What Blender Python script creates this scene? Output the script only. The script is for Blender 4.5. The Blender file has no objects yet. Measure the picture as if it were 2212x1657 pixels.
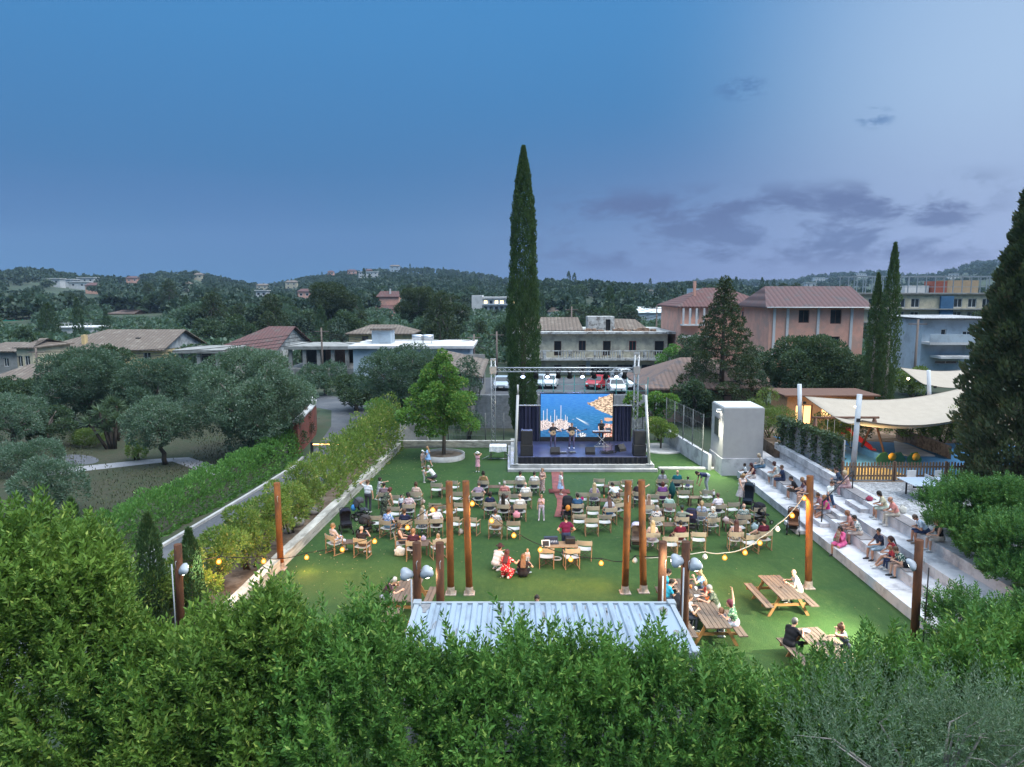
import bpy,math,random
import numpy as np
from mathutils import Vector,Matrix

# ------------------------------------------------------------------ camera, sky, sun, exposure
S = bpy.context.scene
COL = S.collection
R = math.radians
W,HH,FPX,PITCH,CAMZ = 2212.0,1657.0,1534.0,R(7.3),11.0
cam = bpy.data.objects.new('camera',bpy.data.cameras.new('camera'))
COL.objects.link(cam)
cam.location = (0,0,CAMZ)
cam.rotation_euler = (R(90) - PITCH,0,0)
cam.data.sensor_width = 36.0
cam.data.sensor_fit = 'HORIZONTAL'
cam.data.lens = 36.0 * FPX / W
cam.data.clip_start = 0.1
cam.data.clip_end = 9000
S.camera = cam

S.view_settings.view_transform = 'Standard'
S.view_settings.look = 'None'
S.view_settings.exposure = 0.0
S.view_settings.gamma = 1.0
S.view_settings.use_curve_mapping = False
S.cycles.use_denoising = True
S.cycles.max_bounces = 6
S.cycles.diffuse_bounces = 3
S.cycles.transparent_max_bounces = 6
S.cycles.caustics_reflective = False
S.cycles.caustics_refractive = False
S.cycles.sample_clamp_indirect = 4.0
S.cycles.sample_clamp_direct = 12.0

SUN_EL,SUN_AZ = R(3.0),R(62.0)          # the sun has just gone down beyond the right of the view
world = bpy.data.worlds.new('World')
S.world = world
world.use_nodes = True

class NT:
 """Small helper for building node trees."""
 def __init__(self,tree):
  self.t = tree
  self.n = tree.nodes
  self.l = tree.links

 def add(self,typ,**kw):
  n = self.n.new(typ)
  for k,v in kw.items():
   setattr(n,k,v)
  return n

 def put(self,sock,v):
  if hasattr(v,'is_output') or isinstance(v,bpy.types.NodeSocket):
   self.l.new(v,sock)
  elif v is not None:
   if isinstance(v,(tuple,list)) and len(v) == 3 and sock.type == 'RGBA':
    v = (*v,1)
   sock.default_value = v

 def math(self,op,a,b=None,c=None,clamp=False):
  n = self.add('ShaderNodeMath',operation=op,use_clamp=clamp)
  self.put(n.inputs[0],a)
  if b is not None:
   self.put(n.inputs[1],b)
  if c is not None:
   self.put(n.inputs[2],c)
  return n.outputs[0]

 def smooth(self,v,lo,hi,a=0.0,b=1.0):
  n = self.add('ShaderNodeMapRange',interpolation_type='SMOOTHSTEP')
  self.put(n.inputs[0],v)
  for i,x in enumerate((lo,hi,a,b)):
   self.put(n.inputs[1 + i],x)
  return n.outputs[0]

 def mix(self,f,a,b,typ='MIX'):
  n = self.add('ShaderNodeMix',data_type='RGBA',blend_type=typ)
  self.put(n.inputs[0],f)
  self.put(n.inputs[6],a)
  self.put(n.inputs[7],b)
  return n.outputs[2]

 def noise(self,vec,scale,detail=3.0,rough=0.55,out=0,dist=0.0):
  n = self.add('ShaderNodeTexNoise')
  self.put(n.inputs['Vector'],vec)
  n.inputs['Scale'].default_value = scale
  n.inputs['Detail'].default_value = detail
  n.inputs['Roughness'].default_value = rough
  n.inputs['Distortion'].default_value = dist
  return n.outputs[out]

 def ramp(self,f,stops,interp='LINEAR'):
  n = self.add('ShaderNodeValToRGB')
  n.color_ramp.interpolation = interp
  e = n.color_ramp.elements
  while len(e) < len(stops):
   e.new(0.5)
  for el,(p,c) in zip(e,stops):
   el.position = p
   el.color = (*c,1) if len(c) == 3 else c
  self.put(n.inputs[0],f)
  return n.outputs[0]

 def scaled(self,vec,s):
  n = self.add('ShaderNodeMapping')
  self.put(n.inputs['Vector'],vec)
  n.inputs['Scale'].default_value = s
  return n.outputs[0]

def srgb(r,g,b):
 return tuple((c / 255 / 12.92) if c <= 10 else ((c / 255 + .055) / 1.055) ** 2.4 for c in (r,g,b))

def make_sky():
 t = NT(world.node_tree)
 t.n.clear()
 out = t.add('ShaderNodeOutputWorld')
 tc = t.add('ShaderNodeTexCoord')
 sep = t.add('ShaderNodeSeparateXYZ')
 t.l.new(tc.outputs['Generated'],sep.inputs[0])
 x,y,z = sep.outputs
 elev = t.math('ARCSINE',z)                       # radians
 az = t.math('ARCTAN2',x,y)
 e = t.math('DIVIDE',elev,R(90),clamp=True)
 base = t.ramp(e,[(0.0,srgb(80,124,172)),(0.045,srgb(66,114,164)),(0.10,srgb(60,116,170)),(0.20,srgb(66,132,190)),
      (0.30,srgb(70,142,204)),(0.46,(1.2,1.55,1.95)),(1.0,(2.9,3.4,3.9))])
 # afterglow above the right edge of the view
 g = Vector((math.sin(R(43)) * math.cos(R(12)),math.cos(R(43)) * math.cos(R(12)),math.sin(R(12))))
 dot = t.add('ShaderNodeVectorMath',operation='DOT_PRODUCT')
 t.l.new(tc.outputs['Generated'],dot.inputs[0])
 dot.inputs[1].default_value = g
 glow = t.math('POWER',t.smooth(dot.outputs['Value'],0.70,1.0),5.5)
 c = t.mix(t.math('MULTIPLY',glow,.70),base,srgb(190,214,243))
 # mauve dusk band low over the hills to the right
 band = t.math('MULTIPLY',t.smooth(elev,R(15),R(0.5)),t.smooth(az,R(-16),R(22)))
 c = t.mix(t.math('MULTIPLY',band,0.66),c,srgb(134,144,192))
 # drifting dark cloud banks
 cv = t.add('ShaderNodeCombineXYZ')
 t.put(cv.inputs[0],az)
 t.put(cv.inputs[1],t.math('MULTIPLY',elev,2.4))
 nz = t.noise(cv.outputs[0],8.0,7,0.62,dist=0.25)
 nz2 = t.noise(cv.outputs[0],2.6,4,0.5)
 m1 = t.math('MULTIPLY',t.smooth(elev,R(.8),R(3.2)),t.smooth(elev,R(8.6),R(6.6)))
 m1 = t.math('MULTIPLY',m1,t.math('MULTIPLY',t.smooth(az,R(-2),R(8)),t.smooth(az,R(36),R(31))))
 cl = t.math('MULTIPLY',m1,t.smooth(nz,0.42,0.58))
 c = t.mix(t.math('MULTIPLY',cl,0.86),c,srgb(76,92,142))
 m2 = t.math('MULTIPLY',t.smooth(elev,R(1),R(4)),t.smooth(elev,R(11),R(6)))
 m2 = t.math('MULTIPLY',m2,t.smooth(az,R(12),R(-6)))
 c = t.mix(t.math('MULTIPLY',t.math('MULTIPLY',m2,t.smooth(nz2,0.36,0.66)),0.40),c,srgb(76,114,172))
 # two small scraps of cloud higher up on the right
 for (a0,e0,wa,we) in ((17.2,14.6,2.2,0.9),(26.2,11.9,1.4,0.8)):
  da = t.math('DIVIDE',t.math('SUBTRACT',az,R(a0)),R(wa))
  de = t.math('DIVIDE',t.math('SUBTRACT',elev,R(e0)),R(we))
  rr = t.math('ADD',t.math('MULTIPLY',da,da),t.math('MULTIPLY',de,de))
  k = t.math('MULTIPLY',t.smooth(rr,1.2,0.0),t.smooth(t.noise(cv.outputs[0],34,4,.6),.42,.6))
  c = t.mix(t.math('MULTIPLY',k,0.7),c,srgb(74,116,170))
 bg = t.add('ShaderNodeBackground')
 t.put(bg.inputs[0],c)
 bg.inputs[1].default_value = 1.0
 sky = t.add('ShaderNodeTexSky')
 sky.sky_type = 'NISHITA'
 sky.sun_disc = False
 sky.sun_elevation = SUN_EL
 sky.sun_rotation = SUN_AZ
 bg2 = t.add('ShaderNodeBackground')
 t.put(bg2.inputs[0],sky.outputs[0])
 bg2.inputs[1].default_value = 0.006
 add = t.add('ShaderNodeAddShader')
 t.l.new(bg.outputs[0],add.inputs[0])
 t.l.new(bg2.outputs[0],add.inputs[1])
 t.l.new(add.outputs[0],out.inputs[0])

make_sky()
sun = bpy.data.objects.new('sun',bpy.data.lights.new('sun','SUN'))
COL.objects.link(sun)
sun.data.energy = 3.6
sun.data.angle = R(40)
sun.data.color = (1.0,0.96,0.90)
_d = Vector((math.sin(R(118)),math.cos(R(118)),1.9))       # soft glow of the sky high on the right
sun.rotation_euler = _d.to_track_quat('Z','Y').to_euler()

# ------------------------------------------------------------------ pixels of the photograph to points of the place
CP,SP = math.cos(PITCH),math.sin(PITCH)

def ray(px,py):
 a,b = (px - W / 2) / FPX,-(py - HH / 2) / FPX
 return a,CP + b * SP,-SP + b * CP

def G(px,py,z=0.0):
 """Point at height z seen at photo position (px, py)."""
 r = ray(px,py)
 k = (z - CAMZ) / r[2]
 return Vector((r[0] * k,r[1] * k,z))

def O(px,py,Y):
 """Point at distance Y seen at photo position (px, py)."""
 r = ray(px,py)
 k = Y / r[1]
 return Vector((r[0] * k,Y,CAMZ + r[2] * k))

CROPS = {'A': (1180,1650,5.02),'B': (1550,1700,4.142),'C': (2000,1750,5.5225),'D': (2300,1720,4.603),'E': (2550,1720,4.6025),
   'F': (1180,1900,4.142),'G': (1650,1930,3.16),'H': (2300,1930,3.187),'S': (2640,1680,4.142),'T': (3000,1780,3.602),
   'P': (2750,2080,2.765),'Q': (2950,1350,3.16),'K': (1850,1350,3.013)}

def crop(c,x,y):
 a = CROPS[c]
 return (a[0] + x / a[2]) / 1.736,(a[1] + y / a[2]) / 1.736

def CG(c,x,y,z=0.0):
 return G(*crop(c,x,y),z)

# ------------------------------------------------------------------ objects
def tag(o,label=None,cat=None,group=None,kind=None):
 for k,v in (('label',label),('category',cat),('group',group),('kind',kind)):
  if v:
   o[k] = v
 return o

def empty(name,loc=(0,0,0),rz=0.0,label=None,cat=None,group=None):
 o = bpy.data.objects.new(name,None)
 o.empty_display_size = 0.3
 COL.objects.link(o)
 o.location = loc
 o.rotation_euler = (0,0,rz)
 return tag(o,label,cat,group)

KIDS = {}

def link(name,me,parent=None):
 o = bpy.data.objects.new(name,me)
 COL.objects.link(o)
 if parent is not None:
  o.parent = parent
  KIDS.setdefault(parent.name,[]).append(o)
 return o

def copy_thing(root,loc,rz=0.0,label=None,group=None,scale=None):
 """A copy of a thing with copies of its parts and sub-parts (shared mesh data)."""
 def rec(o,par):
  c = o.copy()
  COL.objects.link(c)
  c.parent = par
  if par is not None:
   KIDS.setdefault(par.name,[]).append(c)
  for ch in KIDS.get(o.name,[]):
   rec(ch,c)
  return c
 r = rec(root,None)
 r.location = loc
 r.rotation_euler = (0,0,rz)
 if scale is not None:
  r.scale = scale if hasattr(scale,'__len__') else (scale,) * 3
 if label:
  r['label'] = label
 if group:
  r['group'] = group
 return r

def np_mesh(name,V,F,mats,mi=None,smooth=False):
 """Fast mesh from arrays: V (n,3), F (m,k) all of the same size."""
 V = np.asarray(V,np.float32)
 F = np.asarray(F,np.int32)
 me = bpy.data.meshes.new(name)
 me.vertices.add(len(V))
 me.vertices.foreach_set('co',V.ravel())
 k = F.shape[1]
 me.loops.add(F.size)
 me.loops.foreach_set('vertex_index',F.ravel())
 me.polygons.add(len(F))
 me.polygons.foreach_set('loop_start',np.arange(0,F.size,k,dtype=np.int32))
 me.polygons.foreach_set('loop_total',np.full(len(F),k,np.int32))
 if mi is not None:
  me.polygons.foreach_set('material_index',np.asarray(mi,np.int32))
 if smooth:
  me.polygons.foreach_set('use_smooth',np.ones(len(F),bool))
 for m in (mats if isinstance(mats,(list,tuple)) else [mats]):
  me.materials.append(m)
 me.update(calc_edges=True)
 me.validate()
 return me

class MB:
 """Collects shapes and links them as ONE mesh object."""
 def __init__(self):
  self.v,self.f,self.m,self.s = [],[],[],[]
  self.M = Matrix.Identity(4)

 def verts(self,pts,faces,mi=0,smooth=False):
  b = len(self.v)
  M = self.M
  self.v += [tuple(M @ Vector(p)) for p in pts]
  for f in faces:
   self.f.append([b + i for i in f])
   self.m.append(mi)
   self.s.append(smooth)
  return self

 def box(self,x0,x1,y0,y1,z0,z1,mi=0,bevel=0.0):
  if x0 > x1: x0,x1 = x1,x0
  if y0 > y1: y0,y1 = y1,y0
  if z0 > z1: z0,z1 = z1,z0
  if bevel:
   b = min(bevel,(x1 - x0) / 3,(y1 - y0) / 3,(z1 - z0) / 3)
   pts,fs = [],[]
   # chamfered box: 24 vertices
   X,Y,Z = (x0,x1),(y0,y1),(z0,z1)
   idx = {}
   for i in (0,1):
    for j in (0,1):
     for k in (0,1):
      sx,sy,sz = (b if i == 0 else -b),(b if j == 0 else -b),(b if k == 0 else -b)
      for a,p in (('x',(X[i],Y[j] + sy,Z[k] + sz)),('y',(X[i] + sx,Y[j],Z[k] + sz)),('z',(X[i] + sx,Y[j] + sy,Z[k]))):
       idx[(a,i,j,k)] = len(pts)
       pts.append(p)
   g = lambda a,i,j,k: idx[(a,i,j,k)]
   fs += [[g('x',0,0,0),g('x',0,0,1),g('x',0,1,1),g('x',0,1,0)],[g('x',1,0,0),g('x',1,1,0),g('x',1,1,1),g('x',1,0,1)],
     [g('y',0,0,0),g('y',1,0,0),g('y',1,0,1),g('y',0,0,1)],[g('y',0,1,0),g('y',0,1,1),g('y',1,1,1),g('y',1,1,0)],
     [g('z',0,0,0),g('z',0,1,0),g('z',1,1,0),g('z',1,0,0)],[g('z',0,0,1),g('z',1,0,1),g('z',1,1,1),g('z',0,1,1)]]
   for i in (0,1):
    for j in (0,1):
     fs.append([g('x',i,j,0),g('x',i,j,1),g('y',i,j,1),g('y',i,j,0)])
     fs.append([g('x',i,0,j),g('x',i,1,j),g('z',i,1,j),g('z',i,0,j)])
     fs.append([g('y',0,i,j),g('y',1,i,j),g('z',1,i,j),g('z',0,i,j)])
     for k in (0,1):
      fs.append([g('x',i,j,k),g('y',i,j,k),g('z',i,j,k)])
   return self.verts(pts,fs,mi)
  p = [(x0,y0,z0),(x1,y0,z0),(x1,y1,z0),(x0,y1,z0),(x0,y0,z1),(x1,y0,z1),(x1,y1,z1),(x0,y1,z1)]
  return self.verts(p,[[3,2,1,0],[4,5,6,7],[0,1,5,4],[1,2,6,5],[2,3,7,6],[3,0,4,7]],mi)

 def quad(self,a,b,c,d,mi=0):
  return self.verts([a,b,c,d],[[0,1,2,3]],mi)

 def poly(self,pts,mi=0):
  return self.verts(pts,[list(range(len(pts)))],mi)

 def prism(self,pts,z0,z1,mi=0):
  n = len(pts)
  p = [(x,y,z0) for x,y in pts] + [(x,y,z1) for x,y in pts]
  return self.verts(p,[list(range(n))[::-1],list(range(n,2 * n))] + [[i,(i + 1) % n,n + (i + 1) % n,n + i] for i in range(n)],mi)

 def slab(self,pts,off,mi=0):
  """Closed solid from a 3-D outline moved by the vector off."""
  n = len(pts)
  o = Vector(off)
  p = [tuple(q) for q in pts] + [tuple(Vector(q) + o) for q in pts]
  return self.verts(p,[list(range(n))[::-1],list(range(n,2 * n))] + [[i,(i + 1) % n,n + (i + 1) % n,n + i] for i in range(n)],mi)

 def tube(self,path,rad,n=8,mi=0,cap=True,smooth=True):
  path = [Vector(p) for p in path]
  k = len(path)
  rad = [rad] * k if not hasattr(rad,'__len__') else rad
  pts,fs = [],[]
  t0 = (path[1] - path[0]).normalized()
  u = t0.cross(Vector((0,0,1)))
  if u.length < 1e-3:
   u = Vector((1,0,0))
  u.normalize()
  for i in range(k):
   t = (path[min(i + 1,k - 1)] - path[max(i - 1,0)])
   t = t.normalized() if t.length > 1e-9 else t0
   u = (u - t * u.dot(t))
   u = u.normalized() if u.length > 1e-6 else t.orthogonal().normalized()
   w = t.cross(u)
   for j in range(n):
    a = 2 * math.pi * j / n
    pts.append(path[i] + (u * math.cos(a) + w * math.sin(a)) * rad[i])
  for i in range(k - 1):
   for j in range(n):
    fs.append([i * n + j,i * n + (j + 1) % n,(i + 1) * n + (j + 1) % n,(i + 1) * n + j])
  self.verts(pts,fs,mi,smooth)
  if cap:
   b = len(self.v) - len(pts)
   for ring,rev in ((range(n),True),(range((k - 1) * n,k * n),False)):
    r = list(ring)
    self.f.append([b + i for i in (r[::-1] if rev else r)])
    self.m.append(mi)
    self.s.append(False)
  return self

 def lathe(self,prof,c=(0,0,0),n=16,mi=0,smooth=True):
  pts,fs = [],[]
  for r,z in prof:
   for j in range(n):
    a = 2 * math.pi * j / n
    pts.append((c[0] + r * math.cos(a),c[1] + r * math.sin(a),c[2] + z))
  for i in range(len(prof) - 1):
   for j in range(n):
    fs.append([i * n + j,i * n + (j + 1) % n,(i + 1) * n + (j + 1) % n,(i + 1) * n + j])
  return self.verts(pts,fs,mi,smooth)

 def ball(self,c,r,n=10,mi=0,sz=1.0):
  m = max(4,n // 2)
  return self.lathe([(r * math.sin(math.pi * i / m) + (1e-4 if i in (0,m) else 0),-r * sz * math.cos(math.pi * i / m)) for i in range(m + 1)],c,n,mi)

 def mesh(self,name,mats):
  me = bpy.data.meshes.new(name)
  me.from_pydata(self.v,[],self.f)
  for m in (mats if isinstance(mats,(list,tuple)) else [mats]):
   me.materials.append(m)
  me.polygons.foreach_set('material_index',self.m)
  me.polygons.foreach_set('use_smooth',self.s)
  me.update()
  return me

 def build(self,name,mats,parent=None):
  return link(name,self.mesh(name,mats),parent)

def wall_front(mb,x0,x1,z0,z1,Y,openings=(),depth=0.18,mi=0,mi_rev=None):
 """A wall face looking towards -Y with real recessed openings (xa, xb, za, zb)."""
 xs = sorted({x0,x1,*[v for o in openings for v in o[:2]]})
 zs = sorted({z0,z1,*[v for o in openings for v in o[2:4]]})
 for i in range(len(xs) - 1):
  for j in range(len(zs) - 1):
   cx,cz = (xs[i] + xs[i + 1]) / 2,(zs[j] + zs[j + 1]) / 2
   if any(o[0] < cx < o[1] and o[2] < cz < o[3] for o in openings):
    continue
   mb.quad((xs[i],Y,zs[j]),(xs[i + 1],Y,zs[j]),(xs[i + 1],Y,zs[j + 1]),(xs[i],Y,zs[j + 1]),mi)
 r = mi if mi_rev is None else mi_rev
 for (a,b,c,d) in [o[:4] for o in openings]:
  mb.quad((a,Y,c),(a,Y,d),(a,Y + depth,d),(a,Y + depth,c),r)
  mb.quad((b,Y,d),(b,Y,c),(b,Y + depth,c),(b,Y + depth,d),r)
  mb.quad((a,Y,c),(a,Y + depth,c),(b,Y + depth,c),(b,Y,c),r)
  mb.quad((a,Y,d),(b,Y,d),(b,Y + depth,d),(a,Y + depth,d),r)

# ------------------------------------------------------------------ materials
MATS = {}

def mat(name,col,rough=0.8,var=0.12,scale=3.0,bump=0.0,metal=0.0,col2=None,mixscale=None,spec=0.3,trans=0.0,detail=4,stretch=None,emit=None,emit_s=0.0):
 if name in MATS:
  return MATS[name]
 m = bpy.data.materials.new(name)
 m.use_nodes = True
 t = NT(m.node_tree)
 p = t.n['Principled BSDF']
 tc = t.add('ShaderNodeTexCoord')
 vec = tc.outputs['Object']
 if stretch:
  vec = t.scaled(vec,stretch)
 nz = t.noise(vec,scale,detail,0.6)
 c = t.mix(t.smooth(nz,0.28,0.72),tuple(v * (1 - var) for v in col),tuple(min(1,v * (1 + var)) for v in col))
 if col2:
  n2 = t.noise(vec,mixscale or scale * 0.35,5,0.65)
  c = t.mix(t.smooth(n2,0.46,0.64),c,col2)
 t.put(p.inputs['Base Color'],c)
 p.inputs['Roughness'].default_value = rough
 p.inputs['Metallic'].default_value = metal
 p.inputs['Specular IOR Level'].default_value = spec
 if bump:
  b = t.add('ShaderNodeBump')
  b.inputs['Strength'].default_value = bump
  b.inputs['Distance'].default_value = 0.03
  t.put(b.inputs['Height'],t.noise(vec,scale * 4,4,0.6))
  t.l.new(b.outputs[0],p.inputs['Normal'])
 if emit:
  p.inputs['Emission Color'].default_value = (*emit,1)
  p.inputs['Emission Strength'].default_value = emit_s
 MATS[name] = m
 return m

def leafmat(name,c1,c2,c3=None,trans=0.3,scale=0.9,rough=0.55,spec=0.25):
 """Leaves: colour differs from clump to clump and from leaf to leaf."""
 if name in MATS:
  return MATS[name]
 m = bpy.data.materials.new(name)
 m.use_nodes = True
 t = NT(m.node_tree)
 p = t.n['Principled BSDF']
 out = t.n['Material Output']
 geo = t.add('ShaderNodeNewGeometry')
 tc = t.add('ShaderNodeTexCoord')
 rnd = geo.outputs['Random Per Island']
 nz = t.noise(tc.outputs['Object'],scale,3,0.6)
 f = t.math('ADD',t.math('MULTIPLY',t.smooth(nz,0.3,0.7),0.55),t.math('MULTIPLY',rnd,0.45))
 c = t.mix(f,c1,c2)
 if c3:
  c = t.mix(t.smooth(rnd,0.86,0.97),c,c3)
 t.put(p.inputs['Base Color'],c)
 p.inputs['Roughness'].default_value = rough
 p.inputs['Specular IOR Level'].default_value = spec
 tr = t.add('ShaderNodeBsdfTranslucent')
 t.put(tr.inputs[0],t.mix(0.25,c,(0.35,0.5,0.05)))
 ms = t.add('ShaderNodeMixShader')
 ms.inputs[0].default_value = trans
 t.l.new(p.outputs[0],ms.inputs[1])
 t.l.new(tr.outputs[0],ms.inputs[2])
 t.l.new(ms.outputs[0],out.inputs[0])
 MATS[name] = m
 return m

def emat(name,col,strength):
 if name in MATS:
  return MATS[name]
 m = bpy.data.materials.new(name)
 m.use_nodes = True
 p = m.node_tree.nodes['Principled BSDF']
 p.inputs['Base Color'].default_value = (*col,1)
 p.inputs['Emission Color'].default_value = (*col,1)
 p.inputs['Emission Strength'].default_value = strength
 MATS[name] = m
 return m

def cloth(col,pat=None,col2=(0.8,0.8,0.78)):
 key = 'cloth %s %s %s' % (tuple(round(c,3) for c in col),pat,tuple(round(c,3) for c in col2))
 if key in MATS:
  return MATS[key]
 m = bpy.data.materials.new('cloth')
 m.use_nodes = True
 t = NT(m.node_tree)
 p = t.n['Principled BSDF']
 tc = t.add('ShaderNodeTexCoord')
 v = tc.outputs['Object']
 nz = t.noise(v,9,3,0.6)
 c = t.mix(t.smooth(nz,0.3,0.7),tuple(x * 0.82 for x in col),tuple(min(1,x * 1.15) for x in col))
 if pat == 'floral':
  c = t.mix(t.smooth(t.noise(v,17,2,0.5),0.52,0.57),c,col2)
 elif pat == 'dots':
  vo = t.add('ShaderNodeTexVoronoi')
  t.l.new(v,vo.inputs['Vector'])
  vo.inputs['Scale'].default_value = 15
  c = t.mix(t.smooth(vo.outputs['Distance'],0.36,0.30),c,col2)
 elif pat == 'stripe':
  w = t.add('ShaderNodeTexWave')
  w.bands_direction = 'Z'
  t.l.new(v,w.inputs['Vector'])
  w.inputs['Scale'].default_value = 5.5
  c = t.mix(t.smooth(w.outputs['Fac'],0.45,0.55),c,col2)
 elif pat == 'print':
  sep = t.add('ShaderNodeSeparateXYZ')
  t.l.new(v,sep.inputs[0])
  a = t.math('MULTIPLY',t.smooth(t.math('ABSOLUTE',sep.outputs[0]),0.13,0.11),t.smooth(t.noise(t.scaled(v,(18,1,40)),1.0,1,.5),.48,.52))
  b = t.math('MULTIPLY',a,t.smooth(sep.outputs[2],0.74,0.76))
  b = t.math('MULTIPLY',b,t.smooth(sep.outputs[2],0.90,0.88))
  c = t.mix(b,c,col2)
 t.put(p.inputs['Base Color'],c)
 p.inputs['Roughness'].default_value = 0.9
 p.inputs['Specular IOR Level'].default_value = 0.15
 b = t.add('ShaderNodeBump')
 b.inputs['Strength'].default_value = 0.5
 b.inputs['Distance'].default_value = 0.02
 t.put(b.inputs['Height'],t.noise(v,14,3,0.5))
 t.l.new(b.outputs[0],p.inputs['Normal'])
 MATS[key] = m
 return m

# ------------------------------------------------------------------ foliage
def rot_from_dirs(D,rng,spin=True):
 """(n,3,3) rotations taking +Z to the rows of D, with a random spin about it."""
 D = D / np.linalg.norm(D,axis=1,keepdims=True)
 h = np.where(np.abs(D[:,2:3]) < 0.95,np.array([[0,0,1.0]]),np.array([[1.0,0,0]]))
 U = np.cross(h,D)
 U /= np.linalg.norm(U,axis=1,keepdims=True)
 V = np.cross(D,U)
 if spin:
  a = rng.uniform(0,2 * np.pi,len(D))[:,None]
  U,V = U * np.cos(a) + V * np.sin(a),-U * np.sin(a) + V * np.cos(a)
 return np.stack([U,V,D],axis=2)

def leaf_cards(P,D,L,Wd,rng,fold=0.25):
 """One folded leaf (two triangles... a kite) per point: base at P, pointing along D."""
 n = len(P)
 M = rot_from_dirs(D,rng)
 L = np.broadcast_to(np.asarray(L,float),(n,))
 Wd = np.broadcast_to(np.asarray(Wd,float),(n,))
 T = np.array([[0,0,0],[0.5,fold * .5,0.45],[0,0,1.0],[-0.5,fold * .5,0.45]])
 loc = T[None] * np.stack([Wd,Wd,L],1)[:,None,:]
 V = np.einsum('nij,nkj->nki',M,loc) + P[:,None,:]
 F = (np.arange(n) * 4)[:,None] + np.array([[0,1,2,3]])
 return V.reshape(-1,3),F

def spray_template(rng,n=26,length=0.6,leaf=0.11,width=0.032,up=0.75,whorl=True):
 """A leafy shoot along +Z."""
 t = np.linspace(0.08,1.0,n) ** 0.85
 a = np.arange(n) * 2.399 + rng.uniform(0,6,1)
 tilt = up + 0.25 * t + rng.normal(0,0.12,n)
 D = np.stack([np.cos(a) * np.cos(tilt),np.sin(a) * np.cos(tilt),np.sin(tilt)],1)
 P = np.stack([rng.normal(0,.012,n),rng.normal(0,.012,n),t * length],1)
 s = (1.0 - 0.35 * t) * rng.uniform(.8,1.15,n)
 return leaf_cards(P,D,leaf * s,width * s,rng)

def place(temps,P,D,sc,rng):
 """Copies of template meshes at points P along directions D, scale sc -> V, F."""
 Vs,Fs,b = [],[],0
 pick = rng.integers(0,len(temps),len(P))
 M = rot_from_dirs(D,rng)
 sc = np.broadcast_to(np.asarray(sc,float),(len(P),))
 for i,(tv,tf) in enumerate(temps):
  k = np.where(pick == i)[0]
  if not len(k):
   continue
  V = np.einsum('nij,kj->nki',M[k] * sc[k][:,None,None],tv) + P[k][:,None,:]
  F = tf[None] + (np.arange(len(k)) * len(tv))[:,None,None]
  Vs.append(V.reshape(-1,3))
  Fs.append(F.reshape(-1,tf.shape[1]) + b)
  b += len(k) * len(tv)
 return np.concatenate(Vs),np.concatenate(Fs)

def sphere_dirs(n,rng):
 v = rng.normal(size=(n,3))
 return v / np.linalg.norm(v,axis=1,keepdims=True)

def crown_points(blobs,dens,rng,inner=0.25,low=-0.75):
 """Points on and inside a set of ellipsoids (c, r): P, outward D."""
 Ps,Ds = [],[]
 for c,r in blobs:
  r = np.asarray(r,float)
  n = max(6,int(dens * 4 * math.pi * float(np.mean(r)) ** 2))
  d = sphere_dirs(n,rng)
  d = d[d[:,2] > low]
  k = 1.0 - inner * rng.random(len(d)) ** 1.6
  k *= 1 + 0.10 * np.sin(5 * d[:,0] + c[0] * 3) * np.cos(4 * d[:,1] + c[1])
  Ps.append(np.asarray(c)[None] + d * r[None] * k[:,None])
  Ds.append(d / r[None] * np.mean(r))
 P,D = np.concatenate(Ps),np.concatenate(Ds)
 # drop what lies deep inside another blob
 keep = np.ones(len(P),bool)
 for c,r in blobs:
  q = ((P - np.asarray(c)[None]) / np.asarray(r)[None])
  keep &= (np.sum(q * q,1) > 0.30)
 return P[keep],D[keep]

def crown_mesh(name,blobs,dens,leaf,width,material,rng,inner=0.3,jitter=0.9,upbias=0.15,low=-0.75):
 P,D = crown_points(blobs,dens,rng,inner,low)
 D = D / np.linalg.norm(D,axis=1,keepdims=True) + rng.normal(0,jitter * 0.6,D.shape)
 D[:,2] += upbias
 n = len(P)
 V,F = leaf_cards(P,D,leaf * rng.uniform(.7,1.25,n),width * rng.uniform(.7,1.25,n),rng)
 return np_mesh(name,V,F,material)

def trunk_mb(mb,base,top,r0,r1,rng,wob=0.15,n=7,segs=5):
 b,t = Vector(base),Vector(top)
 path = []
 for i in range(segs + 1):
  k = i / segs
  o = Vector((rng.normal(0,wob),rng.normal(0,wob),0)) * (math.sin(math.pi * k) if 0 < i < segs else 0)
  path.append(b.lerp(t,k) + o)
 mb.tube(path,[r0 * (1 - i / segs) + r1 * i / segs for i in range(segs + 1)],n)
 return path

def cluster_blobs(rng,n,R_,H_,z0,br=(0.28,0.5),squash=0.8,hollow=0.35):
 """n ball clumps arranged through an egg-shaped crown of radius R_ and height H_ from z0."""
 out = []
 for i in range(n):
  d = sphere_dirs(1,rng)[0]
  k = (hollow + (1 - hollow) * rng.random()) ** 0.6
  r = R_ * rng.uniform(*br)
  c = np.array([d[0] * (R_ - r) * k,d[1] * (R_ - r) * k,z0 + H_ / 2 + d[2] * (H_ / 2 - r * squash * .7) * k])
  out.append((c,np.array([r,r,r * squash])))
 return out

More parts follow.
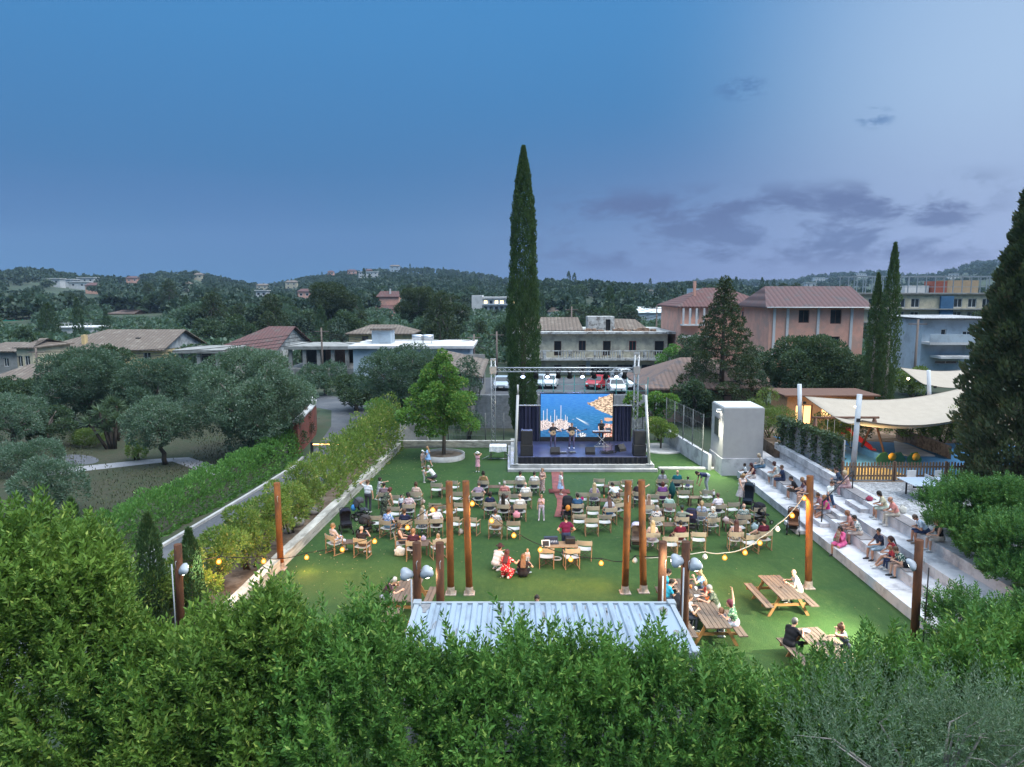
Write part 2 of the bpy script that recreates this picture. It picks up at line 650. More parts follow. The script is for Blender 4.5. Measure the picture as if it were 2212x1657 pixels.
# ------------------------------------------------------------------ terrain
rng = np.random.default_rng(7)
random.seed(7)
RIDGES = [
 (720.0,[(-900,596),(-400,600),(0,602),(60,594),(110,598),(160,606),(230,611),(300,609),(340,601),(420,598),(470,611),(530,622),(600,630),(660,640),(900,690)]),
 (880.0,[(300,690),(500,634),(580,624),(640,611),(720,598),(800,590),(900,588),(980,594),(1050,603),(1110,612),(1180,618),(1250,622),(1330,628),(1500,645),(1800,690)]),
 (460.0,[(800,690),(1060,640),(1160,622),(1260,624),(1340,631),(1420,632),(1520,630),(1600,634),(1750,640),(2000,650),(2400,650)]),
 (1500.0,[(1200,660),(1330,630),(1420,620),(1500,614),(1560,611),(1640,614),(1700,614),(1760,603),(1850,595),(1910,593),(1960,601),(2010,601),(2060,590),(2130,572),(2212,558),(2400,548),(3200,560)]),
]

def az_el(px,py):
 r = ray(px,py)
 return math.atan2(r[0],r[1]),r[2] / math.hypot(r[0],r[1])

_rid = []
for _R,pts in RIDGES:
 ae = [az_el(*p) for p in pts]
 _rid.append((_R,np.array([a for a,_ in ae]),np.array([max(0.0,CAMZ + t * _R - 1.5) for _,t in ae])))

def terrain(x,y):
 """Height of the land: level around the lawn, rising to three wooded hills."""
 x,y = np.asarray(x,float),np.asarray(y,float)
 r = np.hypot(x,y)
 az = np.arctan2(x,y)
 z = np.zeros_like(r)
 for _R,A,Z in _rid:
  zr = np.interp(az,A,Z)
  u = np.clip((r - 135) / (_R - 135),0,1)
  up = zr * (0.55 * u + 0.45 * u * u)
  dn = np.clip(1 - ((r - _R) / (0.55 * _R)) ** 2,0,1)
  z = np.maximum(z,np.where(r <= _R,up,zr * dn))
 z = z + np.where(r > 200,1.2 * np.sin(x * .021) * np.cos(y * .017),0)
 return z

def tz(x,y):
 return float(terrain(x,y))

def make_ground():
 azs = np.concatenate([np.radians(np.arange(-180,-46,12)),np.radians(np.arange(-46,46.01,0.6)),np.radians(np.arange(58,180,12))])
 rs = np.array([0.5,30,80,135,160,190,220,260,300,340,380,420,460,500,550,600,660,720,780,830,880,940,1000,1080,1180,1300,1400,1500,1600,1800,2200,3000,5000])
 A,Rr = np.meshgrid(azs,rs,indexing='ij')
 X,Y = Rr * np.sin(A),Rr * np.cos(A)
 Z = terrain(X,Y)
 n,k = A.shape
 V = np.stack([X,Y,Z],2).reshape(-1,3)
 F = []
 for i in range(n):
  j = (i + 1) % n
  for q in range(k - 1):
   F.append([i * k + q,i * k + q + 1,j * k + q + 1,j * k + q])
 m = mat('undergrowth',(0.036,0.056,0.032),0.95,0.35,0.05,col2=(0.052,0.056,0.036),mixscale=0.11,detail=8)
 o = link('ground',np_mesh('ground',V,np.array(F),m,smooth=True))
 tag(o,kind='structure')

make_ground()

def sheet(name,pts,z,m,kind='structure'):
 mb = MB()
 mb.poly([(p[0],p[1],z) for p in pts][::1])
 o = mb.build(name,m)
 if o.data.polygons[0].normal.z < 0:
  o.data.flip_normals()
 return tag(o,kind=kind)

def grass_mat(name,c1,c2,c3):
 m = bpy.data.materials.new(name)
 m.use_nodes = True
 t = NT(m.node_tree)
 p = t.n['Principled BSDF']
 tc = t.add('ShaderNodeTexCoord')
 v = tc.outputs['Object']
 big = t.noise(v,0.35,4,0.6)
 mid = t.noise(t.scaled(v,(1,.5,1)),5.0,5,0.65)
 fine = t.noise(v,26.0,3,0.7)
 c = t.mix(t.smooth(big,.3,.7),c1,c2)
 c = t.mix(t.math('MULTIPLY',t.smooth(mid,.42,.7),0.6),c,c3)
 c = t.mix(t.math('MULTIPLY',t.smooth(fine,.35,.7),0.5),c,tuple(x * 0.45 for x in c1))
 t.put(p.inputs['Base Color'],c)
 p.inputs['Roughness'].default_value = 0.85
 p.inputs['Specular IOR Level'].default_value = 0.15
 b = t.add('ShaderNodeBump')
 b.inputs['Strength'].default_value = 0.9
 b.inputs['Distance'].default_value = 0.03
 t.put(b.inputs['Height'],t.noise(v,34,3,0.75))
 t.l.new(b.outputs[0],p.inputs['Normal'])
 return m

M_LAWN = grass_mat('artificial turf',(0.025,0.064,0.019),(0.039,0.086,0.023),(0.058,0.104,0.031))
M_DRY = grass_mat('dry lawn',(0.052,0.054,0.036),(0.036,0.054,0.028),(0.086,0.068,0.050))
M_CONC = mat('pale concrete',(0.37,0.375,0.38),0.85,0.10,2.2,bump=0.25,col2=(0.27,0.275,0.28),mixscale=0.9)
M_CONCW = mat('weathered board concrete',(0.42,0.41,0.38),0.9,0.22,2.5,bump=0.5,col2=(0.24,0.23,0.21),mixscale=1.6,stretch=(1,0.4,4))
M_ASPH = mat('asphalt',(0.072,0.078,0.090),0.9,0.2,8,bump=0.2,col2=(0.10,0.105,0.115),mixscale=0.3)
M_SOIL = mat('bare soil',(0.12,0.085,0.06),0.95,0.4,2.5,bump=0.8,col2=(0.19,0.15,0.12),mixscale=1.2)
M_GRAV = mat('gravel',(0.33,0.34,0.36),0.95,0.5,9,bump=1.0,col2=(0.20,0.20,0.21),mixscale=5,detail=6)
M_STEP = mat('white painted concrete',(0.47,0.475,0.505),0.8,0.07,1.6,bump=0.15,col2=(0.29,0.295,0.32),mixscale=1.1)

sheet('lawn',[(-10.6,6),(-10.05,22.5),(-8.1,49.4),(-3,49.7),(0,49.9),(0,52),(12.0,52.4),(12.6,43.5),(13.6,42),(13.6,6)],0.004,M_LAWN)
sheet('garden_lawn',[(-75,26),(-16.4,22),(-15.2,44),(-18,66),(-40,72),(-80,70)],0.004,M_DRY)
_pp = [G(*p) for p in ((100,1017),(126,1012),(210,1004),(315,993),(364,990),(407,988),(484,1011),(500,1020),(455,1027),(441,1021),(372,997),(315,1003),(126,1024),(100,1030))]
sheet('garden_path',_pp,0.010,mat('pale path paving',(0.24,0.24,0.26),0.9,0.15,4,bump=.2))
_ov = [G(165 + 48 * math.cos(a) + 8 * math.sin(a),993 + 11 * math.sin(a)) for a in np.linspace(0,2 * math.pi,28,endpoint=False)]
sheet('garden_patio',_ov,0.008,mat('dark paving',(0.085,0.09,0.105),0.9,0.15,4))
sheet('road',[(-16.6,10),(-15.6,25.7),(-14.3,37.75),(-13.7,44),(-14.0,50),(-15.0,58),(-17,66),(-24,72),(-20,76),(-9.5,67),(-9.8,56),(-10.6,48),(-11.5,37),(-12.6,25),(-13.4,10)],0.006,M_ASPH)
mb = MB()
_kp = [(-16.6,10),(-15.6,25.7),(-14.3,37.75),(-13.75,44),(-13.9,46.5)]
for (a,b) in zip(_kp[:-1],_kp[1:]):
 mb.slab([(a[0] - .16,a[1],0),(a[0],a[1],0),(b[0],b[1],0),(b[0] - .16,b[1],0)],(0,0,.13))
tag(mb.build('kerb',M_CONC),kind='structure')
sheet('planting_bed',[(-11.4,20),(-10.35,20),(-8.35,49.6),(-9.0,51),(-10.4,46),(-11.2,36)],0.012,M_SOIL)
sheet('car_park',[(-14,61),(20,61),(24,92),(-14,92)],0.008,M_ASPH)

r_ = np.random.default_rng(13)
n_ = 26000
P = np.stack([r_.uniform(-46,-16.9,n_),r_.uniform(27,62,n_),np.zeros(n_)],1)
k_ = (np.sin(P[:,0] * .55) + np.cos(P[:,1] * .48 + P[:,0] * .3) + r_.normal(0,.5,n_)) > .25
P = P[k_]
V,F = leaf_cards(P,np.stack([r_.normal(0,.35,len(P)),r_.normal(0,.35,len(P)),np.ones(len(P))],1),r_.uniform(.08,.2,len(P)),.06,r_)
tag(link('grass',np_mesh('grass',V,F,mat('dry grass blades',(.075,.088,.045),.9,.45,1.2))),kind='stuff')
r_ = np.random.default_rng(3)
n_ = 420
P = np.stack([-8.2 - 1.6 * (1 - r_.random(n_)) + r_.gamma(1.2,2.2,n_),r_.uniform(21,48,n_),np.full(n_,.03)],1)
P[:,0] = np.maximum(P[:,0],-9.9 + (P[:,1] - 22.5) * .0735 + .3)
P = np.concatenate([P,np.stack([r_.uniform(-8,13,160),r_.uniform(21,43,160),np.full(160,.03)],1)])
V,F = leaf_cards(P,np.concatenate([sphere_dirs(len(P),r_)[:,:2],np.full((len(P),1),.12)],1),.055,.032,r_)
tag(link('fallen_leaves',np_mesh('fallen_leaves',V,F,mat('dry fallen leaves',(.34,.27,.17),.9,.4,8))),kind='stuff')

# ------------------------------------------------------------------ garden walls round the lawn
mb = MB()
n = 30
P0,P1 = Vector((-10.35,16.0)),Vector((-8.25,49.3))
for i in range(n):
 a,b = P0.lerp(P1,i / n),P0.lerp(P1,(i + 1) / n)
 j = [random.uniform(-.015,.015) for _ in range(2)]
 mb.slab([(a.x,a.y,0),(a.x + .42,a.y,0),(b.x + .42,b.y,0),(b.x,b.y,0)],(0,0,.46 + j[0]))
tag(mb.build('garden_wall',M_CONCW),'long low board-marked concrete wall along the hedge side of the lawn','wall')
mb = MB().box(-8.1,0.15,49.75,50.05,0,.5,bevel=.02)
tag(mb.build('garden_wall',M_CONCW),'low grey concrete kerb wall behind the round tree planter','wall')
mb = MB()
mb.slab([(-8.9,51.2,0),(-6.0,50.4,0),(-6.25,50.4,1.5),(-8.2,51.2,1.7)],(0,.3,0))
tag(mb.build('garden_wall',M_CONC),'short pale sloped concrete wall at the far hedge end of the lawn','wall')
mb = MB().box(9.2,13.0,43.35,43.75,0,.12,bevel=.02)
tag(mb.build('kerb',M_CONC),kind='structure')
mb = MB()
mb.slab([(12.2,43.2,0),(12.2,43.2,1.0),(11.2,51.5,1.1),(11.2,51.5,0)],(.22,.02,0))
tag(mb.build('garden_wall',M_STEP),'low white wall running back from the booth past the round shrub','wall')

# ------------------------------------------------------------------ terraced seating on the right, raised ground behind it
TIERS = [(13.5,.40),(14.45,.80),(15.15,1.20),(16.0,1.62)]
mb = MB()
y0,y1 = 19.5,41.6
prof = [(13.5,0)]
for (x,z),nx in zip(TIERS,[t[0] for t in TIERS[1:]] + [16.9]):
 prof += [(x,z),(nx,z)]
prof += [(16.9,0)]
yy = y0
while yy < y1 - .1:
 L = min(2.45,y1 - yy)
 mb.slab([(x + random.uniform(-.004,.004),yy + .007,z) for x,z in prof],(0,L - .014,0))
 yy += L
for (x,zb,ya,yb) in ((13.03,0,31.4,32.9),(14.0,.4,31.2,32.7),(14.78,.8,31.0,32.5),(15.6,1.2,30.8,32.3)):
 mb.box(x,x + .48,ya,yb,zb + .001,zb + .2,bevel=.01)
tag(mb.build('terrace_steps',M_STEP),'white concrete terraced seating steps along the lawn','terrace')
mb = MB()
mb.box(15.9,16.2,34.0,42.2,1.62,2.0,bevel=.015)
tag(mb.build('garden_wall',M_STEP),'white parapet wall above the terrace steps beside the ivy screen','wall')
mb = MB().box(16.9,90,4,41.9,-.5,1.60).box(16.3,90,41.9,60,-.5,1.60)
tag(mb.build('terrace_ground',M_SOIL),kind='structure')
sheet('gravel_yard',[(16.9,19),(30,19),(30,34.6),(16.9,34.6)],1.606,M_GRAV)
sheet('playground_floor',[(17.2,34.9),(31,34.9),(31,43.5),(24,44),(17.2,46)],1.606,mat('blue rubber floor',(0.05,0.17,0.34),0.85,0.12,5,bump=.3))
sheet('playground_floor',[(17.4,35.0),(20.6,35.0),(20.2,37.4),(17.4,37.7)],1.611,mat('ochre rubber floor',(0.36,0.24,0.08),0.85,0.12,5,bump=.3))
sheet('playground_floor',[(23.2,35.2),(27.0,35.2),(26.4,37.6),(24.0,37.8)],1.611,mat('green rubber floor',(0.06,0.16,0.10),0.85,0.12,5,bump=.3))
# cushions on the steps
M_CUSH = mat('grey brown seat pad',(0.20,0.19,0.20),0.95,0.12,6,bump=.3)
for i,(x,z,ya,yb) in enumerate(((14.75,.80,36.9,39.0),(14.75,.80,33.6,36.3),(14.75,.80,28.4,30.6),(14.75,.80,31.2,33.1),(16.3,1.62,27.0,29.8),(16.3,1.62,31.4,33.9),(14.75,.80,25.0,26.6))):
 o = MB().box(x - .28,x + .30,ya,yb,z + .002,z + .05,bevel=.015).build('seat_pad',M_CUSH)
 tag(o,['long grey seat pad on the second step under the couple nearest the booth','long grey seat pad on the second step under the man in black',
   'grey seat pad on the second step under the man in a leafy shirt','grey seat pad on the second step behind the magenta top','pale grey seat pad on the top step under the man in salmon',
   'grey seat pad on the top step beside the black handrail','grey seat pad on the second step under the man in a green leaf shirt'][i],'seat pad','seat pads on the white steps')

# ------------------------------------------------------------------ buildings
def tile_mat(name,c1,c2,axis=0,period=0.24,dirty=(0.10,0.085,0.08)):
 """Barrel roof tiles: rolls running down the slope, lichen and weather stains."""
 if name in MATS:
  return MATS[name]
 m = bpy.data.materials.new(name)
 m.use_nodes = True
 t = NT(m.node_tree)
 p = t.n['Principled BSDF']
 tc = t.add('ShaderNodeTexCoord')
 v = tc.outputs['Object']
 w = t.add('ShaderNodeTexWave')
 w.bands_direction = 'XYZ'[axis]
 t.l.new(v,w.inputs['Vector'])
 w.inputs['Scale'].default_value = 0.31416 / period
 w.inputs['Distortion'].default_value = 0.0
 nz = t.noise(v,5.5,5,.7)
 c = t.mix(t.smooth(nz,.3,.7),c1,c2)
 c = t.mix(t.smooth(t.noise(v,.8,6,.7),.5,.66),c,dirty)
 c = t.mix(t.math('MULTIPLY',t.smooth(w.outputs['Fac'],.35,.05),.45),c,tuple(x * .35 for x in c1))
 t.put(p.inputs['Base Color'],c)
 p.inputs['Roughness'].default_value = .9
 b = t.add('ShaderNodeBump')
 b.inputs['Strength'].default_value = .9
 b.inputs['Distance'].default_value = .06
 t.put(b.inputs['Height'],w.outputs['Fac'])
 t.l.new(b.outputs[0],p.inputs['Normal'])
 MATS[name] = m
 return m

M_GLASS = mat('dark window glass',(0.02,0.026,0.035),0.12,0.1,2,spec=.6)
M_DARK = mat('dark opening',(0.018,0.017,0.018),0.8,.3,3)
M_WHITE = mat('white render',(0.56,0.56,0.56),.85,.08,1.2,col2=(.44,.44,.44),mixscale=.6)
M_CREAM = mat('cream render',(0.52,0.46,0.33),.88,.1,1.5,col2=(.38,.34,.26),mixscale=.7)
M_YELL = mat('ochre yellow render',(0.66,0.49,0.25),.88,.1,1.5,col2=(.42,.33,.2),mixscale=.6)
M_PINK = mat('pink render',(0.64,0.34,0.26),.88,.08,1.4,col2=(.50,.31,.25),mixscale=.5)
M_CORAL = mat('coral render',(0.56,0.27,0.19),.88,.08,1.4)
M_BLUEW = mat('blue white render',(0.40,0.48,0.55),.85,.1,1.2,col2=(.30,.35,.40),mixscale=.6)
M_RAW = mat('raw grey concrete',(0.27,0.27,0.26),.92,.2,1.8,bump=.3,col2=(.16,.16,.155),mixscale=.9)
M_OLD = mat('stained cream render',(0.54,0.50,0.38),.92,.14,1.4,bump=.2,col2=(.36,.33,.27),mixscale=.8,detail=7)
M_OLDW = mat('stained white plaster',(0.46,0.47,0.46),.92,.18,2.2,bump=.3,col2=(.17,.16,.15),mixscale=1.6,detail=7)
M_SHEET = mat('grey sheet metal',(0.48,0.50,0.51),.6,.12,1.5,col2=(.25,.26,.27),mixscale=.8,stretch=(5,1,1))
M_BRTILE = tile_mat('grey brown roof tiles',(.16,.125,.10),(.115,.09,.075),0,.5,(.20,.17,.14))
M_RDTILE = tile_mat('dark red roof tiles',(.13,.055,.05),(.085,.045,.045),0,.5,(.10,.075,.07))
M_TERRA = tile_mat('weathered terracotta tiles',(.19,.125,.10),(.14,.10,.09),0,.42,(.09,.08,.085))
M_TERRY = tile_mat('weathered terracotta side tiles',(.19,.125,.10),(.14,.10,.09),1,.42,(.09,.08,.085))
M_PTILE = tile_mat('purple brown roof tiles',(.13,.07,.068),(.09,.055,.06),0,.55,(.085,.07,.075))
M_FRAMEW = mat('white painted frames',(.6,.6,.6),.6,.05,4)
M_FRAMEB = mat('brown painted frames',(.13,.07,.05),.7,.1,4)
M_REDW = mat('red shutters',(.28,.05,.04),.7,.1,4)
M_LITW = emat('lit hotel room',(1.0,.78,.42),2.2)
HOMES = []

class Bld:
 """A building in its own frame: x along the front, front face at y=0 looking to -y."""
 def __init__(self,name,label,cat,x0,x1,Y,d,z0,z1,rz=0.0,group=None):
  self.w,self.d,self.h = x1 - x0,d,z1 - z0
  self.cx,self.Y,self.z0 = (x0 + x1) / 2,Y,z0
  self.root = empty(name,(self.cx,Y,z0),rz,label,cat,group)
  HOMES.append((x0 - 1,x1 + 1,Y - 2,Y + d + 1))

 def lx(self,px,py=740):
  return O(px,py,self.Y).x - self.cx

 def lz(self,py,dy=0.0):
  return O(1106,py,self.Y + dy).z - self.z0

 def rect(self,px0,px1,py0,py1):
  a,b = sorted((self.lx(px0),self.lx(px1)))
  c,d = sorted((self.lz(py0),self.lz(py1)))
  return a,b,c,d

 def walls(self,m,openings=(),gable=0.0,gside='x',mrev=None,name='wall'):
  mb = MB()
  hw,d,h = self.w / 2,self.d,self.h
  wall_front(mb,-hw,hw,0,h,0.0,openings,.2,0)
  mb.quad((hw,0,0),(hw,d,0),(hw,d,h),(hw,0,h))
  mb.quad((-hw,d,0),(-hw,0,0),(-hw,0,h),(-hw,d,h))
  mb.quad((hw,d,0),(-hw,d,0),(-hw,d,h),(hw,d,h))
  mb.quad((-hw,0,h),(hw,0,h),(hw,d,h),(-hw,d,h))
  return mb.build(name,m,self.root)

 def window(self,o,frame=M_FRAMEW,pane=M_GLASS,bars=1,name='window',t=.07,y=.10):
  a,b,c,d = o[:4]
  mb = MB()
  for (p,q,r,s) in ((a,a + t,c,d),(b - t,b,c,d),(a + t,b - t,c,c + t),(a + t,b - t,d - t,d)):
   mb.box(p,q,y,y + .08,r,s)
  for k in range(bars):
   m = a + (b - a) * (k + 1) / (bars + 1)
   mb.box(m - t * .4,m + t * .4,y + .01,y + .07,c + t,d - t)
  f = mb.build(name,frame,self.root)
  MB().quad((a,y + .05,c),(b,y + .05,c),(b,y + .05,d),(a,y + .05,d)).build('pane',pane,f)
  return f

 def hip(self,rise,m,over=.4,inset_l=0.0,inset_r=0.0,gable_mat=None,thick=.14,name='roof',my=None):
  """Ridge along x; inset 0 is a gable end."""
  hw,d,h = self.w / 2 + over,self.d,self.h
  y0,y1 = -over,d + over
  e0,e1 = h - .02,h + rise
  a,b,c,dd = (-hw,y0,e0),(hw,y0,e0),(hw,y1,e0),(-hw,y1,e0)
  p,q = (-hw + inset_l,d / 2,e1),(hw - inset_r,d / 2,e1)
  mb = MB()
  o = (0,0,thick)
  mb.slab([a,b,q,p],o,0)
  mb.slab([c,dd,p,q],o,0)
  if inset_l:
   mb.slab([dd,a,p],o,1)
  if inset_r:
   mb.slab([b,c,q],o,1)
  r = mb.build(name,[m,my or m],self.root)
  g = gable_mat
  if g:
   for s,ins in ((-1,inset_l),(1,inset_r)):
    if not ins:
     x = s * (self.w / 2 - .02)
     MB().slab([(x,0.02,h),(x,d - .02,h),(x,d / 2,h + rise - .15)],(-s * .12,0,0)).build('gable',g,self.root)
  return r

 def flat(self,m,over=.35,t=.22,name='roof'):
  return MB().box(-self.w / 2 - over,self.w / 2 + over,-over,self.d + over,self.h + .002,self.h + t,bevel=.02).build(name,m,self.root)

 def box(self,name,m,x0,x1,y0,y1,z0,z1,parent=None,bevel=.0):
  return MB().box(x0,x1,y0,y1,z0,z1,bevel=bevel).build(name,m,parent or self.root)

def X(px,Y,py=740):
 return O(px,py,Y).x

def Z(py,Y):
 return O(1106,py,Y).z

# ---- long ochre house with a grey brown hipped roof
b = Bld('yellow_house','long ochre yellow house with grey brown roof and a grey boarded gable','house',X(80,100),X(348,100),100,13,-.3,Z(757,100))
ops = [b.rect(308,324,762,775),b.rect(204,218,762,775),b.rect(120,134,762,778)]
b.walls(M_YELL,ops)
for o in ops:
 b.window(o,M_FRAMEW)
b.hip(2.5,M_BRTILE,.6,7.0,0.0,M_SHEET)
b.box('chimney',M_YELL,b.lx(165),b.lx(172),1.2,2.0,b.h,b.h + 2.1)
b.box('skylight',M_GLASS,b.lx(268),b.lx(278),3.1,3.7,b.h + 1.35,b.h + 1.62)

# ---- hall with a dark red roof
b = Bld('red_roof_hall','low hall with a dark red roof and grey patched gable','house',X(462,100),X(592,100),100,17,-.3,Z(759,100))
b.walls(M_OLDW)
b.hip(3.0,M_RDTILE,.5,5.5,0.0,M_SHEET)

# ---- unfinished open concrete shells
for (pa,pb,pt,pbm,Y,lab,np_) in ((612,762,748,796,92,'unfinished open concrete pavilion with a flat slab on square pillars',5),(372,480,756,803,90,'small bare concrete frame between the ochre house and the red roof',3)):
 b = Bld('concrete_frame',lab,'building',X(pa,Y),X(pb,Y),Y,8,0,Z(pt,Y))
 hw = b.w / 2
 b.box('roof',M_RAW,-hw,hw,0,8,b.h - .45,b.h,bevel=.02)
 zf = max(.3,b.lz(pbm))
 b.box('floor',M_RAW,-hw,hw,0.05,8,0,zf)
 for i in range(np_):
  x = -hw + .7 + i * (b.w - 1.6) / (np_ - 1)
  b.box('pillar',M_RAW,x - .22,x + .22,.3,.75,zf,b.h - .45)
 b.box('back_wall',M_DARK,-hw,hw,7.6,7.8,zf,b.h - .45)
 b.box('inner_wall',mat('bare brick wall',(.22,.11,.08),.9,.2,6),-hw + b.w * .45,-hw + b.w * .8,5.2,5.4,zf,b.h - .45)

# ---- blue white flat-roofed house with two solar tanks
b = Bld('flat_roof_house','pale blue flat roofed house with two solar water tanks behind the olive tree','house',X(762,84),X(1014,84),84,10,0,Z(753,84))
ops = [b.rect(806,822,768,786),b.rect(880,900,768,790),b.rect(970,990,768,786)]
b.walls(M_BLUEW,ops)
for o in ops:
 b.window(o)
b.flat(M_WHITE,.5,.35)
rb = b.box('stair_tower',M_BLUEW,b.lx(792),b.lx(834),3.2,6.2,b.h + .35,b.lz(714,3))
MB().slab([(b.lx(789),2.9,b.lz(714,3)),(b.lx(838),2.9,b.lz(714,3)),(b.lx(838),6.4,b.lz(714,3)),(b.lx(789),6.4,b.lz(714,3))],(0,0,.25)).build('stair_roof',M_BRTILE,rb)
for px in (894,915):
 t_ = MB().tube([(b.lx(px) - .75,4,b.h + 1.1),(b.lx(px) + .75,4,b.h + 1.1)],.35,14)
 for s in (-.5,.5):
  t_.tube([(b.lx(px) + s,4,b.h + .35),(b.lx(px) + s,4,b.h + .8)],.04,5)
 t_.build('water_tank',mat('brushed steel tank',(.55,.56,.58),.35,.05,3,metal=.8),b.root)

# ---- yellow house with an arched window
b = Bld('arched_house','small yellow house with an arched window and tiled roof behind the flat roof','house',X(754,104),X(888,104),104,8,0,Z(722,104))
ops = [b.rect(782,796,726,745),b.rect(822,832,726,733)]
b.walls(M_YELL,ops)
for o in ops:
 b.window(o,M_FRAMEB)
b.hip(1.1,M_BRTILE,.5,3,3)

# ---- pink villa on the slope
Y = 230
b = Bld('pink_villa','pink villa in tiers with tiled roofs among the pines','house',X(801,Y,660),X(858,Y,660),Y,9,Z(694,Y),Z(668,Y))
ops = [b.rect(806 + 8 * i,811 + 8 * i,671,677) for i in range(6)] + [b.rect(806 + 11 * i,812 + 11 * i,684,690) for i in range(4)]
b.walls(M_PINK,ops)
for o in ops:
 b.window(o,bars=0,t=.12)
b.hip(1.6,M_RDTILE,.5,2,2)
b.box('balcony',M_WHITE,b.lx(799),b.lx(848),-1.4,0,b.lz(681),b.lz(677.5))
up = b.box('upper_storey',M_PINK,b.lx(815),b.lx(860),3.0,8.5,b.h,b.h + 3.8)
MB().slab([(b.lx(811),2.6,b.h + 3.8),(b.lx(863),2.6,b.h + 3.8),(b.lx(858),5.6,b.h + 5.6),(b.lx(818),5.6,b.h + 5.6)],(0,0,.2)).slab([(b.lx(818),5.6,b.h + 5.6),(b.lx(858),5.6,b.h + 5.6),(b.lx(863),8.9,b.h + 3.8),(b.lx(811),8.9,b.h + 3.8)],(0,0,.2)).build('upper_roof',M_RDTILE,up)
b.box('chimney',M_WHITE,b.lx(839),b.lx(842),4,4.6,b.h + 4,b.h + 6.6)

# ---- white hotel with lit balconies
Y = 262
b = Bld('hotel','white four storey hotel with rows of lit balconies beside the tall cypress','hotel',X(1042,Y,660),X(1150,Y,660),Y,14,Z(702,Y),Z(645,Y))
ops,lit = [],[]
for r in range(4):
 for c in range(9):
  o = b.rect(1045 + c * 11.6,1054 + c * 11.6,648 + r * 13,657 + r * 13)
  ops.append(o)
  lit.append((r == 0 and c % 3 != 1) or (r == 3 and c % 2 == 0) or (r == 2 and c == 5))
b.walls(M_WHITE,ops)
for o,l in zip(ops,lit):
 b.window(o,M_FRAMEW,M_LITW if l else M_GLASS,0,t=.18,y=.12)
for r in range(4):
 b.box('balcony',M_BLUEW,-b.w / 2,b.w / 2,-1.2,0,b.lz(659 + r * 13),b.lz(656.5 + r * 13))
b.flat(M_WHITE,.6,.6)
b.box('stair_tower',M_WHITE,b.lx(1020),-b.w / 2,-1.6,12,0,b.lz(638))

# ---- derelict two storey house behind the car park
Y = 95
b = Bld('derelict_house','run-down cream two storey house with a white balustrade above the car park','house',X(1120,Y),X(1442,Y),Y,12,0,Z(721,Y))
K3 = lambda a,b_,c,d: (a / 2.304 / 1.736 + 1036.9,b_ / 2.304 / 1.736 + 1036.9,c / 2.304 / 1.736 + 547.2,d / 2.304 / 1.736 + 547.2)
raw = [(640,703,758,884),(853,915,755,850),(1063,1130,757,884),(1288,1350,757,850),(1510,1590,757,884),(640,705,965,1030),(853,915,965,1030),(958,1120,962,1085),(1188,1345,962,1035),(1400,1550,962,1035)]
ops = [b.rect(*K3(*q)) for q in raw]
b.walls(M_OLD,ops)
for i,o in enumerate(ops):
 b.window(o,M_REDW if i == 3 else (M_FRAMEB if i < 7 else M_RAW),M_DARK if i in (0,2,4,7,8,9) else M_GLASS,1 if i in (1,3) else (2 if i > 6 else 0),name='window' if i in (1,3,5,6) else 'doorway')
b.flat(M_OLDW,.9,.3)
zb = b.lz(772)
b.box('balcony',M_OLDW,-b.w / 2,b.w / 2 + .5,-1.5,-.003,zb - .28,zb)
bm_ = MB()
bm_.box(-b.w / 2,b.w / 2 + .4,-1.45,-1.27,zb + .92,zb + 1.04)
x = -b.w / 2 + .2
i = 0
while x < b.w / 2 + .3:
 if (i // 5) % 3 != 2 or i % 5 == 0:
  bm_.lathe([(.05,0),(.085,.16),(.045,.45),(.075,.75),(.05,.92)],(x,-1.36,zb),6)
 x += .34
 i += 1
for k in range(7):
 xx = -b.w / 2 + .1 + k * b.w / 6
 bm_.box(xx - .13,xx + .13,-1.49,-1.23,zb,zb + 1.1)
bm_.build('balustrade',M_OLDW,b.root)
b.box('pilaster',M_OLDW,b.lx(1437),b.lx(1450),-.12,-.004,0,zb - .28)
b.box('pilaster',M_BLUEW,b.lx(1267),b.lx(1275),-.12,-.004,0,zb - .28)
MB().slab([(-b.w / 2,1,b.h + .3),(b.lx(1262),1,b.h + .3),(b.lx(1255),5,b.h + 1.9),(-b.w / 2 + 1,5,b.h + 1.9)],(0,0,.15)).slab([(-b.w / 2 + 1,5,b.h + 1.9),(b.lx(1255),5,b.h + 1.9),(b.lx(1262),9.5,b.h + .3),(-b.w / 2,9.5,b.h + .3)],(0,0,.15)).build('roof_tiles',M_BRTILE,b.root)
pb = MB()
hx0,hx1,ph = b.lx(1273),b.lx(1331),b.lz(684,2)
wall_front(pb,hx0,hx1,b.h + .3,ph,2.0,[(b.lx(1312),b.lx(1322.5),b.h + .35,b.lz(690,2))],.25)
pb.quad((hx1,2,b.h + .3),(hx1,5,b.h + .3),(hx1,5,ph),(hx1,2,ph)).quad((hx0,5,b.h + .3),(hx0,2,b.h + .3),(hx0,2,ph),(hx0,5,ph)).quad((hx0,2,ph),(hx1,2,ph),(hx1,5,ph),(hx0,5,ph)).quad((hx1,5,b.h),(hx0,5,b.h),(hx0,5,ph),(hx1,5,ph))
pb.build('rooftop_room',M_OLDW,b.root)
b.box('door',M_DARK,b.lx(1312),b.lx(1322.5),2.2,2.24,b.h + .33,b.lz(690,2))
MB().slab([(hx1 + .1,1.5,b.h + .35),(b.lx(1405),1.5,b.h + .35),(b.lx(1385),5,b.h + 1.6),(hx1 + .1,5,b.h + 1.7)],(0,0,.15)).build('collapsed_roof',M_BRTILE,b.root)
rub = MB()
for k in range(46):
 xx = b.lx(1262) + random.random() * 9.5
 s = random.uniform(.08,.3)
 rub.box(xx - s,xx + s,.1 + random.random(),1.3 + random.random() * .5,b.h + .3,b.h + .3 + s * random.uniform(.5,1.6))
tag(rub.build('rubble',mat('roof rubble',(.26,.17,.12),.95,.4,3),b.root),kind='stuff')

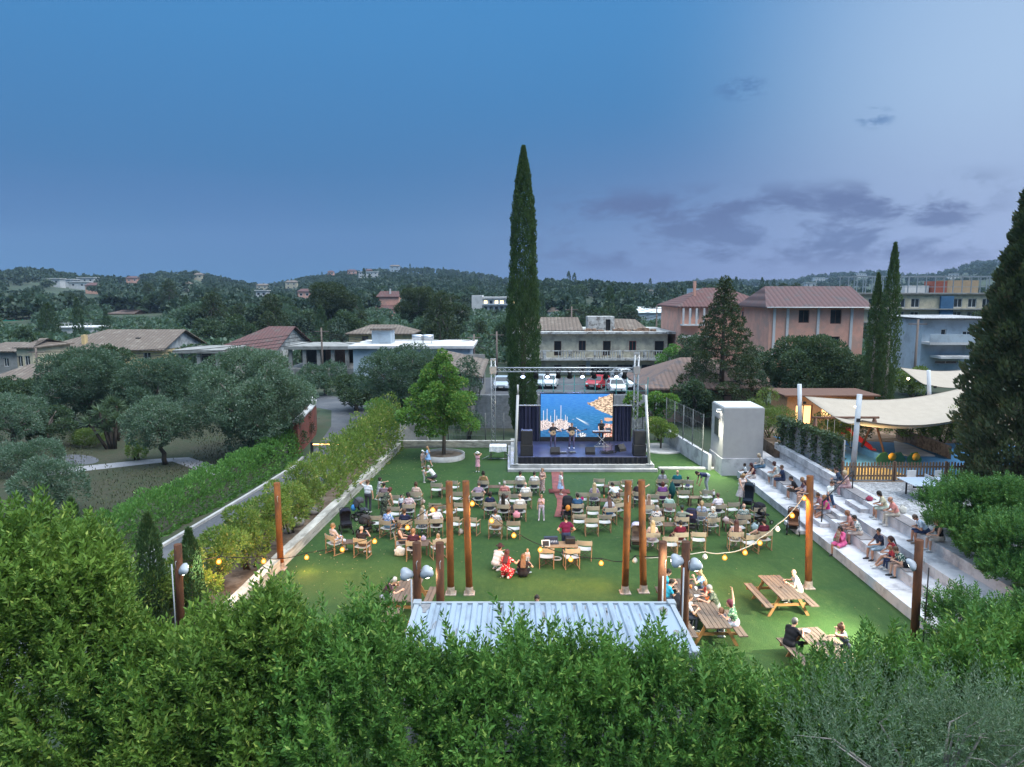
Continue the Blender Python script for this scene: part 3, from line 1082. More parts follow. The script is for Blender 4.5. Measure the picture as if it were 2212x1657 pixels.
# ---- warehouse and small white houses further back
Y = 222
b = Bld('warehouse','long white metal warehouse behind the derelict house','warehouse',X(1381,Y,670),X(1480,Y,670),Y,18,Z(694,Y),Z(676,Y))
b.walls(M_BLUEW)
b.hip(1.6,mat('white sheet roofing',(.62,.66,.68),.5,.06,1.5,stretch=(4,1,1)),.4,0,0,M_BLUEW)
Y = 235
b = Bld('white_house','small white house with a tiled roof just right of the tall cypress','house',X(1184,Y,670),X(1208,Y,670),Y,6,Z(695,Y),Z(674,Y))
ops = [b.rect(1188,1192,678,684),b.rect(1198,1203,678,684)]
b.walls(M_WHITE,ops)
for o in ops:
 b.window(o,bars=0)
b.hip(1.4,M_BRTILE,.3,1.5,1.5)

# ---- pink houses on the right
Y = 80
b = Bld('pink_house','pink house with a purple brown tiled roof and two black windows','house',X(1662,Y,690),X(1866,Y,690),Y,9,0,Z(665,Y))
K4 = lambda a,b_,c,d: (a / 1.9404 / 1.736 + 1555.3,b_ / 1.9404 / 1.736 + 1555.3,c / 1.9404 / 1.736 + 489.6,d / 1.9404 / 1.736 + 489.6)
ops = [b.rect(*K4(563,640,606,700)),b.rect(*K4(793,873,603,707)),b.rect(*K4(200,260,620,690)),b.rect(*K4(560,640,800,880)),b.rect(*K4(790,870,800,880))]
ops = [o for o in ops if o[0] > -b.w / 2]
b.walls(M_PINK,ops)
for o in ops:
 b.window(o,M_FRAMEB,M_DARK,1)
for q in (386,482,704,945):
 b.box('pilaster',M_WHITE,b.lx(K4(q,0,0,0)[0]) - .14,b.lx(K4(q,0,0,0)[0]) + .14,-.14,-.004,2.5,b.h - .02)
b.hip(2.3,M_PTILE,.7,1.6,.3,M_PINK)
MB().tube([(-b.w / 2 - .6,-.78,b.h + .05),(b.w / 2 + .6,-.78,b.h + .05)],.07,6).build('gutter',M_FRAMEW,b.root)
Y = 92
b = Bld('pink_block','larger pink house half hidden behind the dark pine','house',X(1470,Y,690),X(1668,Y,690),Y,12,0,Z(664,Y))
ops = [b.rect(1486,1493,668,685),b.rect(1500,1508,668,690),b.rect(1600,1616,672,690),b.rect(1640,1652,672,690)]
b.walls(M_PINK,ops)
for o in ops:
 b.window(o)
b.hip(2.4,M_RDTILE,.6,5,5)
b.box('balcony',M_WHITE,b.lx(1468),b.lx(1515),-1.3,0,b.lz(703),b.lz(700))
b.box('balcony',M_WHITE,b.lx(1468),b.lx(1540),-1.3,0,b.lz(728),b.lz(724))
for q in (1470,1484,1498,1514):
 b.box('balcony_column',M_WHITE,b.lx(q) - .11,b.lx(q) + .11,-1.25,-1.05,b.lz(700),b.h - .1)
b.box('chimney',M_PINK,b.lx(1508),b.lx(1513),3,3.6,b.h + .6,b.h + 3.4)
Y = 150
b = Bld('grey_flats','grey flat roofed block behind the pink house','building',X(1480,Y,650),X(1560,Y,650),Y,10,0,Z(650,Y))
ops = [b.rect(1485 + 13 * i,1493 + 13 * i,654,662) for i in range(5)]
b.walls(M_BLUEW,ops)
for o in ops:
 b.window(o,bars=0)
b.flat(M_RAW,.6,.3)
b.box('penthouse',M_BLUEW,b.lx(1500),b.lx(1545),2,8,b.h + .3,b.h + 2.6)

# ---- long unfinished hotel
Y = 130
b = Bld('unfinished_hotel','long cream hotel block with scaffold frames standing on its roof','hotel',X(1838,Y,660),X(2200,Y,660),Y,12,0,Z(636,Y))
ops = []
for r in (0,1,2):
 for c in range(9):
  if c in (4,):
   continue
  ops.append(b.rect(*K4(1060 + c * 103,1122 + c * 103,523 + r * 95,588 + r * 95)))
b.walls(M_CREAM,[o for o in ops if o[1] < b.w / 2])
for o in ops:
 if o[1] < b.w / 2:
  b.window(o,M_FRAMEW,M_GLASS,1,t=.1)
for r in range(3):
 zz = b.lz(K4(0,0,596 + r * 95,0)[2])
 b.box('balcony',M_RAW,-b.w / 2,b.w / 2,-1.0,-.003,zz - .2,zz)
b.box('blue_panel',mat('blue sheeting',(.05,.13,.24),.7,.15,1),b.lx(K4(1572,0,0,0)[0]),b.lx(K4(1664,0,0,0)[0]),-.6,-.2,3,b.h - .3)
b.flat(M_RAW,.5,.3)
sc = MB()
for i in range(19):
 x = -b.w / 2 + .5 + i * (b.w - 1) / 18
 for y in (.3,6):
  sc.box(x - .07,x + .07,y - .07,y + .07,b.h + .3,b.h + 3.3)
sc.box(-b.w / 2,b.w / 2,.25,.35,b.h + 3.2,b.h + 3.36).box(-b.w / 2,b.w / 2,.25,.35,b.h + 1.3,b.h + 1.4).box(-b.w / 2,b.w / 2,5.95,6.05,b.h + 3.2,b.h + 3.34)
sc.build('roof_frame',mat('galvanised frame',(.22,.26,.29),.6,.1,3),b.root)
b.box('rooftop_room',mat('brick red wall',(.30,.09,.06),.9,.15,2),b.lx(K4(1570,0,0,0)[0]),b.lx(K4(1668,0,0,0)[0]),2,5,b.h + .3,b.h + 2.4)
b.box('rooftop_room',mat('tan wall',(.34,.25,.16),.9,.1,2),b.lx(K4(1720,0,0,0)[0]),b.lx(K4(1950,0,0,0)[0]),4,8,b.h + .3,b.h + 2.6)
b.box('rooftop_room',M_WHITE,b.lx(K4(1385,0,0,0)[0]),b.lx(K4(1560,0,0,0)[0]),3,7,b.h + .3,b.h + 1.6)

# ---- pale blue house on the right edge
Y = 72
b = Bld('blue_house','pale blue house with a corrugated roof beside the big cypress on the right','house',X(1990,Y,740),X(2128,Y,740),Y,6,1.6,Z(690,Y))
ops = [b.rect(*K4(1603,1642,745,835)),b.rect(*K4(1575,1740,975,1000)),b.rect(*K4(1760,1830,760,820))]
b.walls(M_BLUEW,ops)
for i,o in enumerate(ops):
 b.window(o,M_FRAMEW,M_GLASS,1 if i else 0,name='window' if i else 'doorway')
zz = b.lz(K4(0,0,835,0)[2])
b.box('balcony',M_WHITE,-b.w / 2,b.w / 2,-1.5,-.003,zz - .25,zz)
b.box('balcony_rail',M_BLUEW,-b.w / 2,b.w / 2,-1.5,-1.42,zz,zz + .8)
b.box('awning',M_WHITE,b.lx(2010),b.lx(2080),-1.9,-.01,zz - 1.6,zz - 1.35)
cr = MB()
nn = 60
for i in range(nn):
 xa,xb = -b.w / 2 - .4 + i * (b.w + .8) / nn,-b.w / 2 - .4 + (i + 1) * (b.w + .8) / nn
 za,zb2 = b.h + .1 + (.06 if i % 2 else 0),b.h + .1 + (0 if i % 2 else .06)
 cr.slab([(xa,-.9,za),(xb,-.9,zb2),(xb,6.4,zb2 + .08),(xa,6.4,za + .08)],(0,0,.04))
cr.build('corrugated_roof',mat('weathered fibre cement',(.42,.42,.43),.85,.15,2,col2=(.26,.26,.26),mixscale=1.5),b.root)

# ---- low tiled house right of the stage
Y = 60
b = Bld('tiled_cottage','low pinkish cottage with a weathered terracotta roof right of the stage','house',X(1408,Y,850),X(1408,Y,850) + 9.5,Y,9,0,Z(839,Y))
ops = [b.rect(1436,1452,850,878),b.rect(1480,1500,855,925)]
b.walls(mat('dusty pink render',(.38,.25,.21),.9,.1,1.5),ops)
for i,o in enumerate(ops):
 b.window(o,M_FRAMEW,M_GLASS,1)
b.hip(2.1,M_TERRA,.9,4.3,4.3,my=M_TERRY)

# ---- shed and block wall behind the stage on the left
b = Bld('stone_shed','narrow grey shed with a sloping roof behind the left truss tower','shed',-7.4,-3.0,63,16,0,3.4)
b.walls(M_RAW)
for k in range(3):
 MB().box(2.2,2.28,1.2 + 4 * k,3.2 + 4 * k,1.7,2.8).build('window',M_GLASS,b.root)
MB().slab([(-2.5,-.4,4.5),(2.6,-.4,3.45),(2.6,16.4,3.45),(-2.5,16.4,4.5)],(0,0,.14)).build('roof',M_BRTILE,b.root)
b.box('side_wall',M_RAW,-2.2,2.2,15.6,15.8,3.4,4.2)
mb = MB()
for r in range(11):
 for c in range(30):
  o_ = .25 if r % 2 else 0
  mb.box(-3.0 + c * .5 + o_ + .006,-2.5 + c * .5 + o_ - .006,57.02 - random.uniform(0,.012),57.25,r * .25 + .006,r * .25 + .244)
mb.box(-3.0,12.2,57.06,57.24,0,2.75)
tag(mb.build('retaining_wall',mat('grey block wall',(.27,.28,.30),.9,.2,3,bump=.2)),'grey concrete block wall behind the stage below the car park','wall')
mb = MB()
for i in range(13):
 x = .8 + i * .86
 mb.box(x - .03,x + .03,57.6,57.66,0,4.15 + (.12 if i % 2 else 0))
for z in (3.0,3.55):
 mb.box(.8,11.1,57.57,57.598,z,z + .025)
tag(mb.build('fence',mat('turquoise painted posts',(.12,.38,.38),.7,.15,4)),'row of turquoise fence posts along the edge of the car park','fence')

# ---- houses low on the left
for (pa,pb,pt,pbm,Y,mm,rise,lab) in ((36,68,752,785,92,M_CREAM,.9,'small cream house at the left beyond the ochre house'),(-60,38,760,800,95,M_RAW,.9,'grey house with a low roof at the far left'),
           (-30,98,822,850,74,M_RAW,1.2,'low shed with a long grey tiled roof among the olive trees'),(126,200,709,740,165,M_WHITE,0,'white flat roofed building behind the ochre house')):
 b = Bld('small_house',lab,'house',X(pa,Y),X(pb,Y),Y,8,-.2,Z(pt,Y))
 ops = [(-.6 + k,.1 + k,b.h * .4,b.h * .75) for k in (-b.w * .25,b.w * .25)]
 b.walls(mm,ops)
 for o in ops:
  b.window(o)
 if rise:
  b.hip(rise,M_BRTILE,.4,2,2)
 else:
  b.flat(M_WHITE,.3,.3)
  pr = MB().box(-b.w / 2,b.w / 2,0,.15,b.h + 1.1,b.h + 1.2)
  for i in range(10):
   pr.box(-b.w / 2 + i * b.w / 9.2,-b.w / 2 + i * b.w / 9.2 + .12,0,.12,b.h + .3,b.h + 1.1)
  pr.build('parapet_rail',M_WHITE,b.root)

# ---- coral house and the green court screen at the foot of the left hill
Y = 250
b = Bld('coral_house','coral house with a balcony at the foot of the left hill','house',X(236,Y,690),X(290,Y,690),Y,9,Z(706,Y),Z(678,Y))
ops = [b.rect(261,265,683,688),b.rect(273,280,682,692),b.rect(282,286,682,692)]
b.walls(M_CORAL,ops)
for o in ops:
 b.window(o,bars=0)
b.hip(1.2,M_TERRA,.4,3,0,M_CORAL)
b.box('balcony',M_WHITE,b.lx(270),b.lx(296),-1.5,0,b.lz(694),b.lz(692.5))
b.box('annex',M_CORAL,b.w / 2,b.lx(346),2,8,0,b.h * .55)
MB().slab([(b.w / 2,1.5,b.h * .62),(b.lx(350),1.5,b.h * .5),(b.lx(350),8.5,b.h * .5),(b.w / 2,8.5,b.h * .62)],(0,0,.2)).build('annex_roof',M_TERRA,b.root)
Y = 205
mb = MB()
xa,xb,za,zb2 = X(-60,Y,700),X(68,Y,700),Z(722,Y),Z(692,Y)
mb.box(xa,xb,Y,Y + .15,za - 2,zb2)
for i in range(8):
 x = xa + (xb - xa) * i / 7
 mb.box(x - .1,x + .1,Y - .12,Y - .003,za - 2,zb2 + .3)
tag(mb.build('court_screen',mat('green netting',(.01,.24,.17),.8,.15,.5)),'bright green netting round a sports court at the far left','screen')

# ---- houses scattered over the hills
HILL = [(19,33,622,631,600,'p'),(34,45,621,630,600,'c'),(51,65,618,625,620,'w'),(68,88,612,620,640,'p'),(165,201,603,616,560,'w'),(99,131,629,636,480,'w'),(123,158,621,630,500,'w'),(150,187,624,633,490,'w'),
  (186,211,638,645,430,'p'),(273,297,606,615,640,'p'),(396,407,635,644,420,'w'),(553,575,631,644,420,'w'),(554,578,620,628,700,'c'),(617,641,619,630,700,'c'),(644,670,637,648,430,'p'),
  (708,720,587,594,830,'p'),(751,768,584,592,850,'p'),(790,803,583,591,850,'p'),(842,863,574,587,870,'b'),(775,815,596,606,780,'w'),(1760,1782,600,607,1200,'w'),(1741,1763,612,620,700,'w'),
  (1850,1871,597,604,1250,'w'),(2048,2071,596,605,1000,'w'),(1400,1412,632,637,700,'c'),(1270,1278,650,655,400,'w'),(420,436,606,613,640,'c')]
WORD = {'p': 'pink','c': 'cream','w': 'white','b': 'pale blue'}
WHERE = ['low at the far left of the wooded hill','with a yellowish gable at the left of the hill','above the yellowish one on the left hill','near the crest of the left hill','long and modern, just under the crest of the left hill','lowest of the terraced cluster on the left hill',
   'upper one of the terraced cluster on the left hill','widest of the terraced cluster on the left hill','below the terraced cluster','alone under the second crest of the left hill','among dark trees right of the left hill','square, in the saddle between the hills','high in the saddle between the hills',
   'on the rising flank of the middle hill','beside the crown of the large pine','leftmost along the crest of the middle hill','second along the crest of the middle hill','third along the crest of the middle hill','tallest, on top of the middle hill','below the crest of the middle hill',
   'near the crest of the far right hill','low in front of the far right hill','on the flat top of the far right hill','on the rise at the far right','far back in the gap behind the derelict house','in the trees right of the tall cypress','on the shoulder of the left hill']
for (pa,pb,pt,pbm,Y,k),wh in zip(HILL,WHERE):
 pt,pbm = pt + 2,pbm + 3
 a,c = O(pa,pbm,Y),O(pb,pt,Y)
 gz = tz((a.x + c.x) / 2,Y)
 z0 = max(gz,a.z) - 1
 b = Bld('hillside_house','%s house %s' % (WORD[k],wh),'house',a.x,c.x,Y,max(6,(c.x - a.x) * .6),z0,z0 + 1.5 + max(c.z - a.z,4.5),group='houses on the hills')
 nw = max(2,int(b.w / 4))
 ops = []
 for r in (0,1):
  for i in range(nw):
   x = -b.w / 2 + (i + .5) * b.w / nw
   zt = b.h - 1.0 - r * 3.2
   if zt - 1.6 > .3:
    ops.append((x - .9,x + .9,zt - 1.6,zt))
 b.walls({'p': M_PINK,'c': M_CREAM,'w': M_WHITE,'b': M_BLUEW}[k],ops)
 for o in ops:
  b.window(o,M_FRAMEW,M_GLASS,0,t=.2)
 if k == 'w' and (pb - pa) > 18:
  b.flat(M_WHITE,.6,.5)
 else:
  b.hip(1.6,M_RDTILE if k == 'p' else M_BRTILE,.5,2,2)

# ---- control booth beside the terrace
b = Bld('booth','white cube-shaped booth with a lit wall lamp and a small dark window','booth',12.72,15.15,42.02,2.55,0,4.12)
M_BOOTH = mat('grey white render',(.36,.36,.37),.85,.05,2,bump=.1)
b.walls(M_BOOTH)
hw = b.w / 2
b.box('plinth',M_STEP,-hw - .06,hw + .8,-.09,2.6,0.0,1.05)
b.box('roof',mat('pale roof sheet',(.55,.58,.58),.6,.06,2,stretch=(1,5,1)),-hw + .06,hw - .06,.06,2.5,4.121,4.17)
wf = MB().box(-hw - .05,-hw - .002,.75,1.75,2.2,3.4).build('window',mat('grey window frame',(.2,.2,.21),.5,.05,3),b.root)
MB().box(-hw - .06,-hw - .051,.82,1.68,2.27,3.33).build('pane',M_GLASS,wf)
for z in (2.62,2.98):
 pass
lm = MB().box(-hw - .28,-hw - .03,.42,.72,3.83,3.98,bevel=.02).box(-hw - .04,-hw - .001,.5,.64,3.78,4.0).build('wall_lamp',mat('white lamp housing',(.7,.7,.68),.5,.03,3),b.root)
MB().quad((-hw - .27,.44,3.826),(-hw - .04,.44,3.826),(-hw - .04,.7,3.826),(-hw - .27,.7,3.826)).build('lamp_glass',emat('floodlight glass',(1,.93,.78),30),lm)

def lamp(name,typ,loc,energy,col,aim=None,**kw):
 l = bpy.data.lights.new(name,typ)
 l.energy = energy
 l.color = col
 for k,v in kw.items():
  setattr(l,k,v)
 o = bpy.data.objects.new(name,l)
 COL.objects.link(o)
 o.location = loc
 if aim is not None:
  o.rotation_euler = (Vector(aim) - Vector(loc)).to_track_quat('-Z','Y').to_euler()
 return o

lamp('booth_light','SPOT',(12.72 - .2,42.55,3.80),3200,(1.0,.95,.72),(9.0,42.0,0),spot_size=R(140),spot_blend=.7,shadow_soft_size=.12)

# ------------------------------------------------------------------ trees and other planting
rng = np.random.default_rng(21)
M_BARK = mat('grey bark',(.15,.13,.115),.95,.3,6,bump=.8,stretch=(1,1,.3))
M_BARKD = mat('dark bark',(.075,.058,.048),.95,.3,6,bump=.8,stretch=(1,1,.3))
M_BARKP = mat('pale dead wood',(.26,.235,.22),.95,.25,5,bump=.5,stretch=(1,1,.3))
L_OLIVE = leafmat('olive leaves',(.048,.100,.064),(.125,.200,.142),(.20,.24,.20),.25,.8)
L_OLIVED = leafmat('darker olive leaves',(.036,.082,.056),(.090,.152,.106),(.13,.17,.13),.25,.8)  # deeper olive green, the leaf colour of whole crowns and the scrub
L_PINE = leafmat('pine needles',(.022,.042,.022),(.055,.080,.036),None,.15,.5)
L_DARK = leafmat('dark evergreen leaves',(.026,.058,.034),(.066,.112,.062),(.11,.15,.08),.2,.6)
L_CYP = leafmat('cypress foliage',(.028,.070,.028),(.085,.155,.055),(.10,.145,.055),.15,.9)
L_CYPB = leafmat('brownish cypress foliage',(.040,.068,.038),(.095,.128,.066),(.14,.12,.075),.15,.9)
L_PLANE = leafmat('plane leaves',(.058,.165,.036),(.135,.28,.060),(.28,.34,.09),.4,.7)
L_PITT = leafmat('pittosporum leaves',(.090,.170,.034),(.20,.29,.062),(.38,.36,.12),.35,.6)
L_OLEA = leafmat('clipped hedge leaves',(.055,.160,.036),(.125,.28,.065),(.18,.33,.09),.3,.7)
L_LAUR = leafmat('laurel leaves',(.036,.112,.024),(.130,.285,.052),(.27,.40,.09),.22,.45)
L_LAURY = leafmat('yellower laurel leaves',(.050,.125,.022),(.185,.310,.050),(.32,.42,.09),.22,.4)
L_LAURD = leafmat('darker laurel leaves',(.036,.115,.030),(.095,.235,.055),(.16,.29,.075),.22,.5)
L_SILV = leafmat('silvery olive shoots',(.075,.140,.075),(.155,.235,.145),(.25,.30,.22),.3,.6)
L_FEATH = leafmat('feathery green leaves',(.075,.13,.035),(.15,.21,.06),None,.35,.8)
L_FAR1 = leafmat('far wood foliage',(.018,.044,.032),(.044,.078,.050),None,.1,.02)
L_FAR2 = leafmat('far pale foliage',(.032,.062,.044),(.066,.100,.068),None,.1,.03)

def cypress_mesh(name,h,r,dens,leaf,width,m,rng,base=.0,lobe=.16,prof='spire',lean=.35):
 n = int(dens * h * 2 * math.pi * r * .75)
 t = rng.random(n)
 a = rng.uniform(0,2 * np.pi,n)
 if prof == 'spire':
  pr = np.clip(np.interp(t,[0,.06,.25,.5,.75,.92,1],[.55,.85,1.0,.95,.72,.34,.05]),0,1)
 elif prof == 'cone':
  pr = np.interp(t,[0,.08,.2,.6,.85,1],[.8,1.0,.98,.60,.26,.03])
 else:
  pr = np.interp(t,[0,.1,.4,.8,1],[.5,.9,1.0,.7,.05])
 lo = 1 + lobe * np.sin(a * 4 + t * h * 1.7) * np.cos(t * h * 2.3 + a * 2) + lobe * .7 * np.sin(a * 7 - t * h * 3.1)
 k = 1 - .35 * rng.random(n) ** 2
 rr = r * pr * lo * k
 P = np.stack([rr * np.cos(a),rr * np.sin(a),base + t * (h - base)],1)
 D = np.stack([np.cos(a) * lean,np.sin(a) * lean,np.ones(n)],1) + rng.normal(0,.28,(n,3))
 V,F = leaf_cards(P,D,leaf * rng.uniform(.7,1.3,n),width * rng.uniform(.7,1.3,n),rng)
 return np_mesh(name,V,F,m)

def tree(name,label,x,y,z,crown,trunk=None,cat='tree',group=None,bark=M_BARK,tname='trunk'):
 root = empty(name,(x,y,z),0,label,cat,group)
 link('crown',crown,root)
 if trunk is not None:
  trunk.build(tname,bark,root)
 return root

def limbs(h0,blobs,r0,rng,n=6,sway=.12,base=(0,0,0)):
 """A trunk that forks into limbs reaching into the clumps."""
 mb = MB()
 top = Vector((rng.normal(0,.1),rng.normal(0,.1),h0))
 trunk_mb(mb,base,top,r0,r0 * .72,rng,sway,8)
 ids = rng.permutation(len(blobs))[:n]
 for i in ids:
  c = Vector(blobs[i][0])
  mid = top.lerp(c,.5) + Vector((rng.normal(0,.15),rng.normal(0,.15),.1))
  mb.tube([top - Vector((0,0,.1)),mid,c],[r0 * .5,r0 * .3,r0 * .1],6)
 return mb

# ---- prototypes for the wooded middle distance
def proto(kind,seed):
 r = np.random.default_rng(seed)
 if kind == 'broad':
  bl = cluster_blobs(r,15,3.6,6.4,1.4,(.26,.42))
  return crown_mesh('crown',bl,15,.48,.30,[L_OLIVED,L_DARK,L_FAR2][seed % 3],r,.25,.9),limbs(2.2,bl,.24,r,5),M_BARKD
 if kind == 'pine':
  bl = []
  for i in range(16):
   t = i / 15
   a = i * 2.4
   rr = (1 - t) * 3.0 + .6
   bl.append((np.array([math.cos(a) * rr * .8,math.sin(a) * rr * .8,3.4 + t * 7.2]),np.array([1.5 - .5 * t] * 2 + [1.0])))
  mb = limbs(8.5,bl,.28,r,10)
  return crown_mesh('crown',bl,16,.5,.22,L_PINE,r,.35,.8,.3),mb,M_BARK
 mb = MB().tube([(0,0,0),(0,0,3)],[.2,.12],6)
 return cypress_mesh('crown',9.5,1.05,12,.55,.28,L_DARK,r),mb,M_BARKD

PROT = []
for kind,seed in (('broad',3),('broad',4),('broad',5),('broad',7),('pine',8),('pine',9),('cypress',10)):
 cm,tm,bk = proto(kind,seed)
 PROT.append((kind,cm,tm.mesh('trunk',bk)))
# keep-clear zones: parts of the photograph where something further back shows (x0, x1, y0, y1, its distance)
CLEAR = [(796,866,636,692,230),(1016,1104,640,694,262),(234,350,676,702,250),(1378,1484,664,694,222),(1182,1210,666,692,235),(0,70,690,722,205),(1835,2140,606,700,130),(126,200,708,736,165),
   (754,890,712,745,104),(80,436,716,760,100),(462,676,714,760,100),(1480,1560,638,660,150),(1160,1330,690,700,95),(1600,1680,640,670,92)] + [(h[0] - 1,h[1] + 1,h[2] - 1,h[2] - 1 + (h[3] - h[2]) * 1.25,h[4]) for h in HILL]

def clear_ok(x,y,z,h,r):
 d = y
 px = W / 2 + FPX * x / (y * CP + (CAMZ - z) * SP)
 s = FPX / max(1,y)
 def py(zz):
  t = math.atan2(CAMZ - zz,math.hypot(0,y))
  return HH / 2 + FPX * math.tan(t - PITCH)
 top,bot = py(z + h),py(z)
 for a,b,c,e,Y in CLEAR:
  if d < Y + 2 and px + r * s * .85 > a and px - r * s * .85 < b and top < c + (.6 if h > 3.2 else .25) * (e - c) and bot > c:
   return False
 return True

KW = {'broad': ('broadleaf_tree','rounded green tree in the wooded slope behind the houses'),'pine': ('pine_tree','bushy dark pine in the wooded slope behind the houses'),'cypress': ('cypress','dark narrow cypress standing among the trees behind the houses')}
cnt = 0
tries = 0
spots = []
while cnt < 290 and tries < 14000:
 tries += 1
 az = rng.uniform(R(-39),R(39))
 d = 112 + (330 - 112) * rng.random() ** 1.1
 x,y = d * math.sin(az),d * math.cos(az)
 if y < 108:
  continue
 kind,cm,tm = PROT[int(rng.choice(len(PROT),p=[.2,.2,.18,.14,.11,.09,.08]))]
 s = rng.uniform(.75,1.25)
 if kind == 'pine':
  s *= .85
 z = tz(x,y)
 if any(a < x < b2 and c - 3 < y < e + 3 for a,b2,c,e in HOMES) or any((x - p) ** 2 + (y - q) ** 2 < (3.0 + d * .012) ** 2 for p,q in spots):
  continue
 ok = False
 for s in (s,s * .55,s * .3):
  if clear_ok(x,y,z,(10 if kind != 'broad' else 7.6) * s,(3.4 if kind != 'cypress' else 1) * s):
   ok = True
   break
 if not ok:
  continue
 # keep the sky line where the photograph has it
 if az > R(14) and d < 170 and s > .9 and kind != 'cypress':
  s = .8
 nm,lab = KW[kind]
 root = empty(nm,(x,y,z - .2),rng.uniform(0,6.28),lab,'tree','trees on the wooded slope')
 root.scale = (s,s,s * rng.uniform(.9,1.1))
 link('crown',cm,root)
 link('trunk',tm,root)
 spots.append((x,y))
 cnt += 1

# ---- the far woods that read as one mass
def far_wood():
 Vt = []
 for sd in range(6):
  r = np.random.default_rng(100 + sd)
  bl = cluster_blobs(r,6,3.3,6.2,.6,(.36,.5),.9)
  P,D = crown_points(bl,1.15,r,.2,-.4)
  D = D / np.linalg.norm(D,axis=1,keepdims=True) + r.normal(0,.5,D.shape)
  V,F = leaf_cards(P - D / np.linalg.norm(D,axis=1,keepdims=True) * .6,D,1.7 * r.uniform(.7,1.2,len(P)),1.35,r)
  Vt.append((V,F))
 for part,(N,m,nm) in enumerate(((6200,L_FAR1,'woodland'),(3600,L_FAR2,'woodland'))):
  Ps,Sc = [],[]
  k = 0
  while k < N * 6 and len(Ps) < N:
   k += 1
   az = rng.uniform(R(-41),R(41))
   i = int(rng.choice(4,p=[.36,.30,.16,.18]))
   Rr = RIDGES[i][0]
   zr = float(np.interp(az,_rid[i][1],_rid[i][2]))
   if zr < 2 and i != 2:
    continue
   d = rng.uniform(230 if Rr < 1400 else 700,Rr * 1.03) if rng.random() > .12 else Rr * rng.uniform(.985,1.01)
   x,y = d * math.sin(az),d * math.cos(az)
   z = tz(x,y)
   s = rng.uniform(.7,1.25) * (1.0 if d < 1000 else 1.5)
   if not clear_ok(x,y,z,6.5 * s,3.2 * s):
    s *= .45
    if not clear_ok(x,y,z,6.5 * s,3.2 * s):
     s *= .5
     if not clear_ok(x,y,z,6.5 * s,3.2 * s):
      continue
   Ps.append((x,y,z - .5))
   Sc.append(s)
  Ps = np.array(Ps)
  D = np.tile([[0,0,1.0]],(len(Ps),1)) + rng.normal(0,.04,(len(Ps),3))
  V,F = place(Vt,Ps,D,np.array(Sc),rng)
  o = link(nm,np_mesh(nm,V,F,m))
  tag(o,kind='stuff')

far_wood()

def scrub():
 r = np.random.default_rng(140)
 T = []
 for sd in range(4):
  bl = cluster_blobs(r,5,1.7,2.4,.1,(.4,.55),.9)
  P,D = crown_points(bl,5.5,r,.25,-.3)
  D = D / np.linalg.norm(D,axis=1,keepdims=True) + r.normal(0,.5,D.shape)
  T.append(leaf_cards(P,D,.62 * r.uniform(.7,1.2,len(P)),.45,r))
 Ps,Sc = [],[]
 for k in range(26000):
  az = r.uniform(R(-40),R(40))
  d = r.uniform(106,300)
  x,y = d * math.sin(az),d * math.cos(az)
  if y < 98 or any(a < x < b2 and c < y < e for a,b2,c,e in HOMES):
   continue
  s = r.uniform(.5,1.5)
  z = tz(x,y)
  if not clear_ok(x,y,z,2.4 * s,1.6 * s):
   s *= .45
   if not clear_ok(x,y,z,2.0 * s,1.4 * s):
    continue
  Ps.append((x,y,z - .15))
  Sc.append(s)
  if len(Ps) > 3800:
   break
 V,F = place(T,np.array(Ps),np.tile([[0,0,1.0]],(len(Ps),1)),np.array(Sc),r)
 tag(link('undergrowth',np_mesh('undergrowth',V,F,L_OLIVED)),kind='stuff')

scrub()

# ---- cypresses that stand out along the hills (pixel of the foot, distance, height)
FARC = [(70,606,640,11),(78,606,650,10),(92,610,650,9),(110,613,650,12),(128,612,640,9),(146,614,640,8),(160,616,640,8),(205,620,620,10),(223,618,620,9),(320,612,620,9),(345,612,640,9),(372,612,640,10),(402,612,640,9),
  (444,628,560,9),(468,630,700,11),(479,630,700,12),(483,632,700,9),(496,634,720,7),(512,634,720,8),(684,612,840,9),(696,610,840,12),(630,622,760,10),(660,620,800,8),(712,610,840,9),(728,604,860,8),(886,592,860,14),(902,598,840,9),(917,600,840,12),(933,606,820,11),
  (944,606,820,16),(958,606,820,14),(970,610,800,15),(980,610,800,12),(983,625,650,17),(1029,640,520,22),(1075,618,520,12),(1083,618,520,14),(788,660,480,26),(800,660,470,14),(815,658,470,17),(833,655,470,18),(870,650,470,12),(1228,640,420,22),(1240,642,420,14),(1300,640,420,9),(1404,640,440,12),
  (1589,640,380,14),(1600,640,380,11),(1655,645,420,12),(1670,645,420,13),(1683,645,420,11),(1645,646,420,14),(1780,645,420,9),(1840,640,520,11),(1810,640,520,9),(1660,640,420,9)]
ccm,ctm = [p for p in PROT if p[0] == 'cypress'][0][1:]
for px,py,d,h in FARC:
 p = O(px,py,d)
 z = tz(p.x,d)
 hh = h * (.85 if h < 15 else .58)
 root = empty('cypress',(p.x,d,z - .3),rng.uniform(0,6),'small dark cypress spire standing out along the far hills','tree','cypress spires on the far hills')
 s = hh / 9.5
 root.scale = (s * 1.05,s * 1.05,s)
 link('crown',ccm,root)
 link('trunk',ctm,root)

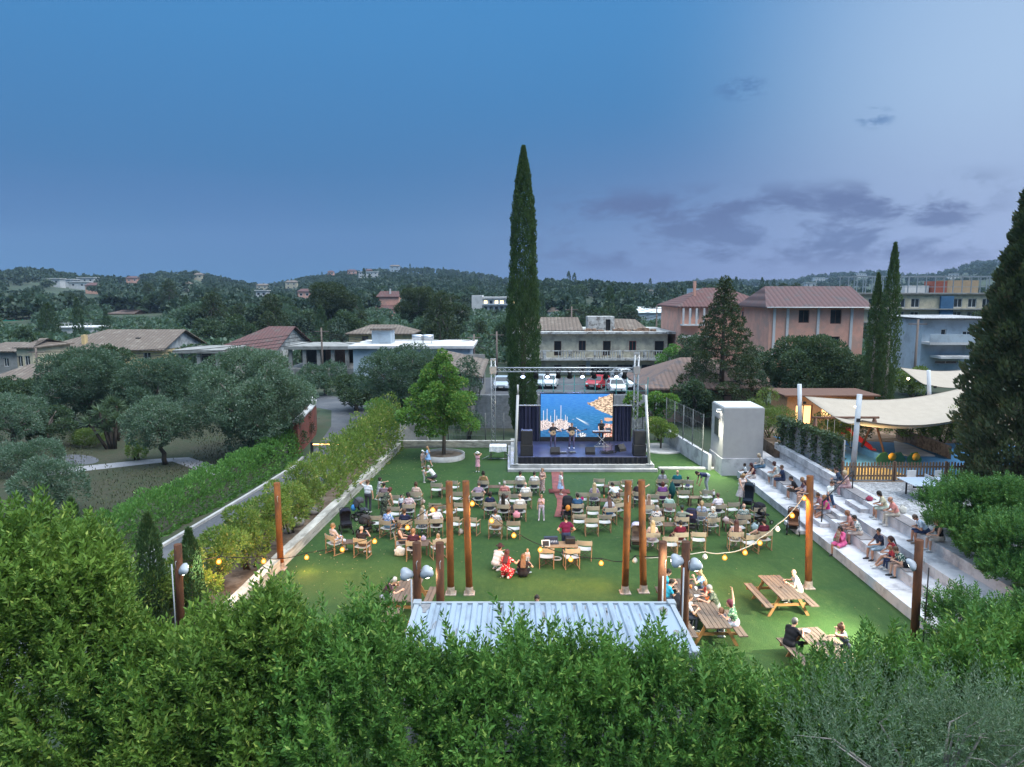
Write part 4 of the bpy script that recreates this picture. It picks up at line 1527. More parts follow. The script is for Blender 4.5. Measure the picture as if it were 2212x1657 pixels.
# ---- single trees of the middle distance
def near_tree(name,label,px,Y,ztop,Rr,kind,seed,leaf=.16,dens=55,zlow=1.0,material=None,z0=0.0,r0=.22,nb=20,squash=.8,br=(.15,.31),bark=M_BARK,group=None,x=None):
 r = np.random.default_rng(seed)
 x = X(px,Y,800) if x is None else x
 h = ztop - z0
 bl = cluster_blobs(r,int(nb * 2.1),Rr,h - zlow,zlow,br,squash)
 cm = crown_mesh('crown',bl,dens,leaf,leaf * (.42 if kind == 'olive' else .6),material or L_OLIVE,r,.35,.9,.2)
 mb = limbs(max(.7,zlow + .25 * (h - zlow)),bl,r0,r,7)
 return tree(name,label,x,Y,z0,cm,mb,'tree',group,bark)

near_tree('olive_tree','largest silvery olive tree in the middle of the left garden',540,47,7.4,4.6,'olive',31,.17,90,.5,nb=42,r0=.34)
near_tree('olive_tree','silvery olive tree with dark twin trunks beside the garden path',345,44.8,4.45,2.8,'olive',32,.15,110,1.0,nb=28,r0=.16,bark=M_BARKD)
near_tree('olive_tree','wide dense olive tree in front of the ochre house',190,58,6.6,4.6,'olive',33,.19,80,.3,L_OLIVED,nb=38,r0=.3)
near_tree('olive_tree','olive tree between the wide one and the largest one',330,59,6.0,3.8,'olive',34,.19,80,.2,L_OLIVED,nb=32)
near_tree('olive_tree','pale olive tree at the left edge of the garden',15,47,4.7,2.9,'olive',35,.16,80,.7,nb=20)
near_tree('broadleaf_tree','dark green broad tree rising behind the wide olive',242,72,6.0,2.6,'broad',36,.26,55,2.2,L_DARK,nb=12)
near_tree('broadleaf_tree','dark green bushy tree low at the left of the garden',95,50,3.4,2.2,'broad',37,.18,80,.3,L_DARK,nb=14)
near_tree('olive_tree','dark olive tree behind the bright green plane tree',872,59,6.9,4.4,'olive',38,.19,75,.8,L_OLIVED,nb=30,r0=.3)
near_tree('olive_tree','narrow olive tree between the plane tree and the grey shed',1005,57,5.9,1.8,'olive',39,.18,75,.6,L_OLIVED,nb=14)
near_tree('broadleaf_tree','dark shrubby tree beside the bend of the road',770,66,3.7,3.0,'broad',40,.22,60,.3,L_DARK,nb=16)
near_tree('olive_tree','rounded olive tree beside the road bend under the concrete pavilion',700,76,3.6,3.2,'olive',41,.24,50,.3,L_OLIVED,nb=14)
near_tree('broadleaf_tree','broad rounded dark tree in front of the pink house',1762,60,7.6,4.7,'broad',42,.21,70,1.0,L_DARK,nb=34,r0=.3,z0=.5)
near_tree('broadleaf_tree','dark low tree between the pine and the cottage roof',1500,58,4.2,2.2,'broad',43,.2,70,.4,L_DARK,nb=14)
near_tree('broadleaf_tree','dark tree in front of the larger pink house left of the pine',1492,78,7.2,2.6,'broad',141,.22,60,.4,L_DARK,nb=16)
near_tree('olive_tree','olive tree filling the gap between the dark pine and the rounded tree',1648,66,6.2,2.8,'olive',142,.2,65,.3,L_OLIVED,nb=18)
near_tree('broadleaf_tree','green tree between the derelict house and the cottage roof',1452,84,5.4,2.2,'broad',143,.22,60,.3,L_OLEA,nb=14)
near_tree('olive_tree','olive tree with a bare trunk behind the red curved wall',610,56,5.2,2.6,'olive',44,.18,75,1.0,L_OLIVED,nb=16)
near_tree('broadleaf_tree','dark tree hiding the foot of the ochre house gable',420,72,4.2,3.2,'broad',45,.24,50,.3,L_OLIVED,nb=14)
near_tree('broadleaf_tree','dark green tree on the far left below the cream house',20,62,3.8,3.4,'broad',46,.22,55,.2,L_DARK,nb=16)
near_tree('broadleaf_tree','bushy green tree behind the blue cypress pair',1860,66,5.2,3.2,'broad',47,.22,55,.2,L_DARK,nb=16,z0=1.6)
near_tree('broadleaf_tree','light green shrubby tree below the pale blue house',1972,64,4.6,2.4,'broad',48,.2,55,.2,L_FEATH,nb=12,z0=1.6)

# plane tree by the stage in its round planter
r_ = np.random.default_rng(50)
px_,py_ = -4.58,46.6
bl = []
for i in range(54):
 t = r_.random()
 a = r_.uniform(0,6.28)
 env = float(np.interp(t,[0,.12,.4,.75,1],[1.7,2.25,1.75,.85,.1]))
 k = r_.random() ** .5
 rb_ = float(np.interp(t,[0,.6,1],[.72,.58,.3])) * r_.uniform(.8,1.2)
 bl.append((np.array([math.cos(a) * env * k * 1.2,math.sin(a) * env * k * 1.2,2.0 + t * 5.1]),np.array([rb_,rb_,rb_ * .75])))
cm = crown_mesh('crown',bl,125,.16,.13,L_PLANE,r_,.45,.9,.1)
mb = MB().tube([(0,0,0),(.05,0,1.6),(-.03,.05,3.6),(0,0,6.4)],[.14,.11,.085,.03],8)
for i in range(12):
 c = Vector(bl[i * 3][0])
 mb.tube([(0,0,max(1.5,c.z - .9)),c],[.045,.015],5)
tree('plane_tree','bright green young plane tree in a round planter left of the stage',px_,py_,0,cm,mb)
mb = MB().lathe([(1.42,0),(1.42,.34),(1.30,.34),(1.30,.2),(.02,.2)],(0,0,0),40)
o = mb.build('planter',M_CONC)
o.location = (px_,py_,0)
MB().lathe([(1.29,.21),(.4,.26),(.01,.24)],n=24).build('soil',M_SOIL,o)
tag(o,'low round concrete planter ring at the foot of the plane tree','planter')

# small round tree on its bed right of the stage
r_ = np.random.default_rng(51)
bl = [(np.array([r_.normal(0,.3),r_.normal(0,.3),1.55 + r_.normal(0,.3)]),np.array([.58,.58,.55])) for _ in range(9)]
tree('round_shrub','small yellow green ball-shaped tree on a round bed right of the stage',10.55,49.4,.02,crown_mesh('crown',bl,260,.10,.07,L_PITT,r_,.3),MB().tube([(0,0,0),(.03,0,1.2)],[.07,.05],7),bark=M_BARKD)
o = MB().lathe([(1.62,0),(1.62,.10),(1.5,.12),(1.45,.05),(.02,.05)],n=40).build('planter',M_CONC)
o.location = (10.6,49.3,.006)
tag(o,'flat round concrete ring bed under the ball-shaped tree','planter')

# tall central cypress, pair of cypresses, big one on the right, dark pine
r_ = np.random.default_rng(52)
tree('cypress','very tall slender cypress towering behind the stage',X(1130,54),54,0,cypress_mesh('crown',21.6,1.14,460,.18,.065,L_CYP,r_,.4,.15),MB().tube([(0,0,0),(0,0,9)],[.3,.15],8),bark=M_BARKD)
z0_ = 1.6
tree('cypress','shorter left one of two cypresses beside the shade sails',X(1889,56),56,z0_,cypress_mesh('crown',Z(592,56) - z0_,.52,300,.19,.07,L_CYP,r_,.3,.36),MB().tube([(0,0,0),(0,0,6)],[.16,.08],7),bark=M_BARKP)
tree('cypress','taller right one of two cypresses beside the shade sails',X(1920,55),55,z0_,cypress_mesh('crown',Z(527,55) - z0_,.62,300,.19,.07,L_CYP,r_,.3,.36),MB().tube([(0,0,0),(0,0,6)],[.18,.08],7),bark=M_BARKP)
x_ = X(2224,33)
tree('cypress','massive dark cypress at the right edge beside the table tennis table',x_ + .2,33,z0_,cypress_mesh('crown',Z(300,33) - z0_ + .4,2.55,290,.26,.13,L_CYPB,r_,.2,.20,'cone',.9),MB().tube([(0,0,0),(0,0,9)],[.35,.15],8),bark=M_BARKD)
# dark conical pine
r_ = np.random.default_rng(53)
bl = []
for i in range(84):
 t = (i / 83) ** .9
 a = i * 2.399
 env = float(np.interp(t,[0,.2,.5,.8,1],[3.9,4.0,2.6,1.1,.12])) * r_.uniform(.75,1.15)
 rb_ = float(np.interp(t,[0,1],[.95,.34]))
 bl.append((np.array([math.cos(a) * env * .75,math.sin(a) * env * .75,.7 + t * 11.2]),np.array([rb_,rb_,rb_ * .62])))
cm = crown_mesh('crown',bl,95,.22,.09,L_PINE,r_,.5,.9,.25)
mb = MB().tube([(0,0,0),(0,0,11.4)],[.3,.05],8)
for c,_ in bl[::2]:
 mb.tube([(0,0,c[2] - .25),tuple(c)],[.07,.02],5)
tree('pine_tree','tall dark conical pine between the cottage roof and the pink house',X(1562,60),60,.2,cm,mb,bark=M_BARKD)

# big pines with bare trunks behind the pavilion
for (px,pyt,Y,Rr,sd,lab) in ((716,604,150,6.0,61,'large spreading pine with a bare pale trunk behind the pavilion'),(902,614,150,5.4,62,'broad dark pine with a forked pale trunk left of the hotel'),(978,634,145,3.6,63,'ragged pine with two bare pale trunks beside the hotel')):
 r_ = np.random.default_rng(sd)
 x = X(px,Y,680)
 zt = Z(pyt,Y)
 z0_ = tz(x,Y) - .2
 h = zt - z0_
 bl = cluster_blobs(r_,24,Rr,h * .66,h * .34,(.22,.36),.7)
 mb = limbs(h * .55,bl,.42,r_,10,.35)
 for k in range(8):
  a = r_.uniform(0,6.28)
  zz = h * r_.uniform(.2,.55)
  mb.tube([(0,0,zz),(math.cos(a) * 1.6,math.sin(a) * 1.6 - .4,zz + .7)],[.1,.03],5)
 tree('pine_tree',lab,x,Y,z0_,crown_mesh('crown',bl,26,.42,.2,L_PINE,r_,.4,.9,.25),mb,bark=M_BARKP)
for (px,pyt,w,Y,lab) in ((105,657,1.9,135,'broad dark cypress left of the ochre house chimney'),(169,647,.95,135,'slender dark cypress above the ochre house chimney'),(229,676,.9,150,'small pale cypress beside the coral house'),(404,640,1.2,190,'dark conical cypress right of the coral house'),(450,635,.9,200,'dark narrow conifer above the red roofed hall'),(440,648,1.6,185,'broad dark conifer above the boarded gable')):
 x = X(px,Y,700)
 z0_ = tz(x,Y) - .3
 tree('cypress',lab,x,Y,z0_,cypress_mesh('crown',Z(pyt,Y) - z0_,w,20,.5,.24,L_DARK,np.random.default_rng(px)),MB().tube([(0,0,0),(0,0,3)],[.2,.1],6),bark=M_BARKD)

# feathery shrub by the booth, yuccas, shrubs
def shrub(name,label,x,y,z,Rr,h,m,seed,leaf=.12,dens=120,wr=.45,nb=14,cat='shrub',up=.4,squash=.8):
 r = np.random.default_rng(seed)
 bl = cluster_blobs(r,nb,Rr,h,.05,(.3,.5),squash)
 cm = crown_mesh('foliage',bl,dens,leaf,leaf * wr,m,r,.35,.9,up,-.6)
 root = empty(name,(x,y,z),0,label,cat)
 link('foliage',cm,root)
 mb = MB()
 for i in range(5):
  c = Vector(bl[i][0])
  mb.tube([(r.normal(0,.1),r.normal(0,.1),0),c],[.05,.015],5)
 mb.build('stem',M_BARKD,root)
 return root

shrub('feathery_shrub','tall light green feathery shrub behind the white booth',X(1672,45.5),45.6,1.6,2.0,3.3,L_FEATH,71,.16,120,.3)
shrub('silver_shrub','silvery grey shrub at the left edge of the brown lawn',X(75,34),34,0,2.1,2.9,L_OLIVE,72,.13,150)
shrub('silver_shrub','pale grey shrub behind the silvery one at the left edge',X(40,43),43,0,2.4,1.9,L_OLIVE,73,.14,120)
shrub('silver_shrub','low pale weedy shrub beside the dark garden patio',X(175,50.5),50.5,0,1.6,1.0,L_FEATH,74,.13,120)
shrub('dark_shrub','small dark shrub beside the trunks of the path olive',X(280,46),46,0,.9,1.3,L_PITT,75,.12,150)
shrub('dark_shrub','dark green shrub behind the clipped hedge near the red wall',X(600,49),49,0,2.0,1.9,L_DARK,76,.14,120)
shrub('dark_shrub','dark shrub with reddish leaves against the red curved wall',X(632,52),52,0,1.8,2.6,leafmat('reddish shrub leaves',(.05,.04,.035),(.11,.075,.06),(.16,.05,.07),.2,.8),77,.14,120)
shrub('garden_shrub','leafy shrub at the far end of the hedge below the olive',X(815,53),53,0,1.7,3.0,L_OLEA,78,.14,130)
shrub('garden_shrub','green shrub behind the kerb wall left of the truss tower',X(1012,52.5),52.5,0,1.5,2.1,L_OLIVED,79,.13,120)
for i,(px,Y,rr,h,lab) in enumerate(((1795,42.2,1.5,2.2,'green shrub under the left corner of the shade sail'),(1840,44.5,1.6,1.9,'green shrub behind the left sail post'),(1960,44.5,2.2,2.0,'dense green shrub in front of the playground tree trunk'),(2040,43.8,2.4,2.3,'yellow green shrub right of the wooden deck'),(2110,42.5,1.8,1.8,'dark shrub beside the big cypress'))):
 shrub('garden_shrub',lab,X(px,Y,930),Y,1.6,rr,h,[L_FEATH,L_DARK,L_OLEA,L_PITT,L_DARK][i],80 + i,.13,110)

def yucca(label,x,y,z,seed):
 r = np.random.default_rng(seed)
 root = empty('yucca',(x,y,z),0,label,'plant')
 heads = [(r.normal(0,.55),r.normal(0,.4),r.uniform(1.4,2.9)) for _ in range(6)]
 Pn,Dn = [],[]
 st = MB()
 for hx,hy,hz in heads:
  st.tube([(hx * .3,hy * .3,0),(hx,hy,hz)],[.12,.08],6)
  d = sphere_dirs(95,r)
  d = d[d[:,2] > -.45]
  Pn.append(np.tile([[hx,hy,hz]],(len(d),1)))
  Dn.append(d)
 P,D = np.concatenate(Pn),np.concatenate(Dn)
 V,F = leaf_cards(P,D,r.uniform(.7,1.0,len(P)),.07,r)
 link('foliage',np_mesh('foliage',V,F,leafmat('yucca blades',(.045,.085,.05),(.10,.15,.085),None,.2,1)),root)
 st.build('stem',M_BARKD,root)

yucca('spiky yucca clump beside the dark olive in the garden',X(235,52),52,0,91)
yucca('spiky yucca clump nearer the path in the garden',X(222,49),49.4,0,92)

# ---- hedges
def hedge(name,label,path,wid,hts,dens,leaf,wr,m,seed,rough=.18,up=.35,cat='hedge',boxy=4.0,low=.0):
 """Leaves over a rounded box section swept along path [(x, y)...] with heights hts."""
 r = np.random.default_rng(seed)
 Ps,Ds = [],[]
 for (a,b,h0,h1) in zip(path[:-1],path[1:],hts[:-1],hts[1:]):
  a,b = np.array(a),np.array(b)
  L = np.linalg.norm(b - a)
  per = 2 * max(h0,h1) + wid
  n = int(dens * L * per)
  t = r.random(n)
  h = h0 + (h1 - h0) * t
  th = r.uniform(-.35,math.pi + .35,n)
  ce,se = np.cos(th),np.sin(th)
  k = (np.abs(ce) ** boxy + np.abs(se) ** boxy) ** (-1 / boxy)
  px,pz = ce * k * wid / 2,np.maximum(low,se * k * h)
  along = a[None] + (b - a)[None] * t[:,None]
  nrm = np.array([-(b - a)[1],(b - a)[0]]) / L
  wob = 1 + rough * (np.sin(along[:,1] * 3.1 + th * 2) * np.cos(along[:,0] * 2.3 + along[:,1] * 1.3 + pz * 2) + .6 * np.sin(along[:,1] * 7.3 + th * 5))
  ins = 1 - .3 * r.random(n) ** 2
  P = np.stack([along[:,0] + nrm[0] * px * wob * ins,along[:,1] + nrm[1] * px * wob * ins,pz * wob * (1 - .18 * r.random(n) ** 2)],1)
  D = np.stack([nrm[0] * ce,nrm[1] * ce,np.maximum(se,0) + up],1) + r.normal(0,.45,(n,3))
  Ps.append(P)
  Ds.append(D)
 P,D = np.concatenate(Ps),np.concatenate(Ds)
 V,F = leaf_cards(P,D,leaf * r.uniform(.7,1.3,len(P)),leaf * wr * r.uniform(.7,1.3,len(P)),r)
 o = link(name,np_mesh(name,V,F,m))
 return tag(o,label,cat)

hedge('clipped_hedge','long clipped green hedge along the far side of the narrow road',[(-18.0,25.5),(-17.1,30),(-16.0,37.5),(-15.3,44),(-15.4,47.5)],2.0,[1.55,1.6,1.6,1.55,1.5],190,.15,.5,L_OLEA,95,.14,.5)
hedge('flowering_shrub','pink flowering oleander at the near end of the clipped hedge',[(-17.0,24.0),(-16.6,26.4)],1.5,[1.5,1.5],190,.12,.3,leafmat('oleander leaves',(.045,.10,.03),(.10,.18,.05),(.55,.14,.22),.3,.8),96,.2,.6,'shrub')
r_ = np.random.default_rng(97)
PW = [(-10.95,21.0),(-10.45,25.5),(-10.05,30.5),(-9.85,35),(-9.55,39.5),(-9.3,43),(-8.95,47),(-8.75,50.2)]
hedge('wall_hedge','dense yellow green hedge along the far half of the left garden wall',PW[3:],1.75,[2.3,2.6,2.75,2.95,3.2],170,.155,.5,L_PITT,97,.22,.5)
for i,(x,y,h,lab) in enumerate(((-10.15,33.9,2.5,'bushy yellow green shrub where the dense wall hedge begins'),(-10.3,31.5,2.4,'thin yellow green shrub between the tall rusty post and the dense hedge'),(-10.5,29.4,2.5,'tall yellow green shrub behind the left rusty post'),
         (-10.6,27.3,2.3,'yellow green shrub behind the two lit bulbs nearest the wall'),(-10.85,25.4,2.2,'yellow green shrub right of the small cypresses'),(-11.2,23.3,2.1,'pale green shrub between the small cypresses'),(-12.2,22.3,1.9,'pale loose shrub left of the small cypresses'))):
 shrub('wall_shrub',lab,x,y,0,1.25,h * 1.2,L_PITT,110 + i,.13,165,.45,16)
for (px,pyb,pyt,Y,w,lab) in ((326,1350,1112,22.0,.42,'taller young cypress beside the short rusty post on the left'),(413,1335,1146,22.6,.36,'smaller young cypress right of the short rusty post'),(166,1180,1078,30.5,.3,'small young cypress beyond the leafy hedge tops on the left')):
 x = X(px,Y,1250)
 tree('cypress',lab,x,Y,0,cypress_mesh('crown',Z(pyt,Y),w,620,.15,.05,L_CYP,np.random.default_rng(px),.1,.15,'round'),MB().tube([(0,0,0),(0,0,1.5)],[.05,.03],6),bark=M_BARKD)

# ------------------------------------------------------------------ hedge in front of the container, its tips cut the lower edge of the view
rng = np.random.default_rng(5)
CREST = [(-260,1080),(0,1088),(30,1080),(75,1114),(120,1150),(165,1100),(195,1134),(232,1168),(262,1285),(311,1347),(374,1338),(449,1330),(500,1304),(550,1278),(590,1252),(640,1290),(700,1300),(760,1292),(827,1297),(874,1345),(942,1392),(976,1356),
   (1084,1336),(1145,1350),(1206,1353),(1280,1362),(1327,1347),(1382,1363),(1416,1332),(1466,1392),(1555,1382),(1635,1404),(1680,1425),(1748,1412),(1790,1378),(1864,1396),(1971,1348),(2018,1332),(2100,1330),(2212,1325),(2480,1320)]
YC = 13.6
_cx = np.array([O(px,py,YC).x for px,py in CREST])
_cz = np.array([O(px,py,YC).z for px,py in CREST]) - .22

def front_hedge(name,label,xa,xb,N,m,seed,temps,cat='hedge'):
 """Bushy plumes of shoots: each plume one tall leafy spike among shorter shoots, with gaps between the plumes."""
 r = np.random.default_rng(seed)

 def surf(n,deep):
  x = r.uniform(xa,xb,n)
  zc = np.interp(x,_cx,_cz) - .16
  s = r.random(n) ** .95
  drop = np.interp(s,[0,.12,.26,.42,.7,1],[1.9,.35,.0,.35,1.8,4.0])
  yy = np.interp(s,[0,.12,.26,.42,.7,1],[14.8,14.3,13.6,12.8,12.1,11.5])
  lump = .34 * np.sin(x * 1.9 + drop * 1.3) + .26 * np.sin(x * 4.1 - drop * 2.7 + 2)
  ny = np.interp(s,[0,.12,.26,.42,.7,1],[.9,.6,0,-.55,-.9,-.95])
  nz = np.sqrt(1 - ny * ny)
  P = np.stack([x,yy + ny * (lump - deep),np.maximum(.2,zc - drop + nz * (lump * .5 - deep))],1)
  return P,ny,s

 n1 = N
 P1,ny,s = surf(n1,r.uniform(-.15,.62,n1))
 D1 = np.stack([r.normal(0,.20,n1),ny * .35 + r.normal(0,.16,n1),np.ones(n1)],1)
 S1 = r.uniform(1.0,1.75,n1)
 Ps,Ds,Sc = [P1 - D1 * .25],[D1],[S1]
 for k in range(4):
  a = r.uniform(0,2 * np.pi,n1)
  o = np.stack([np.cos(a),np.sin(a),np.zeros(n1)],1)
  Ds.append(D1 * .8 + o * r.uniform(.35,.8,n1)[:,None])
  Ps.append(P1 - D1 * r.uniform(.30,.55,n1)[:,None] + o * .07)
  Sc.append(S1 * r.uniform(.55,.85,n1))
 n2 = int(N * .8)
 P2,ny2,_ = surf(n2,r.uniform(.45,.95,n2))
 Ps.append(P2)
 Ds.append(np.stack([r.normal(0,.5,n2),ny2 * .6 + r.normal(0,.4,n2),np.ones(n2)],1))
 Sc.append(r.uniform(.8,1.2,n2))
 P,D,sc = np.concatenate(Ps),np.concatenate(Ds),np.concatenate(Sc)
 V,F = place(temps,P,D,sc,r)
 root = empty(name,((xa + xb) / 2,YC,0),0,label,cat)
 V = V - np.array([[(xa + xb) / 2,YC,0]])
 link('foliage',np_mesh('foliage',V,F,m),root)
 mb = MB()
 mb.M = Matrix.Translation((-(xa + xb) / 2,-YC,0))
 for i in range(int((xb - xa) * 2.2)):
  xx = r.uniform(xa,xb)
  h = float(np.interp(xx,_cx,_cz)) - 1.1
  y = r.uniform(13.0,14.2)
  mb.tube([(xx,y,0),(xx + r.normal(0,.12),y + r.normal(0,.1),h * .5),(xx + r.normal(0,.2),y,h)],[.05,.035,.012],5)
 mb.build('stem',M_BARKD,root)
 return root

_t = np.random.default_rng(1)
SPR = [spray_template(_t,30,_t.uniform(.42,.58),.135,.048,.62) for _ in range(6)]
front_hedge('laurel_hedge','tall leafy laurel hedge along the bottom in front of the white container',-4.6,11.4,1650,L_LAUR,6,SPR)
front_hedge('laurel_hedge','taller bushy yellow green laurel growth at the bottom left',-12.0,-4.3,1750,L_LAURY,7,SPR)
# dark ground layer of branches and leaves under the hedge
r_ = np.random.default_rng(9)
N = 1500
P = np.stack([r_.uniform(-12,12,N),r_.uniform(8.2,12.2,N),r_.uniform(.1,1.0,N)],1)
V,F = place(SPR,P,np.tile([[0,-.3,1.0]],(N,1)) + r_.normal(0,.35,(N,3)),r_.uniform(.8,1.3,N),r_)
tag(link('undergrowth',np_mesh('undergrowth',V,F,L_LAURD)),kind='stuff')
# silvery olive shoots at lower right, with bare twigs
r_ = np.random.default_rng(10)
OSPR = [spray_template(r_,26,r_.uniform(.7,1.0),.105,.022,.75) for _ in range(5)]
bl = []
for i in range(26):
 bl.append((np.array([r_.uniform(-1.7,2.3),r_.uniform(-.6,.7),r_.uniform(2.0,3.65)]),np.array([.8,.7,.65])))
P,D = crown_points(bl,17,r_,.35,-.4)
D = D / np.linalg.norm(D,axis=1,keepdims=True) * .6 + np.array([[0,-.1,.8]]) + r_.normal(0,.3,D.shape)
V,F = place(OSPR,P - D * .25,D,r_.uniform(.75,1.2,len(P)),r_)
root = empty('olive_bush',(7.3,11.2,0),0,'silvery green olive bush with bare twigs at the bottom right','shrub')
link('foliage',np_mesh('foliage',V,F,L_SILV),root)
mb = MB()
for i in range(22):
 c = Vector(bl[i % 26][0])
 e = c + Vector((r_.normal(0,.4),r_.normal(-.25,.3),r_.uniform(.0,.4)))
 mb.tube([(r_.normal(0,.4),r_.normal(0,.2),0),c * .6 + Vector((0,0,.8)),c,e],[.05,.03,.016,.005],5)
for i in range(13):
 c = Vector((r_.uniform(.6,2.6),r_.uniform(-.9,-.2),r_.uniform(3.0,3.8)))
 e = c + Vector((r_.normal(0,.5),r_.normal(-.2,.3),r_.uniform(-.2,.5)))
 mb.tube([c,(c + e) / 2 + Vector((0,0,.08)),e],[.012,.008,.004],4)
mb.build('twig',M_BARKP,root)

def spray_shrub(name,label,x,y,z,rx,ry,h,m,seed,n,temps,nb=16):
 r = np.random.default_rng(seed)
 bl = []
 for i in range(nb):
  a,k,t = r.uniform(0,6.28),r.random() ** .5,r.random()
  e = .55 + .45 * math.sin(math.pi * min(1,t * .8 + .2))
  q = r.uniform(.45,.7)
  bl.append((np.array([math.cos(a) * k * rx * e,math.sin(a) * k * ry * e,.3 + t * (h - .9)]),np.array([q,q,q * .9])))
 P,D = crown_points(bl,n,r,.45,-.5)
 k = len(P)
 D = D / np.linalg.norm(D,axis=1,keepdims=True) * .65 + np.array([[0,0,.85]]) + r.normal(0,.22,(k,3))
 V,F = place(temps,P - D * .22,D,r.uniform(.7,1.25,k),r)
 root = empty(name,(x,y,z),0,label,'shrub')
 link('foliage',np_mesh('foliage',V,F,m),root)
 mb = MB()
 for c,_ in bl:
  mb.tube([(r.normal(0,.15),r.normal(0,.15),0),Vector(c) * .6,c],[.04,.025,.01],5)
 mb.build('stem',M_BARKD,root)

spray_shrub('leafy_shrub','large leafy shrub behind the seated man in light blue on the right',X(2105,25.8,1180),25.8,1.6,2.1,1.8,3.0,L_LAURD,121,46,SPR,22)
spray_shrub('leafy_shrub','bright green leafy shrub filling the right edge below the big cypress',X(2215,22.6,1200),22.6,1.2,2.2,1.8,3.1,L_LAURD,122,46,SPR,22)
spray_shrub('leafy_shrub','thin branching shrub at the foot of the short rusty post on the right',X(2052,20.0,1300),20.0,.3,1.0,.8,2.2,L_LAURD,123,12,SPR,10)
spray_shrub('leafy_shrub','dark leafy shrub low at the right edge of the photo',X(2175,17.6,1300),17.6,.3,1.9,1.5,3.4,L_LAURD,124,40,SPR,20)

spray_shrub('laurel_shrub','rounded laurel shrub filling the dip beside the tall growth at the bottom left',-7.6,13.4,0,1.5,1.0,4.0,L_LAUR,125,40,SPR,20)

# ------------------------------------------------------------------ stage
M_BLACKC = mat('black stage cloth',(.016,.017,.024),.95,.2,4,bump=.5)
M_NAVY = mat('dark blue curtain',(.020,.022,.055),.9,.15,3)
M_DECK = mat('dark stage floor',(.022,.027,.066),.32,.25,1.5,spec=.5,col2=(.036,.042,.088),mixscale=.8)
M_ALU = mat('truss aluminium',(.50,.52,.54),.35,.08,5,metal=.6)
M_WSTEEL = mat('grey white painted steel',(.40,.41,.42),.5,.06,3)
M_BLK = mat('black plastic',(.018,.018,.02),.5,.1,6)
M_RUB = mat('black rubber',(.015,.015,.015),.85,.1,5)

st = empty('stage',(4.36,43,0),0,'raised black-skirted stage on a white concrete base','stage')
mb = MB()
mb.M = Matrix.Translation((-4.36,-43,0))
mb.box(-.27,9.0,42.75,43.0,0,.20,bevel=.02).box(-.1,8.83,43.0,51,0,.42,bevel=.02).box(-.27,-.1,43.0,51,0,.2)
mb.build('base',M_CONC,st)
mb = MB()
mb.M = Matrix.Translation((-4.36,-43,0))
mb.box(.42,8.42,43.25,50.6,.422,.80).build('riser',M_BLACKC,st)
mb = MB()
mb.M = Matrix.Translation((-4.36,-43,0))
mb.box(.36,8.48,43.22,50.7,.80,.86,bevel=.01).build('deck',M_DECK,st)
mb = MB()
mb.M = Matrix.Translation((-4.36,-43,0))
P_,n_ = [],90
for i in range(n_ + 1):
 x = .36 + 8.12 * i / n_
 P_.append((x,43.2 + .022 * math.sin(i * 1.9) + .012 * math.sin(i * .7)))
for i in range(n_):
 (a,ya),(b_,yb) = P_[i],P_[i + 1]
 mb.verts([(a,ya,.43),(b_,yb,.43),(b_,yb,.84),(a,ya,.84)],[[0,1,2,3]],0,True)
mb.build('skirt',M_BLACKC,st)

# leaning tubes at the front corners
for (xb,xt,lab) in ((.19,.36,'leaning pale steel column at the left front corner of the stage'),(8.52,8.36,'leaning pale steel column at the right front corner of the stage')):
 mb = MB().tube([(xb,43.1,.42),(xt,43.9,4.65)],.085,14).box(xb - .2,xb + .2,42.95,43.25,.42,.46).tube([(xt,43.9,4.65),(xt,43.95,5.3)],.05,10)
 tag(mb.build('column',M_WSTEEL),lab,'column')

# screen with a film of a harbour
SX0,SX1,SZ0,SZ1,SY = 1.96,6.87,1.17,4.15,47.9

